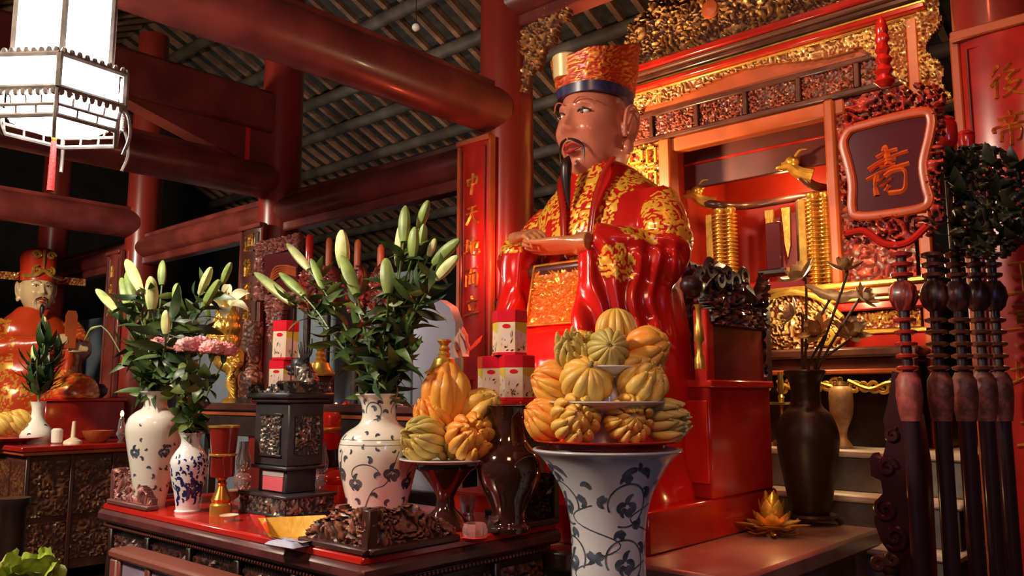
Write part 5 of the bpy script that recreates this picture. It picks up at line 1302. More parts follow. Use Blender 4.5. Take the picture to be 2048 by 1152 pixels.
one('stele_plinth', MB().box(q[0] - .14, q[0] + .2, 2.96, 3.12, 0, 1.0, .01) if False else MB().box(q[0] - .2, q[0] + .2, 2.95, 3.11, .0, 1.0, .01), M_dark, 'dark plinth under the pale panel behind the central lilies', 'plinth', (q[0], 3.03, 0))

# ------------------------------------------------------------------ black bronze censer with pedestal
CB = atz(520, 1032, TZ); cx, cy = CB[0] - .0, CB[1] + .10
t = thing('censer', 'square black bronze incense censer with relief panels on a carved foot', 'censer', (cx, cy, TZ))
def sq(hx, hy, z0, z1, m, nm, c=.004): obj(nm, MB().box(cx - hx, cx + hx, cy - hy, cy + hy, z0, z1, c), m, t)
Zp = lambda py: aty(520, py, cy - .09)[2]
z_a, z_b, z_c, z_d, z_e = Zp(1032), Zp(985), Zp(938), Zp(805), Zp(785)
sq(.148, .10, TZ, TZ + .012, M_bronze, 'foot_slab')
obj('foot_relief', MB().relief(cx - .14, cx + .14, TZ + .012, z_b - .012, cy - .092, .014, .006, 26, 81, back=.01), M_bronzerel, t)
obj('foot_relief', MB().relief(cy - .092, cy + .092, TZ + .012, z_b - .012, cx + .14, .014, .006, 26, 82, axis='x', back=.01), M_bronzerel, t)
sq(.138, .09, TZ + .01, z_b - .01, M_bronze, 'foot_core'); sq(.15, .102, z_b - .012, z_b, M_bronze, 'foot_rim')
sq(.085, .06, z_b, z_c, M_bronze, 'waist')
sq(.112, .078, z_c, z_c + .012, M_bronze, 'lower_flange'); sq(.105, .07, z_c + .012, z_d, M_bronze, 'body'); sq(.118, .084, z_d, z_d + .014, M_bronze, 'upper_step', .006)
sq(.132, .096, z_d + .014, z_e, M_bronze, 'upper_flange', .008)
obj('relief_panel', MB().relief(cx - .055, cx + .062, z_c + .05, z_d - .045, cy - .071, .014, .0045, 30, 83, back=.004), M_bronzerel, t)
obj('relief_panel', MB().relief(cy - .045, cy + .05, z_c + .05, z_d - .045, cx + .106, .014, .0045, 30, 84, axis='x', back=.004), M_bronzerel, t)
for z0_, z1_ in ((z_d - .045, z_d - .036), (z_c + .042, z_c + .05)): obj('panel_border', MB().box(cx - .065, cx + .072, cy - .078, cy - .068, z0_, z1_, .002), M_bronzerel, t)
obj('carved_rim', MB().relief(cx - .128, cx + .128, z_e, z_e + .035, cy - .085, .014, .0055, 30, 85, lambda X, Z: Z < z_e + .022 + .012 * np.sin(X * 50), back=.02).relief(cy - .09, cy + .09, z_e, z_e + .035, cx + .118, .014, .0055, 30, 86, axis='x', back=.02), M_bronzerel, t)
obj('pink_label', MB().box(cx - .052, cx + .07, cy - .064, cy - .059, z_b + .006, z_b + .052, .001), M_pinkpaper, t, 'pink paper label on the waist'); obj('grey_label', MB().box(cx - .055, cx + .073, cy - .0635, cy - .0585, z_b + .053, z_c - .006, .001), M_greypaper, t)
ash = MB().box(cx - .12, cx + .12, cy - .08, cy + .08, z_e - .003, z_e + .006, .003); obj('ash_bed', ash, M_stone, t)
one('incense_stick', MB().tube([(cx + .0, cy, z_e), (cx + .006, cy, aty(566, 620, cy)[2])], .0022, 6), M_brown, 'single thin dark incense stick standing in the black censer', 'incense', (cx, cy, z_e))
one('wick_box', MB().box(cx - .02, cx + .055, cy - .05, cy + .02, z_e + .005, z_e + .04, .008), M_black, 'small shiny black box on the rim of the censer', 'box', (cx, cy, z_e))
# bronze dragon figure climbing at the right of the censer
dx, dy = aty(604, 960, cy + .06)[0], cy + .06
t = thing('bronze_dragon', 'tall dark bronze dragon with a crested head beside the black censer', 'figure', (dx, dy, TZ))
zz = lambda py: aty(622, py, dy)[2]
mb = MB(); mb.tube(smooth([(dx - .05, dy - .02, TZ + .02), (dx + .0, dy - .03, zz(970)), (dx + .03, dy, zz(900)), (dx + .02, dy + .01, zz(830)), (dx + .025, dy, zz(780)), (dx + .005, dy - .01, zz(742)), (dx - .02, dy - .02, zz(728))], 6), np.r_[np.linspace(.05, .045, 18), np.linspace(.045, .024, 19)], 14)
V, Nn, F = remesh(mb, .006, 3); hs = carve(V, 26, 8); V = V + Nn * (.008 * hs)[:, None]; obj('body', MB().add(V, F, hs), M_bronzerel, t, sharp=180)
hd_ = MB().ell((dx - .012, dy - .02, zz(730)), (.034, .028, .028), 14, 10).ell((dx - .045, dy - .03, zz(735)), (.03, .017, .013), 12, 8).ell((dx - .04, dy - .03, zz(746)), (.022, .014, .008), 12, 8)
obj('head', hd_, M_bronze, t)
cr = MB()
for k in range(6): cr.tube(smooth([(dx + .0, dy - .02, zz(722)), (dx - .012 + .014 * k, dy - .02, zz(708)), (dx - .022 + .017 * k, dy - .02, zz(688 - (k % 3) * 5))], 4), np.linspace(.008, .002, 9), 6)
obj('crest', cr, M_bronzerel, t, kind='stuff')
lg = MB()
for k, (a, b) in enumerate((((.0, 850), (-.07, 830)), ((.0, 815), (-.06, 795)))):
    lg.tube(smooth([(dx + a[0], dy - .02, zz(a[1])), (dx + b[0] * .6, dy - .05, zz(b[1] + 12)), (dx + b[0], dy - .05, zz(b[1] - 8))], 4), np.linspace(.02, .012, 9), 8)
    for j in (-1, 0, 1): lg.tube(smooth([(dx + b[0], dy - .05, zz(b[1] - 8)), (dx + b[0] - .02, dy - .055 + .012 * j, zz(b[1] - 14)), (dx + b[0] - .03, dy - .055 + .016 * j, zz(b[1] - 6))], 3), np.linspace(.007, .002, 7), 6)
obj('foreleg', lg, M_bronze, t, kind='stuff')
for k in range(14): 
    y_ = 980 - k * 13; s_ = MB().curl((dx - .035 + .01 * (k % 3), dy - .06, zz(y_)), .03, k * 1.7, 1.2, .008, 1 if k % 2 else -1); obj('cloud_curl', s_, M_bronzerel, t)

# ------------------------------------------------------------------ smaller things on the red table
def lamp_stand(px, py, label):
    b = atz(px, py, TZ); b[2] = TZ; hgt = aty(px, 850, b[1])[2] - TZ; k = hgt / .31
    t = thing('candle_lamp', label, 'lamp', b)
    obj('foot', MB().lathe([(.036, 0), (.036, .035 * k), (.030, .042 * k)], b, 32), M_gold, t)
    obj('neck', MB().lathe([(.030, .042 * k), (.034, .055 * k), (.022, .08 * k), (.014, .10 * k), (.018, .108 * k), (.012, .118 * k), (.02, .128 * k)], b, 28), M_goldred, t)
    obj('cup', MB().lathe([(.02, .128 * k), (.038, .132 * k), (.040, .14 * k), (.040, .20 * k), (.044, .205 * k)], b, 36), M_lampred, t)
    obj('gold_ring', MB().lathe([(.043, .203 * k), (.046, .205 * k), (.046, .21 * k), (.043, .212 * k)], b, 36), M_gold, t)
    obj('upper_cup', MB().lathe([(.040, .21 * k), (.044, .25 * k), (.047, .30 * k)], b, 36), M_lampred, t)
    obj('rim', MB().lathe([(.047, .30 * k), (.052, .303 * k), (.052, .309 * k), (.044, .31 * k), (.042, .29 * k)], b, 36), M_gold, t)
M_goldred = mat('copper', (.70, .28, .06), .25, .8, var=.3)
lamp_stand(441, 1030, 'red lacquer candle lamp with gold rings left of the black censer')
def glass_lamp(px, py, s, label):
    b = atz(px, py, TZ); b[2] = TZ
    t = thing('glass_lamp', label, 'lamp', b, 'small glass oil lamps')
    obj('bowl', MB().lathe([(.03 * s, 0), (.032 * s, .006 * s), (.012 * s, .02 * s), (.012 * s, .04 * s), (.03 * s, .055 * s), (.036 * s, .08 * s), (.028 * s, .105 * s), (.016 * s, .115 * s)], b, 28), M_pinkglass, t)
    obj('chimney', MB().lathe([(.016 * s, .115 * s), (.026 * s, .13 * s), (.03 * s, .16 * s), (.02 * s, .20 * s), (.018 * s, .235 * s)], b, 24), M_glass, t)
    obj('collar', MB().lathe([(.017 * s, .11 * s), (.019 * s, .113 * s), (.019 * s, .119 * s), (.016 * s, .122 * s)], b, 24), M_silver, t)
glass_lamp(484, 1003, .95, 'glass oil lamp half hidden left of the censer')
glass_lamp(640, 1006, .95, 'glass oil lamp standing right of the censer')
def saucer(px, py, r, label, m=None):
    b = atz(px, py, TZ); b[2] = TZ
    one('saucer', MB().lathe([(r * .5, 0), (r * .55, .006), (r, .018), (r * .97, .02), (r * .5, .009), (0, .008)], b, 40), m or M_cream, label, 'saucer', b)
saucer(470, 990, .045, 'small cream saucer left of the censer foot'); saucer(645, 1014, .055, 'cream saucer under the right glass lamp, beside the red packets')
saucer(458, 1042, .03, 'tiny pale dish at the left front of the censer foot')
# tiered red offering box with gold lines
b = atz(696, 985, TZ); bx_, by_ = b[0], 1.99
t = thing('offering_box', 'round red lacquer offering box on a tiered red stand, left of the centre vase', 'box', (bx_, by_, TZ))
zz = lambda py: aty(696, py, by_)[2]
obj('stand_top', MB().lathe([(.02, zz(960)), (.085, zz(956)), (.09, zz(945)), (.085, zz(940))], (bx_, by_, 0), 40), M_redb, t)
obj('stand_foot', MB().lathe([(.09, TZ), (.09, TZ + .02), (.05, TZ + .035), (.045, zz(962))], (bx_, by_, 0), 40), M_brown, t)
obj('cup', MB().lathe([(.06, zz(940)), (.075, zz(925)), (.07, zz(905))], (bx_, by_, 0), 40), M_dark, t)
obj('drum', MB().lathe([(.07, zz(905)), (.088, zz(902)), (.09, zz(870)), (.09, zz(835)), (.082, zz(826)), (.0, zz(824))], (bx_, by_, 0), 44), M_redb, t)
obj('gold_line', MB().lathe([(.0905, zz(866)), (.093, zz(864)), (.093, zz(858)), (.0905, zz(856))], (bx_, by_, 0), 44), M_gold, t)
b2 = aty(676, 915, 1.86); b2[2] = TZ
one('cloth_bundle', MB().ell((b2[0], 1.86, TZ + .10), (.05, .05, .03), 18, 12).lathe([(.05, 0), (.05, .08)], (b2[0], 1.86, TZ), 20), M_redpaper, 'small red wrapped bundle between the censer dragon and the offering box', 'bundle', (b2[0], 1.86, TZ))
# red cherries-like lamps glowing behind
for k, (px, py, m, lab) in enumerate([(672, 812, M_flame, 'tiny glowing orange candle bulb left of the centre vase'), (692, 810, M_redb, 'small shiny red ball lamp left of the vase mouth'), (808, 812, M_redb, 'small shiny red ball lamp right of the vase mouth')]):
    p = aty(px, py, 2.2)
    t = thing('candle_bulb', lab, 'lamp', (p[0], p[1], HZ))
    obj('bulb', MB().ell(p, (.010, .010, .014) if k == 0 else (.017, .017, .016), 14, 10), m, t)
    obj('candle', MB().lathe([(.012, HZ), (.012, max(HZ + .004, p[2] - .012))], (p[0], p[1], 0), 14), M_redb, t)
# folded gold votive paper and red packets
p = atz(572, 1062, TZ); t = thing('votive_paper', 'bright gold votive paper folded like a tray at the front of the table', 'paper', (p[0], p[1], TZ))
a_ = [atz(516, 1036, TZ + .055), atz(650, 1030, TZ + .06), atz(690, 1066, TZ + .025), atz(605, 1086, TZ + .012), atz(538, 1072, TZ + .02)]
lo = np.array(a_) * .55 + np.mean(a_, axis=0) * .45; lo[:, 2] = TZ + .006
mb = MB(); up_ = np.array(a_); mb.add(np.r_[up_, lo, up_ + [0, 0, -.002], lo + [0, 0, -.002]], [(i, (i + 1) % 5, (i + 1) % 5 + 5, i + 5) for i in range(5)] + [(5, 6, 7, 8, 9)] + [(i + 10, i + 15, (i + 1) % 5 + 15, (i + 1) % 5 + 10) for i in range(5)] + [(19, 18, 17, 16, 15)])
obj('gold_sheet', mb, M_goldpaper, t)
wr = [atz(500, 1028, TZ + .05), atz(530, 1032, TZ + .06), atz(538, 1062, TZ + .03), atz(512, 1050, TZ + .03)]
obj('red_corner', MB().add(wr + [w_ + np.array([0, 0, -.004]) for w_ in wr], [(0, 1, 2, 3), (7, 6, 5, 4), (0, 4, 5, 1), (1, 5, 6, 2), (2, 6, 7, 3), (3, 7, 4, 0)]), M_redpaper, t)
for k, (px, py, w_, d_, rz, m, lab) in enumerate([(628, 1018, .22, .10, .2, M_redpaper, 'crinkled red cellophane packet behind the gold paper'), (575, 1090, .12, .06, .1, M_bluewhite, 'pale blue folded paper under the gold votive paper')]):
    p = atz(px, py, TZ); mb = MB(); n = 12; X, Y_ = np.meshgrid(np.linspace(-1, 1, n), np.linspace(-1, 1, n)); X = X.ravel(); Y_ = Y_.ravel()
    hz = .028 * (1 - np.maximum(np.abs(X), np.abs(Y_)) ** 4) * (1 + .5 * pn(np.c_[X * 3, Y_ * 3, X * 0 + k])) * (1 if k == 0 else .5)
    V = np.c_[X * w_ / 2, Y_ * d_ / 2, hz + .001]; B = V.copy(); B[:, 2] = 0
    F = [(i * n + j, i * n + j + 1, (i + 1) * n + j + 1, (i + 1) * n + j) for i in range(n - 1) for j in range(n - 1)]
    mb.add(np.r_[V, B], F + [tuple(q + n * n for q in f[::-1]) for f in F]).xf(Matrix.Translation((p[0], p[1], TZ)) @ Matrix.Rotation(rz, 4, 'Z'))
    t = thing('packet', lab, 'packet', (p[0], p[1], TZ)); obj('wrapper', mb, m, t)
    if k == 0:
        for j in (0, 1): obj('white_stripe', MB().box(p[0] + .02 + .03 * j, p[0] + .036 + .03 * j, p[1] - .03, p[1] + .03, TZ + .028, TZ + .033, .001), M_white, t)
# little crystal cup on the right edge
p = atz(957, 1088, TZ); p[0] -= .10; p = atz(950, 1082, TZ)
p[2] = TZ
t = thing('crystal_cup', 'small faceted pinkish crystal cup at the right edge of the red table', 'cup', p)
obj('cup', MB().lathe([(.018, 0), (.03, .004), (.036, .03), (.03, .048), (.027, .048), (.03, .03), (.02, .008)], p, 8), M_pinkglass, t)
obj('foil', MB().lathe([(.03, .001), (.042, .012), (.040, .014)], p, 7), M_redpaper, t)
p = atz(935, 1028, TZ); p[2] = TZ
t = thing('glass_cup', 'clear glass cup in the shadow right of the fruit stand', 'cup', p); obj('cup', MB().lathe([(.018, 0), (.02, .004), (.03, .06), (.028, .06), (.019, .006), (0, .006)], p, 24), M_glass, t)
#PART6
# ================================================================== right side: jar, lotus, candlestick, ceremonial staffs
JB = atz(1630, 1046, .95); jx, jy = JB[0], JB[1] - .04
PZ = .95
t = thing('jar_stand', 'low dark three legged stand under the brown jar on the platform', 'stand', (jx, jy, PZ))
obj('ring', MB().lathe([(.075, .025), (.105, .025), (.11, .035), (.105, .045), (.07, .045)], (jx, jy, PZ), 32), M_black, t)
for a in (.4, 2.5, 4.6): obj('leg', MB().tube(smooth([(jx + .09 * cos(a), jy + .09 * sin(a), PZ + .035), (jx + .115 * cos(a), jy + .115 * sin(a), PZ + .02), (jx + .12 * cos(a), jy + .12 * sin(a), PZ + .004)], 4), .012, 8), M_black, t)
zj = lambda py: aty(1630, py, jy)[2]
jb = PZ + .046
t = thing('clay_jar', 'tall matte dark brown jar holding dried lotus, on the stone platform', 'vase', (jx, jy, jb))
pr = [(.075, jb), (.082, jb + .02), (.10, zj(980)), (.128, zj(900)), (.130, zj(865)), (.105, zj(830)), (.068, zj(812)), (.062, zj(790)), (.066, zj(765)), (.085, zj(748)), (.088, zj(742)), (.078, zj(742)), (.055, zj(770)), (.05, zj(860))]
obj('body', MB().lathe(smooth(np.array(pr), 4), (jx, jy, 0), 48), M_jar, t)
M_dry = mat('dried_lotus', (.62, .36, .14), .45, .2, var=.5, vscale=15); M_drystem = mat('dried_stem', (.07, .03, .02), .5)
M_drypale = mat('pale_dried_lotus', (.80, .62, .36), .4, .2, var=.3, vscale=15)
def lotus(t, c, s, dirv, m, layers=((6, .9, .95), (6, .55, 1.1), (5, .25, 1.05)), tip=.18, name='petal', part_per=True):
    R = frame_from(dirv)
    for li, (n_, out, hgt) in enumerate(layers):
        for k in range(n_):
            mb = MB(); V = []; N_ = 8
            for i in range(N_):
                u = i / (N_ - 1); w_ = s * .26 * sin(pi * min(1, u * .86 + .12)) ** .9 * (1 if u < .95 else .4)
                rr_ = s * (.08 + out * (.75 * sin(u * pi / 2) + tip * u ** 3 * (1 if li == 0 else -.2))); zz = s * hgt * (.15 + .75 * u ** 1.4) * (1 - out * .35)
                for sx in (-1, -.5, 0, .5, 1): V.append((sx * w_, rr_ - abs(sx) ** 2 * w_ * .3, zz + abs(sx) ** 2 * w_ * .3))
            F = [(i * 5 + j, i * 5 + j + 1, i * 5 + j + 6, i * 5 + j + 5) for i in range(N_ - 1) for j in range(4)]
            mb.add(V, F); W = np.array(V) ; W[:, 1] -= s * .02; W[:, 2] -= s * .01; mb.add(W, [f[::-1] for f in F])
            mb.xf(Matrix.Translation(Vector(c)) @ R @ Matrix.Rotation(2 * pi * (k + .5 * li) / n_, 4, 'Z')); obj(name, mb, m, t, sharp=180)
for k, (px, py, s, dv, m, lab) in enumerate([(1605, 560, .075, (-.4, -.3, .8), M_drypale, 'pale dried lotus blossom at the upper left of the jar bunch'), (1690, 545, .06, (.1, -.2, 1), M_dry, 'small dried lotus blossom at the top of the jar bunch, beside the staff'),
        (1640, 668, .06, (-.2, -.8, .5), M_dry, 'brown dried lotus flower low in the jar bunch, facing forward'), (1700, 672, .06, (.5, -.6, .6), M_dry, 'brown dried lotus flower at the lower right of the jar bunch'), (1592, 630, .05, (-.8, -.3, .4), M_drypale, 'pale dried bud spray at the far left of the jar bunch'), (1722, 600, .05, (.8, -.2, .5), M_drypale, 'pale dried lotus at the far right of the jar bunch')]):
    s *= 1.5; c = aty(px, py, jy + rng.uniform(-.05, .05)); t = thing('dried_lotus', lab, 'flower', (jx, jy, zj(760)), 'dried lotus in the brown jar')
    lotus(t, c, s, dv, m, layers=((6, .9, .9), (5, .45, 1.0)))
    obj('stem', MB().tube(smooth([(jx + rng.uniform(-.03, .03), jy + rng.uniform(-.03, .03), zj(820)), (jx + (c[0] - jx) * .25, jy + (c[1] - jy) * .3, zj(735)), c - np.array(dv) * .03, c], 6), .006, 7), M_drystem, t)
c = aty(1668, 582, jy); t = thing('dried_lotus', 'long folded dried lotus leaf lying flat across the jar bunch', 'flower', (jx, jy, zj(760)), 'dried lotus in the brown jar')
mb = MB(); V = []; n_ = 14
for i in range(n_):
    u = i / (n_ - 1); p = aty(1612 + 120 * u, 572 + 28 * sin(u * pi) * .5 + 14 * u, jy - .02)
    for j in range(7): a = -1.0 + j * .36; w_ = .028 * sin(pi * min(1, u * .92 + .06)) ** .6; V.append(p + np.array([0, -w_ * cos(a) * .6, w_ * sin(a) + .006 * sin(u * 18 + j)]))
obj('leaf', mb.add(V, [(i * 7 + j, i * 7 + j + 1, i * 7 + j + 8, i * 7 + j + 7) for i in range(n_ - 1) for j in range(6)]), M_dry, t, sharp=180)
obj('stem', MB().tube(smooth([(jx, jy, zj(820)), (jx + .01, jy, zj(700)), c], 6), .006, 7), M_drystem, t)
# golden lotus on the platform
G = atz(1545, 1072, PZ); G[2] = PZ
t = thing('golden_lotus', 'bright gold metal lotus candle holder standing on the stone platform', 'candle holder', G)
lotus(t, G + [0, 0, .022], .115, (0, 0, 1), M_gold, layers=((7, 1.2, .5), (7, .8, 1.0), (6, .5, 1.45), (5, .24, 1.6)), tip=.25)
obj('foot', MB().lathe([(.03, 0), (.034, .006), (.02, .015), (.03, .03), (.036, .04)], G, 28), M_gold, t)
lowp = MB()
for k in range(6): a = k * pi / 3; lowp.tube(smooth([(G[0] + .02 * cos(a), G[1] + .02 * sin(a), PZ + .02), (G[0] + .07 * cos(a), G[1] + .07 * sin(a), PZ + .012), (G[0] + .11 * cos(a), G[1] + .11 * sin(a), PZ + .022)], 4), np.linspace(.012, .004, 9), 8, None, .35)
obj('lower_leaves', lowp, M_gold, t, kind='stuff')
# brass candlestick and urn on the shrine step
Cs = aty(1562, 882, 4.02); Cs[2] = 1.06; zc = lambda py: aty(1562, py, 4.02)[2]
Cs = aty(1566, 884, 3.985); zc = lambda py: aty(1566, py, 3.985)[2]; Cs[1] = 4.05 if False else Cs[1]
t = thing('candlestick', 'brass candlestick with wide drip dish on the shrine step left of the jar', 'candlestick', (Cs[0], Cs[1], 1.25))
cb_ = (Cs[0], Cs[1], 0); k0 = 1.25; hh = zc(745) - 1.25
obj('base', MB().lathe([(.055, k0), (.055, k0 + .02), (.035, k0 + .04), (.03, k0 + .055), (.014, k0 + .07)], cb_, 28), M_brass, t)
obj('shaft', MB().lathe([(.014, k0 + .07), (.02, k0 + .085), (.01, k0 + .10), (.018, k0 + .125), (.010, k0 + .145), (.010, k0 + hh * .55)], cb_, 24), M_brass, t)
obj('drip_dish', MB().lathe([(.012, k0 + hh * .55), (.07, k0 + hh * .565), (.075, k0 + hh * .59), (.07, k0 + hh * .595), (.014, k0 + hh * .58)], cb_, 36), M_brass, t)
obj('candle_cup', MB().lathe([(.012, k0 + hh * .58), (.018, k0 + hh * .66), (.010, k0 + hh * .7), (.016, k0 + hh * .78), (.013, k0 + hh)], cb_, 24), M_brass, t)
Cu = aty(1682, 800, 4.0)
t = thing('gilt_urn', 'small lidded gilt urn partly hidden behind the brown jar', 'urn', (Cu[0], 4.0, 1.25))
obj('body', MB().lathe(smooth(np.array([(.04, 1.25), (.042, 1.262), (.022, 1.30), (.024, 1.34), (.05, Cu[2] - .07), (.056, Cu[2]), (.05, Cu[2] + .05), (.03, Cu[2] + .07)]), 4), (Cu[0], 4.0, 0), 32), M_dry, t)
obj('lid', MB().lathe([(.036, Cu[2] + .068), (.03, Cu[2] + .085), (.012, Cu[2] + .09), (.014, Cu[2] + .105), (.0, Cu[2] + .112)], (Cu[0], 4.0, 0), 24), M_brass, t)

# ceremonial staffs in a rack at the right
def dirx(px): u = (px - 1024) / FPX; return np.array([-sin(YAW) + u * cos(YAW), cos(YAW) + u * sin(YAW), 0])
SP = [dirx(1812) * 2.62, dirx(1874) * 2.66, dirx(1922) * 2.74, dirx(1962) * 2.82, dirx(1994) * 2.90]
zat = lambda p, py: aty(1024 + FPX * ((p[0] * cos(YAW) + p[1] * sin(YAW)) / (-p[0] * sin(YAW) + p[1] * cos(YAW))), py, p[1])[2]
rack = thing('staff_rack', 'low plum lacquered rack with carved scroll end that holds the ceremonial staffs', 'rack', (SP[0][0], SP[0][1], 0))
yr = SP[0][1] + .06
ol = [(1790, 742), (1800, 745), (1822, 800), (1842, 830), (1858, 930), (1862, 1000), (1866, 1080), (1872, 1200), (1800, 1200), (1790, 1110), (1768, 1080), (1754, 1040), (1758, 1000), (1772, 985), (1768, 960), (1748, 950), (1746, 915), (1752, 905), (1756, 912), (1770, 918), (1780, 880), (1772, 840), (1782, 800), (1788, 760)]
obj('carved_end', MB().prism([(aty(q[0], q[1], yr)[0], aty(q[0], q[1], yr)[2]) for q in ol], yr - .03, yr + .03), M_rack, rack)
for q, R_, a in (((1775, 935), .03, 0), ((1772, 1020), .035, 2), ((1790, 1075), .04, 4), ((1785, 870), .022, 1)):
    c = aty(q[0], q[1], yr - .035); obj('scroll_relief', MB().curl(c, R_, a, 1.4, .010), M_rack, rack)
obj('foot_rail', MB().tube([SP[0] + [-.03, .0, .05], SP[4] + [.05, .03, .05]], .05, 10), M_dark, rack)
obj('hold_rail', MB().tube([SP[0] + [0, .06, .55], SP[4] + [0, .08, .55]], .025, 10), M_dark, rack)
c = aty(1778, 1128, yr - .06)
one('scroll_ornament', MB().ell(c, (.03, .03, .035), 14, 10).curl(c + [-.02, -.03, .0], .025, 0, 1.3, .010).curl(c + [.02, -.03, .02], .02, 2, 1.3, .008).lathe([(.02, 0), (.016, c[2] - .02)], (c[0], c[1], 0), 12), M_carvedbr, 'small tan carved ornament at the foot of the plum rack', 'ornament', (c[0], c[1], 0))
M_neckred = mat('red_ring_lacquer', (.36, .02, .014), .25, coat=.4); M_neckbr = mat('brown_ring_lacquer', (.15, .045, .02), .3, coat=.3)
M_skirt = mat('carved_skirt', (.24, .07, .045), .5, var=.6, vscale=30, bump=.3, bscale=60)
def staff(k, p, label):
    t = thing('ceremonial_staff', label, 'staff', (p[0], p[1], 0), 'ceremonial staffs in the right rack')
    mred = M_neckred if k == 0 else M_neckbr
    z_ = lambda py: zat(p, py)
    r = .026
    obj('pole', MB().lathe([(r * .92, .0), (r, z_(840))], (p[0], p[1], 0), 20), M_pole, t)
    pr = [(r * 1.1, z_(842)), (r * 1.35, z_(820)), (r * 1.5, z_(790)), (r * 1.4, z_(760)), (r * .9, z_(745))]
    sk = MB().lathe(pr, (p[0], p[1], 0), 24)
    for v in sk.v: v += np.c_[pn(v * 60, 31), pn(v * 60, 32), 0 * v[:, 0]] * .004
    obj('carved_skirt', sk, M_redpaper if False else (mat('red_skirt', (.42, .09, .07), .45, var=.5, vscale=30) if k == 0 else M_skirt), t)
    y_ = 742
    while y_ > 625:
        obj('ring', MB().lathe([(r * .8, z_(y_)), (r * 1.25, z_(y_ - 3)), (r * 1.3, z_(y_ - 8)), (r * .8, z_(y_ - 11))], (p[0], p[1], 0), 24), mred, t); y_ -= 24
    obj('core', MB().lathe([(r * .62, z_(745)), (r * .62, z_(505))], (p[0], p[1], 0), 16), M_dark, t)
    mb = MB().lathe([(r * .7, z_(622)), (r * 1.2, z_(612)), (r * 1.5, z_(595)), (r * 1.35, z_(575)), (r * .8, z_(562))], (p[0], p[1], 0), 28)
    hs = carve(mb.v[0], 45, 5); dd = mb.v[0] - [p[0], p[1], 0]; dd[:, 2] = 0; mb.v[0] = mb.v[0] + dd * (.25 * hs)[:, None]; mb.g[0] = hs
    obj('carved_knop', mb, M_carved if k == 0 else M_carveddk, t)
    for y_ in (556, 535, 515): obj('ring', MB().lathe([(r * .8, z_(y_)), (r * 1.25, z_(y_ - 3)), (r * 1.3, z_(y_ - 9)), (r * .8, z_(y_ - 12))], (p[0], p[1], 0), 24), mred, t)
    return t, z_
t, z_ = staff(0, SP[0], 'ceremonial staff with a framed plum plaque bearing one brush character')
yp = SP[0][1]; q = lambda px, py: (aty(px, py, yp)[0], aty(px, py, yp)[2])
out = smooth(np.array([q(*s) for s in [(1712, 258), (1780, 240), (1850, 226), (1866, 240), (1862, 275), (1850, 330), (1856, 375), (1862, 402), (1846, 418), (1780, 430), (1722, 434), (1708, 420), (1708, 370), (1700, 330), (1690, 290), (1700, 266), (1712, 258)]]), 5)
obj('plaque', MB().prism(out[:-1], yp - .015, yp + .015), M_purple, t)
fr = MB(); P3 = np.c_[out[:, 0], np.full(len(out), yp - .018), out[:, 1]]; fr.tube(P3, .016, 8, None, .6, False, (0, 1, 0)); obj('plaque_frame', fr, mat('orange_frame', (.62, .085, .012), .3, var=.3), t, 'smooth orange red frame')
xs0, zs0 = q(1688, 470); xs1, zs1 = q(1892, 170)
cxp, czp = q(1780, 330)
from_poly = [np.array(s) for s in out]
def inpoly(X, Z, P):
    ins = np.zeros(len(X), bool); n = len(P)
    for i in range(n):
        x1, y1 = P[i]; x2, y2 = P[(i + 1) % n]; c_ = ((y1 > Z) != (y2 > Z)); ins ^= c_ & (X < (x2 - x1) * (Z - y1) / (y2 - y1 + 1e-12) + x1)
    return ins
ext = smooth(np.array([q(*s) for s in [(1700, 205), (1740, 196), (1772, 168), (1800, 178), (1850, 165), (1890, 180), (1888, 230), (1896, 300), (1884, 360), (1892, 430), (1870, 470), (1830, 478), (1790, 500), (1740, 490), (1692, 480), (1700, 430), (1684, 400), (1690, 330), (1678, 280), (1688, 230)]]), 4)
hole = np.array(out[:-1])
msk = lambda X, Z: inpoly(X, Z, ext) & ~inpoly(X, Z, hole) & (carve(np.c_[X, X * 0, Z], 17, 91) > .10)
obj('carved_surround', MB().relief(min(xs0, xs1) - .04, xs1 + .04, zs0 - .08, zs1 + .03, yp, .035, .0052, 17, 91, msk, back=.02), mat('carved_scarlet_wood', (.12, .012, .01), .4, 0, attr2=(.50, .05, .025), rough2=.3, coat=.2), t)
sw = MB(); sw.tube(np.c_[smooth(np.array([q(*s) for s in [(1700, 470), (1735, 465), (1775, 490), (1820, 488), (1860, 455)]]), 5)[:, 0], np.full(21, yp - .03), smooth(np.array([q(*s) for s in [(1700, 470), (1735, 465), (1775, 490), (1820, 488), (1860, 455)]]), 5)[:, 1]], .012, 8); obj('lower_swag', sw, M_redb, t)
obj('character', strokes(MB(), CH['su'], q(1778, 340)[0], q(1778, 342)[1], abs(q(1778, 295)[1] - q(1778, 388)[1]) * 1.02, yp - .016, .010), mat('orange_brush', (.75, .13, .02), .35), t, 'raised orange brush character')
fl = MB(); zt = lambda py: zat(SP[0] + RT * -.06, py); fx, fz = q(1770, 175)
for k in range(5): fl.lathe([(.0 + .014, 0), (.034 - k * .003, .02), (.016, .045)], (fx, yp, fz + k * .036), 10)
fl.lathe([(.016, 0), (.022, .02), (.018, .05), (.0, .075)], (fx, yp, fz + .18), 14)
for v in fl.v: v += np.c_[pn(v * 45, 41), 0 * v[:, 0], pn(v * 45, 42)] * .006
obj('flame_finial', fl, M_redb, t)
t, z_ = staff(1, SP[1], 'ceremonial staff topped by a broad dark green carved leaf fan')
yl = SP[1][1] - .02; q = lambda px, py: (aty(px, py, yl)[0], aty(px, py, yl)[2])
ext2 = smooth(np.array([q(*s) for s in [(1880, 300), (1930, 292), (1972, 288), (2010, 300), (2050, 330), (2090, 380), (2085, 440), (2050, 490), (2000, 520), (1950, 516), (1912, 495), (1900, 450), (1905, 400), (1890, 350)]]), 4)
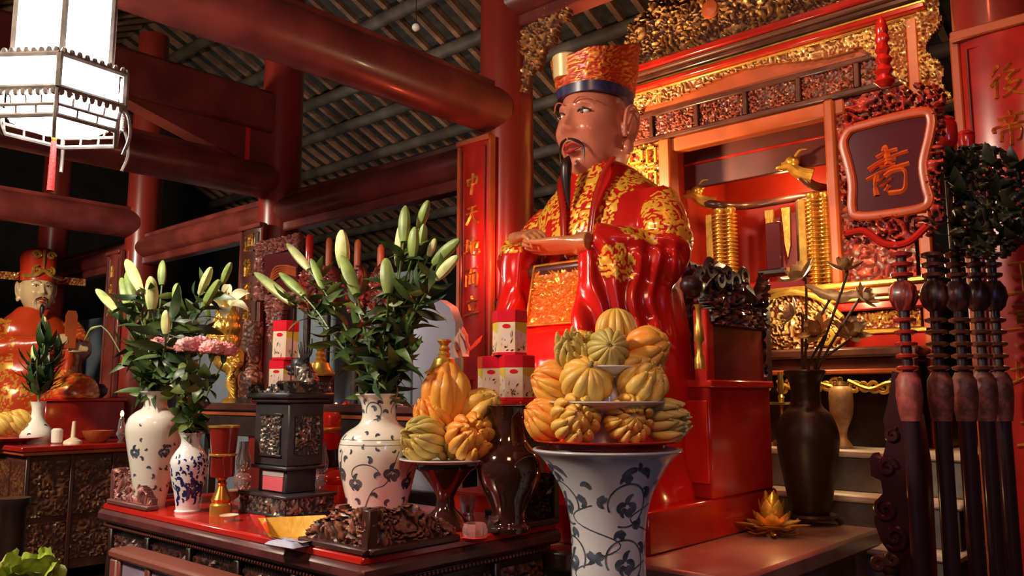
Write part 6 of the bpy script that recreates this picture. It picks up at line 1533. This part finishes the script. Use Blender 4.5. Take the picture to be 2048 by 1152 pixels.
msk2 = lambda X, Z: inpoly(X, Z, ext2) & (carve(np.c_[X, X * 0, Z], 14, 95) > .02)
obj('carved_fan', MB().relief(ext2[:, 0].min(), ext2[:, 0].max(), ext2[:, 1].min(), ext2[:, 1].max(), yl, .05, .006, 14, 95, msk2, back=.02), M_leafwood, t)
lf = leaf_mesh(.085, .02, .5, M_leafwood, 'carved_leaf')
for k in range(46):
    px, py = rng.uniform(1885, 2050), rng.uniform(300, 510)
    X, Z = q(px, py)
    if inpoly(np.array([X]), np.array([Z]), ext2)[0]: inst('carved_leaf', lf, t, Matrix.Translation(Vector((X, yl - .045, Z)) - wloc(t)) @ frame_from((rng.uniform(-1, 1), -.45, rng.uniform(-.5, .5))))
for k, lab in ((2, 'third ceremonial staff, its round red finial above the leaf fan'), (3, 'fourth ceremonial staff, its smaller red finial beside the board'), (4, 'rightmost ceremonial staff, its dark neck against the red board')):
    t, z_ = staff(k, SP[k], lab); p = SP[k]
    top = {2: 228, 3: 256, 4: 330}[k]
    obj('upper_core', MB().lathe([(.016, z_(510)), (.016, z_(top + 60))], (p[0], p[1], 0), 12), M_dark, t)
    obj('finial', MB().lathe(smooth(np.array([(.022, z_(top + 64)), (.034 if k == 2 else .022, z_(top + 50)), (.034 if k == 2 else .03, z_(top + 16)), (.026, z_(top + 12)), (.030, z_(top + 6)), (.018, z_(top)), (.002, z_(top - 3))]), 3), (p[0], p[1], 0), 24), M_redb, t)

# ================================================================== left background: far statue and its altar
FX, FY = -9.62, 3.1
fs = thing('seated_statue', 'smaller looking far statue in orange-red robe holding an upright tablet, at the left edge', 'statue', (FX, FY, 1.1))
rb = MB(); body_loft(rb, FX, FY - 2.95, 0, 1, [(z_ - .08, hx, a, b, e) for z_, hx, a, b, e in prof])
for sx in (-1, 1):
    s0, e0, w0_ = np.array([FX + sx * .33, FY + .02, 2.25]), np.array([FX + sx * .43, FY - .1, 1.98]), np.array([FX + .16 + sx * .05, FY - .40, 2.02])
    rb.tube(smooth([s0, (s0 + e0) / 2 + [sx * .03, 0, 0], e0, (e0 + w0_) / 2, w0_], 5), np.r_[np.linspace(.12, .13, 8), np.linspace(.13, .10, 13)], 16)
    rb.loft([sell((e0[0] + w0_[0]) / 2, (e0[1] + w0_[1]) / 2, 2.0 - .4 * f, .2, .075, 32, 2.2, math.atan2(w0_[1] - e0[1], w0_[0] - e0[0])) for f in np.linspace(0, 1, 6)])
V, Nn, F = remesh(rb, .022, 6)
hs = carve(V, 7, 6); V = V + Nn * (.012 * pn(V * 7, 3))[:, None]
gm = ((np.abs(V[:, 0] - FX) > .25) | (V[:, 2] < 1.75)) * sstep(.3, .6, hs) * (pn(V * 3, 15) > -.1)
M_robe2 = mat('orange_robe', (.55, .05, .012), .25, 0, attr2=(.85, .36, .05), rough2=.3, metal2=.4, coat=.3)
obj('robe', MB().add(V, F, gm), M_robe2, fs, sharp=180)
HF = np.array([FX + .0, FY - .02, 2.585]); hm = head(MB(), HF, 1.0, 1.1); lathe_neck(hm, HF, 1.0); V, Nn, F = remesh(hm, .009, 1)
obj('head', MB().add(V, F), M_skin2, fs, sharp=180); face_bits(fs, HF, 1.0, False, .3, 1.1)
hm = MB(); hm.loft([rrect(FX, FY, 2.70, .168, .19, 2.2), rrect(FX, FY, 2.80, .172, .19, 2.3), rrect(FX, FY, 2.81, .16, .18, 2.5), rrect(FX, FY + .02, 2.95, .165, .17, 2.8), rrect(FX, FY + .02, 3.02, .155, .16, 2.6), rrect(FX, FY + .02, 3.06, .11, .11, 2.2)])
obj('hat_crown', hm, M_hat, fs)
gd = MB()
for sx in (-1, 1): gd.curl((FX + sx * .07, FY - .17, 2.97), .045, 0 if sx > 0 else pi, 1.3, .014, sx).curl((FX + sx * .06, FY - .19, 2.80), .05, 1.5, 1.3, .015, -sx)
gd.tube(smooth([(FX - .16, FY - .1, 2.745), (FX - .08, FY - .19, 2.75), (FX, FY - .205, 2.80), (FX + .08, FY - .19, 2.75), (FX + .16, FY - .1, 2.745)], 5), .022, 8).tube([(FX, FY - .18, 2.80), (FX, FY - .16, 3.03)], .012, 6)
obj('hat_ornament', gd, M_gold, fs)
for sx in (-1, 1): obj('hat_wing', MB().relief(*sorted((FX + sx * .18, FX + sx * .48)), 2.70, 2.78, FY, .015, .01, 18, 8, back=.015), M_giltred, fs)
obj('tablet', MB().prism(np.c_[FX + .20 + .05 * np.array([-1, 1, 1.1, .7, -.7, -1.1]), np.array([1.98, 1.98, 2.32, 2.37, 2.37, 2.32])], FY - .52, FY - .49), M_orangew, fs, 'orange upright tablet held before the chest')
h1 = hand(MB(), (FX + .07, FY - .50, 2.06), (1, -.15, .05), (0, -1, .1), .20, 1.0, -1, .02); h2 = hand(MB(), (FX + .34, FY - .46, 1.98), (-1, -.15, .05), (0, -1, .1), .20, .9, 1, .02)
for h_ in (h1, h2): V, Nn, F = remesh(h_, .006, 1); obj('hand', MB().add(V, F), M_skin2, fs, sharp=180)
fs.rotation_euler = (0, 0, radians(88))
t = thing('statue_throne', 'dark red box throne under the far left statue', 'throne', (FX, FY, 0)); obj('box', MB().box(FX - .6, FX + .6, FY - .55, FY + .6, 0, .92, .01), M_red, t); obj('back', MB().box(FX - .42, FX - .36, FY - .5, FY + .5, .92, 2.0, .01), M_column, t)
# its altar chest
t = thing('altar_chest', 'dark red topped carved altar chest in the left background', 'table', (-8.0, 2.6, 0))
ax1 = -7.15
obj('top', MB().box(-8.98, ax1, 2.28, 3.40, 1.06, 1.10, .006), M_red, t); obj('gold_edge', MB().box(-8.96, ax1 - .02, 2.30, 3.38, 1.03, 1.06, .004), M_orangew, t)
obj('body', MB().box(-8.9, ax1 - .07, 2.34, 3.34, .12, 1.03, .004), M_brown, t)
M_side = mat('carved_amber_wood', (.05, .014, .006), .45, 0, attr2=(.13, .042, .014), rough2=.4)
for k, (a, b) in enumerate(((2.37, 2.66), (2.70, 2.99), (3.03, 3.32))):
    for z0, z1 in ((.2, .5), (.55, .98)): obj('side_panel', MB().relief(a, b, z0, z1, ax1 - .065, .02, .012, 12, 101 + k, axis='x', back=.01), M_side, t)
for y in (2.35, 2.68, 3.01, 3.33): obj('post', MB().box(ax1 - .075, ax1 - .045, y - .015, y + .015, .0, 1.03, .004), M_orangew if False else M_side, t)
for k in range(5): obj('front_panel', MB().relief(-8.85 + k * .34, -8.56 + k * .34, .2, .98, 2.335, .02, .014, 10, 111 + k, back=.01), M_side, t)
for x, y in ((-8.9, 2.36), (ax1 - .06, 2.36), (-8.9, 3.3), (ax1 - .06, 3.3)): obj('leg', MB().box(x - .04, x + .04, y - .03, y + .03, 0, .2, .006), M_dark, t)
one('dark_post', MB().lathe([(.06, 0), (.06, .95), (.075, .97), (.075, 1.0)], (*atz(52, 1300, 0)[:2] * .0 + np.array([-4.6, 1.45]), 0), 16), M_dark, 'plain dark post at the lower left in front of the altar chest', 'post', (-4.6, 1.45, 0))
AZ = 1.10
def on(px, py): p = atz(px, py, AZ); p[2] = AZ; return p
p = on(70, 872); p = np.array([-7.75, 2.42, AZ])
p = atx(72, 868, -7.7); p[2] = AZ
k_ = 1.0
vt, pf = vase('bottle_vase', 'pale bottle vase with dark leaves on the far altar chest', p, [(.10, 0), (.105, .015), (.13, .06), (.12, .11), (.075, .17), (.05, .22), (.045, .28), (.06, .34), (.065, .345)], M_porc)
mb = MB()
for k in range(20): comma(mb, pf, p, rng.uniform(0, 6.28), rng.uniform(.04, .2), 0, 0, rng.uniform(0, 6), .04, 1.2)
obj('painted_leaf', mb, M_brown, vt)
t = thing('lily_bunch', 'shadowy bunch of lilies in the bottle vase before the far statue', 'flower', p + [0, 0, .2])
for k in range(7):
    e = p + np.array([rng.uniform(-.3, .3), rng.uniform(-.15, .15), rng.uniform(.65, .95)]); obj('stem', MB().tube(smooth([p + [0, 0, .2], p + [0, 0, .36], e], 5), .007, 6), M_stem, t)
    if k < 4: obj('bud', bud_mb(e, e + np.array([rng.uniform(-.06, .06), 0, .16]), .022), M_bud, t)
    for j in range(16):
        f = rng.uniform(.1, .95); P_ = (p + [0, 0, .36]) * (1 - f) + e * f; d = (rng.uniform(-1, 1), rng.uniform(-1, 1), rng.uniform(-.3, .8)); inst('leaf', LEAFS[rng.choice((2, 3))], t, Matrix.Translation(Vector(P_) - wloc(t)) @ frame_from(d) @ Matrix.Scale(1.9, 4))
for k, (px, R_, lab) in enumerate([(8, .09, 'yellow citron at the left edge of the far altar'), (36, .10, 'yellow citron beside the bottle vase on the far altar')]):
    p = atx(px, 840, -7.75); citron('citron', (p[0], p[1], AZ + .06), R_, (.1, -.6, .7), M_fy, lab, 'citrons on the far altar', 60 + k)
p = atx(22, 842, -7.75); plate('porcelain_dish', 'dish under the yellow citrons on the far altar', (p[0], p[1], AZ), .26, .05, M_red)
p = atx(115, 858, -7.5); one('white_cup', MB().lathe([(.03, 0), (.042, .01), (.045, .11), (.03, .125), (.0, .127)], (p[0], p[1], AZ), 24), M_lampglass if False else M_white, 'bright white cup on the far altar', 'cup', (p[0], p[1], AZ))
p = atx(147, 866, -7.42); one('white_cone', MB().lathe([(.075, 0), (.07, .02), (.02, .05), (.014, .18), (.0, .185)], (p[0], p[1], AZ), 24), M_cream, 'cream cone shaped bottle on the far altar', 'bottle', (p[0], p[1], AZ))
p = atx(195, 866, -7.42); one('brown_bowl', MB().lathe([(.06, 0), (.075, .01), (.12, .07), (.13, .10), (.12, .10), (.06, .02), (0, .015)], (p[0], p[1], AZ), 36), M_orangew, 'wide brown bowl at the right of the far altar', 'bowl', (p[0], p[1], AZ))
p = atx(165, 850, -8.2); rb_ = p.copy()
t = thing('red_chest', 'long low red lacquer box at the back of the far altar', 'box', (-8.22, p[1], AZ)); obj('body', MB().box(-8.32, -8.12, p[1] - .36, p[1] + .34, AZ, atx(165, 802, -8.2)[2], .01), M_red, t); obj('lid', MB().box(-8.34, -8.10, p[1] - .38, p[1] + .36, atx(165, 802, -8.2)[2], atx(165, 796, -8.2)[2], .006), M_redb, t)
zb = atx(165, 796, -8.2)[2]; p = atx(150, 790, -8.22)
dm = MB().lathe(smooth(np.array([(.20, 0), (.21, .03), (.19, .12), (.13, .19), (.05, .225), (.0, .23)]), 4), (p[0], p[1], zb), 32); hs = carve(dm.v[0], 14, 7); dm.g[0] = hs * .9
obj_d = one('silk_cushion', dm, M_robe2, 'rounded orange-red embroidered cushion on the red box of the far altar', 'cushion', (p[0], p[1], zb))
p = atx(199, 775, -8.22); one('black_ball_jar', MB().lathe([(.03, 0), (.07, .04), (.075, .09), (.04, .13), (0, .135)], (p[0], p[1], zb), 24), M_black, 'round black jar beside the embroidered cushion', 'jar', (p[0], p[1], zb))
p = atx(243, 850, -7.3); t = thing('glass_lamp', 'tiny glass oil lamp at the right end of the far altar', 'lamp', (p[0], p[1], AZ)); obj('bowl', MB().lathe([(.03, 0), (.012, .02), (.04, .07), (.03, .1), (.02, .2)], (p[0], p[1], AZ), 20), M_glass, t); obj('flame', MB().ell((p[0], p[1], AZ + .24), (.014, .014, .03), 10, 8), M_flame, t); obj('burner', MB().lathe([(.02, .2), (.012, .22)], (p[0], p[1], AZ), 12), M_brass, t)

# rack of ceremonial emblems before the second column
RY = 3.3
t = thing('emblem_staff', 'brown carved emblem staff with a rounded square plaque behind the central lilies', 'staff', (aty(556, 640, RY)[0], RY, 0), 'emblem staffs behind the lilies')
q = lambda px, py: (aty(px, py, RY)[0], aty(px, py, RY)[2])
o4 = [q(516, 512), q(600, 496), q(600, 592), q(522, 592)]
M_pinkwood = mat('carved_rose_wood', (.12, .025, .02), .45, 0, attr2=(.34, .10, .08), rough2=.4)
X0, Z0 = q(510, 640); X1, Z1 = q(601, 466)
hole = np.array([q(530, 512), q(598, 500), q(598, 582), q(532, 588)])
obj('carved_frame', MB().relief(X0, X1, Z0 - .2, Z1, RY, .04, .011, 12, 120, lambda X, Z: ~inpoly(X, Z, hole) & ((Z > q(555, 600)[1]) | (np.abs(X - (X0 + X1) / 2) < .05 + (Z - Z0 + .2) * .3)), back=.03), M_pinkwood, t)
obj('plaque', MB().prism(hole, RY - .01, RY + .02), M_purple, t)
fan = MB()
for k in range(5): P = smooth(np.array([q(540 - k * 1.5 + 2 * k, 578 + k * 2), q(552, 552 - k * 5 + 8), q(575, 540 - k * 4 + 8), q(598, 545 - k * 4 + 8)]), 5); fan.tube(np.c_[P[:, 0], np.full(len(P), RY - .02), P[:, 1]], .008, 6)
obj('gold_fan', fan, M_orangew, t)
obj('pole', MB().lathe([(.03, 0), (.03, Z0)], (aty(556, 640, RY)[0], RY, 0), 12), M_dark, t)
for k, (px, py) in enumerate([(620, 468), (659, 474), (716, 478), (762, 488)]):
    p = aty(px, py, RY); w_ = {0: .03}.get(k, .024)
    t = thing('emblem_staff', ['emblem staff with a scarlet blunt tip right of the plaque', 'emblem staff with an orange tip, second from the plaque', 'emblem staff with an orange tip right of the tall lily bud', 'rightmost emblem staff with a short orange tip'][k], 'staff', (p[0], RY, 0), 'emblem staffs behind the lilies')
    zb_ = aty(px, 535, RY)[2]
    obj('tip', MB().lathe([(w_ * .9, zb_), (w_, zb_ + .05), (w_ * .95, p[2] - .03), (w_ * .6, p[2] - .008), (0, p[2])], (p[0], RY, 0), 16), M_redb if k == 0 else mat('orange_tip', (.48, .10, .03), .4), t)
    obj('carved_head', MB().relief(p[0] - .12, p[0] + .12, zb_ - .32, zb_ + .01, RY, .05, .011, 11, 130 + k, lambda X, Z, p=p, zb_=zb_: ((X - p[0]) / .12) ** 2 + ((Z - zb_ + .15) / .17) ** 2 < 1, back=.03), M_carved, t)
    obj('pole', MB().lathe([(.025, 0), (.025, zb_ - .2)], (p[0], RY, 0), 12), M_dark, t)

# golden phoenix on the rear altar behind the carnations
p = aty(452, 786, 2.27); gx, gy = p[0], 2.27
q3 = lambda px, py, dy=0: np.array(aty(px, py, gy + dy))
t = thing('golden_phoenix', 'bright golden feathered bird figure behind the open lily and carnations', 'figure', (gx, gy, HZ))
mb = MB(); mb.tube(smooth([q3(470, 745), q3(452, 715), q3(445, 675), q3(455, 640), q3(447, 610), q3(430, 598)], 6), np.r_[np.linspace(.03, .095, 12), np.linspace(.095, .05, 10), np.linspace(.05, .03, 9)], 16)
V, Nn, F = remesh(mb, .007, 2)
u_ = V[:, 2] * 95; sc_ = .5 + .5 * np.sin(u_ + 2.2 * np.abs(np.sin(np.arctan2(V[:, 1] - gy, V[:, 0] - gx) * 6)))
obj('body', MB().add(V + Nn * (.008 * sc_)[:, None], F), M_gold, t, sharp=180)
obj('head', MB().ell(q3(428, 596), (.035, .03, .03), 14, 10).tube(smooth([q3(424, 596), q3(408, 600), q3(402, 606)], 4), np.linspace(.014, .003, 9), 8), M_gold, t)
for k in range(7):
    a = .3 + k * .22; b = q3(470, 700 + k * 6, -.04); d = np.array([cos(a) * .8, -.3, -sin(a) * .6])
    mb = MB(); mb.tube(smooth([b, b + d * .06, b + d * .12 + [0, 0, .015]], 4), np.array([.008, .012, .015, .017, .017, .016, .013, .009, .004]), 8, None, .4); obj('wing_feather', mb, M_gold, t)
for k in range(6):
    b = q3(462 - k * 2, 742 + k * 5, -.03); mb = MB(); mb.tube(smooth([b, b + [.03 + .01 * k, -.02, -.03], b + [.07 + .012 * k, -.02, -.045 - .006 * k]], 4), np.array([.008, .011, .013, .014, .014, .013, .011, .008, .004]), 8, None, .45); obj('tail_feather', mb, M_gold, t)
wg = MB().relief(*sorted((q3(478, 700)[0], q3(508, 700)[0])), q3(490, 745)[2], q3(490, 690)[2], gy - .06, .02, .006, 30, 140, lambda X, Z: ((X - q3(493, 715)[0]) / .05) ** 2 + ((Z - q3(493, 717)[2]) / .055) ** 2 < 1, back=.02); obj('wing', wg, M_gold, t)
obj('foot', MB().lathe([(.06, HZ), (.06, HZ + .015), (.03, HZ + .03), (.025, q3(470, 742)[2])], (q3(470, 742)[0], gy, 0), 20), M_gold, t)
p = aty(500, 780, 2.3)
t = thing('carved_pedestal', 'dusky brown carved figure between the golden bird and the stacked tins', 'figure', (p[0], 2.3, HZ))
mb = MB().tube(smooth([(p[0], 2.3, HZ), (p[0] + .01, 2.3, HZ + .1), (p[0] - .01, 2.3, HZ + .18), (p[0] + .01, 2.3, aty(500, 645, 2.3)[2])], 5), np.r_[np.linspace(.05, .06, 6), np.linspace(.06, .045, 10)], 14); V, Nn, F = remesh(mb, .007, 1); hs = carve(V, 16, 12); obj('body', MB().add(V + Nn * (.012 * hs)[:, None], F, hs), M_carvedbr, t, sharp=180)
obj('base', MB().lathe([(.07, HZ), (.07, HZ + .02), (.055, HZ + .03)], (p[0], 2.3, 0), 20), M_dark, t)
# lettuce on a stool at the lower left
p = dirx(88) * 2.15; zl = EYE - 385 / FPX * 2.15
t = thing('low_stool', 'dark stool top under the green lettuce at the lower left corner', 'stool', (p[0], p[1], 0)); obj('top', MB().lathe([(.12, zl - .03), (.125, zl - .02), (.12, zl)], (p[0], p[1], 0), 28), M_dark, t); obj('post', MB().lathe([(.1, 0), (.03, .05), (.03, zl - .03)], (p[0], p[1], 0), 16), M_dark, t)
t = thing('lettuce', 'crinkled light green lettuce head at the lower left corner', 'vegetable', (p[0], p[1], zl))
for k in range(9):
    a = k * 2.4; n_ = 14; m_n = 11; V = []; tilt = .25 + .07 * k
    for i in range(n_):
        u = i / (n_ - 1)
        for j in range(m_n):
            s_ = (j / (m_n - 1) - .5) * 2; w_ = .06 * sin(pi * min(1, u * .8 + .1)) ** .6
            V.append((s_ * w_, .015 + tilt * u * .075 + .012 * s_ * s_, .10 * u * (1.15 - .06 * k) ))
    V = np.array(V); V += .012 * np.c_[pn(V * 45 + k * 9, 50), pn(V * 45 + k * 9, 51), pn(V * 45 + k * 9, 52)] * (V[:, 2:3] / .08)
    mb = MB().add(V, [(i * m_n + j, i * m_n + j + 1, (i + 1) * m_n + j + 1, (i + 1) * m_n + j) for i in range(n_ - 1) for j in range(m_n - 1)]).xf(Matrix.Translation((p[0], p[1], zl)) @ Matrix.Rotation(a, 4, 'Z')); obj('leaf', mb, M_letgreen, t, sharp=180)
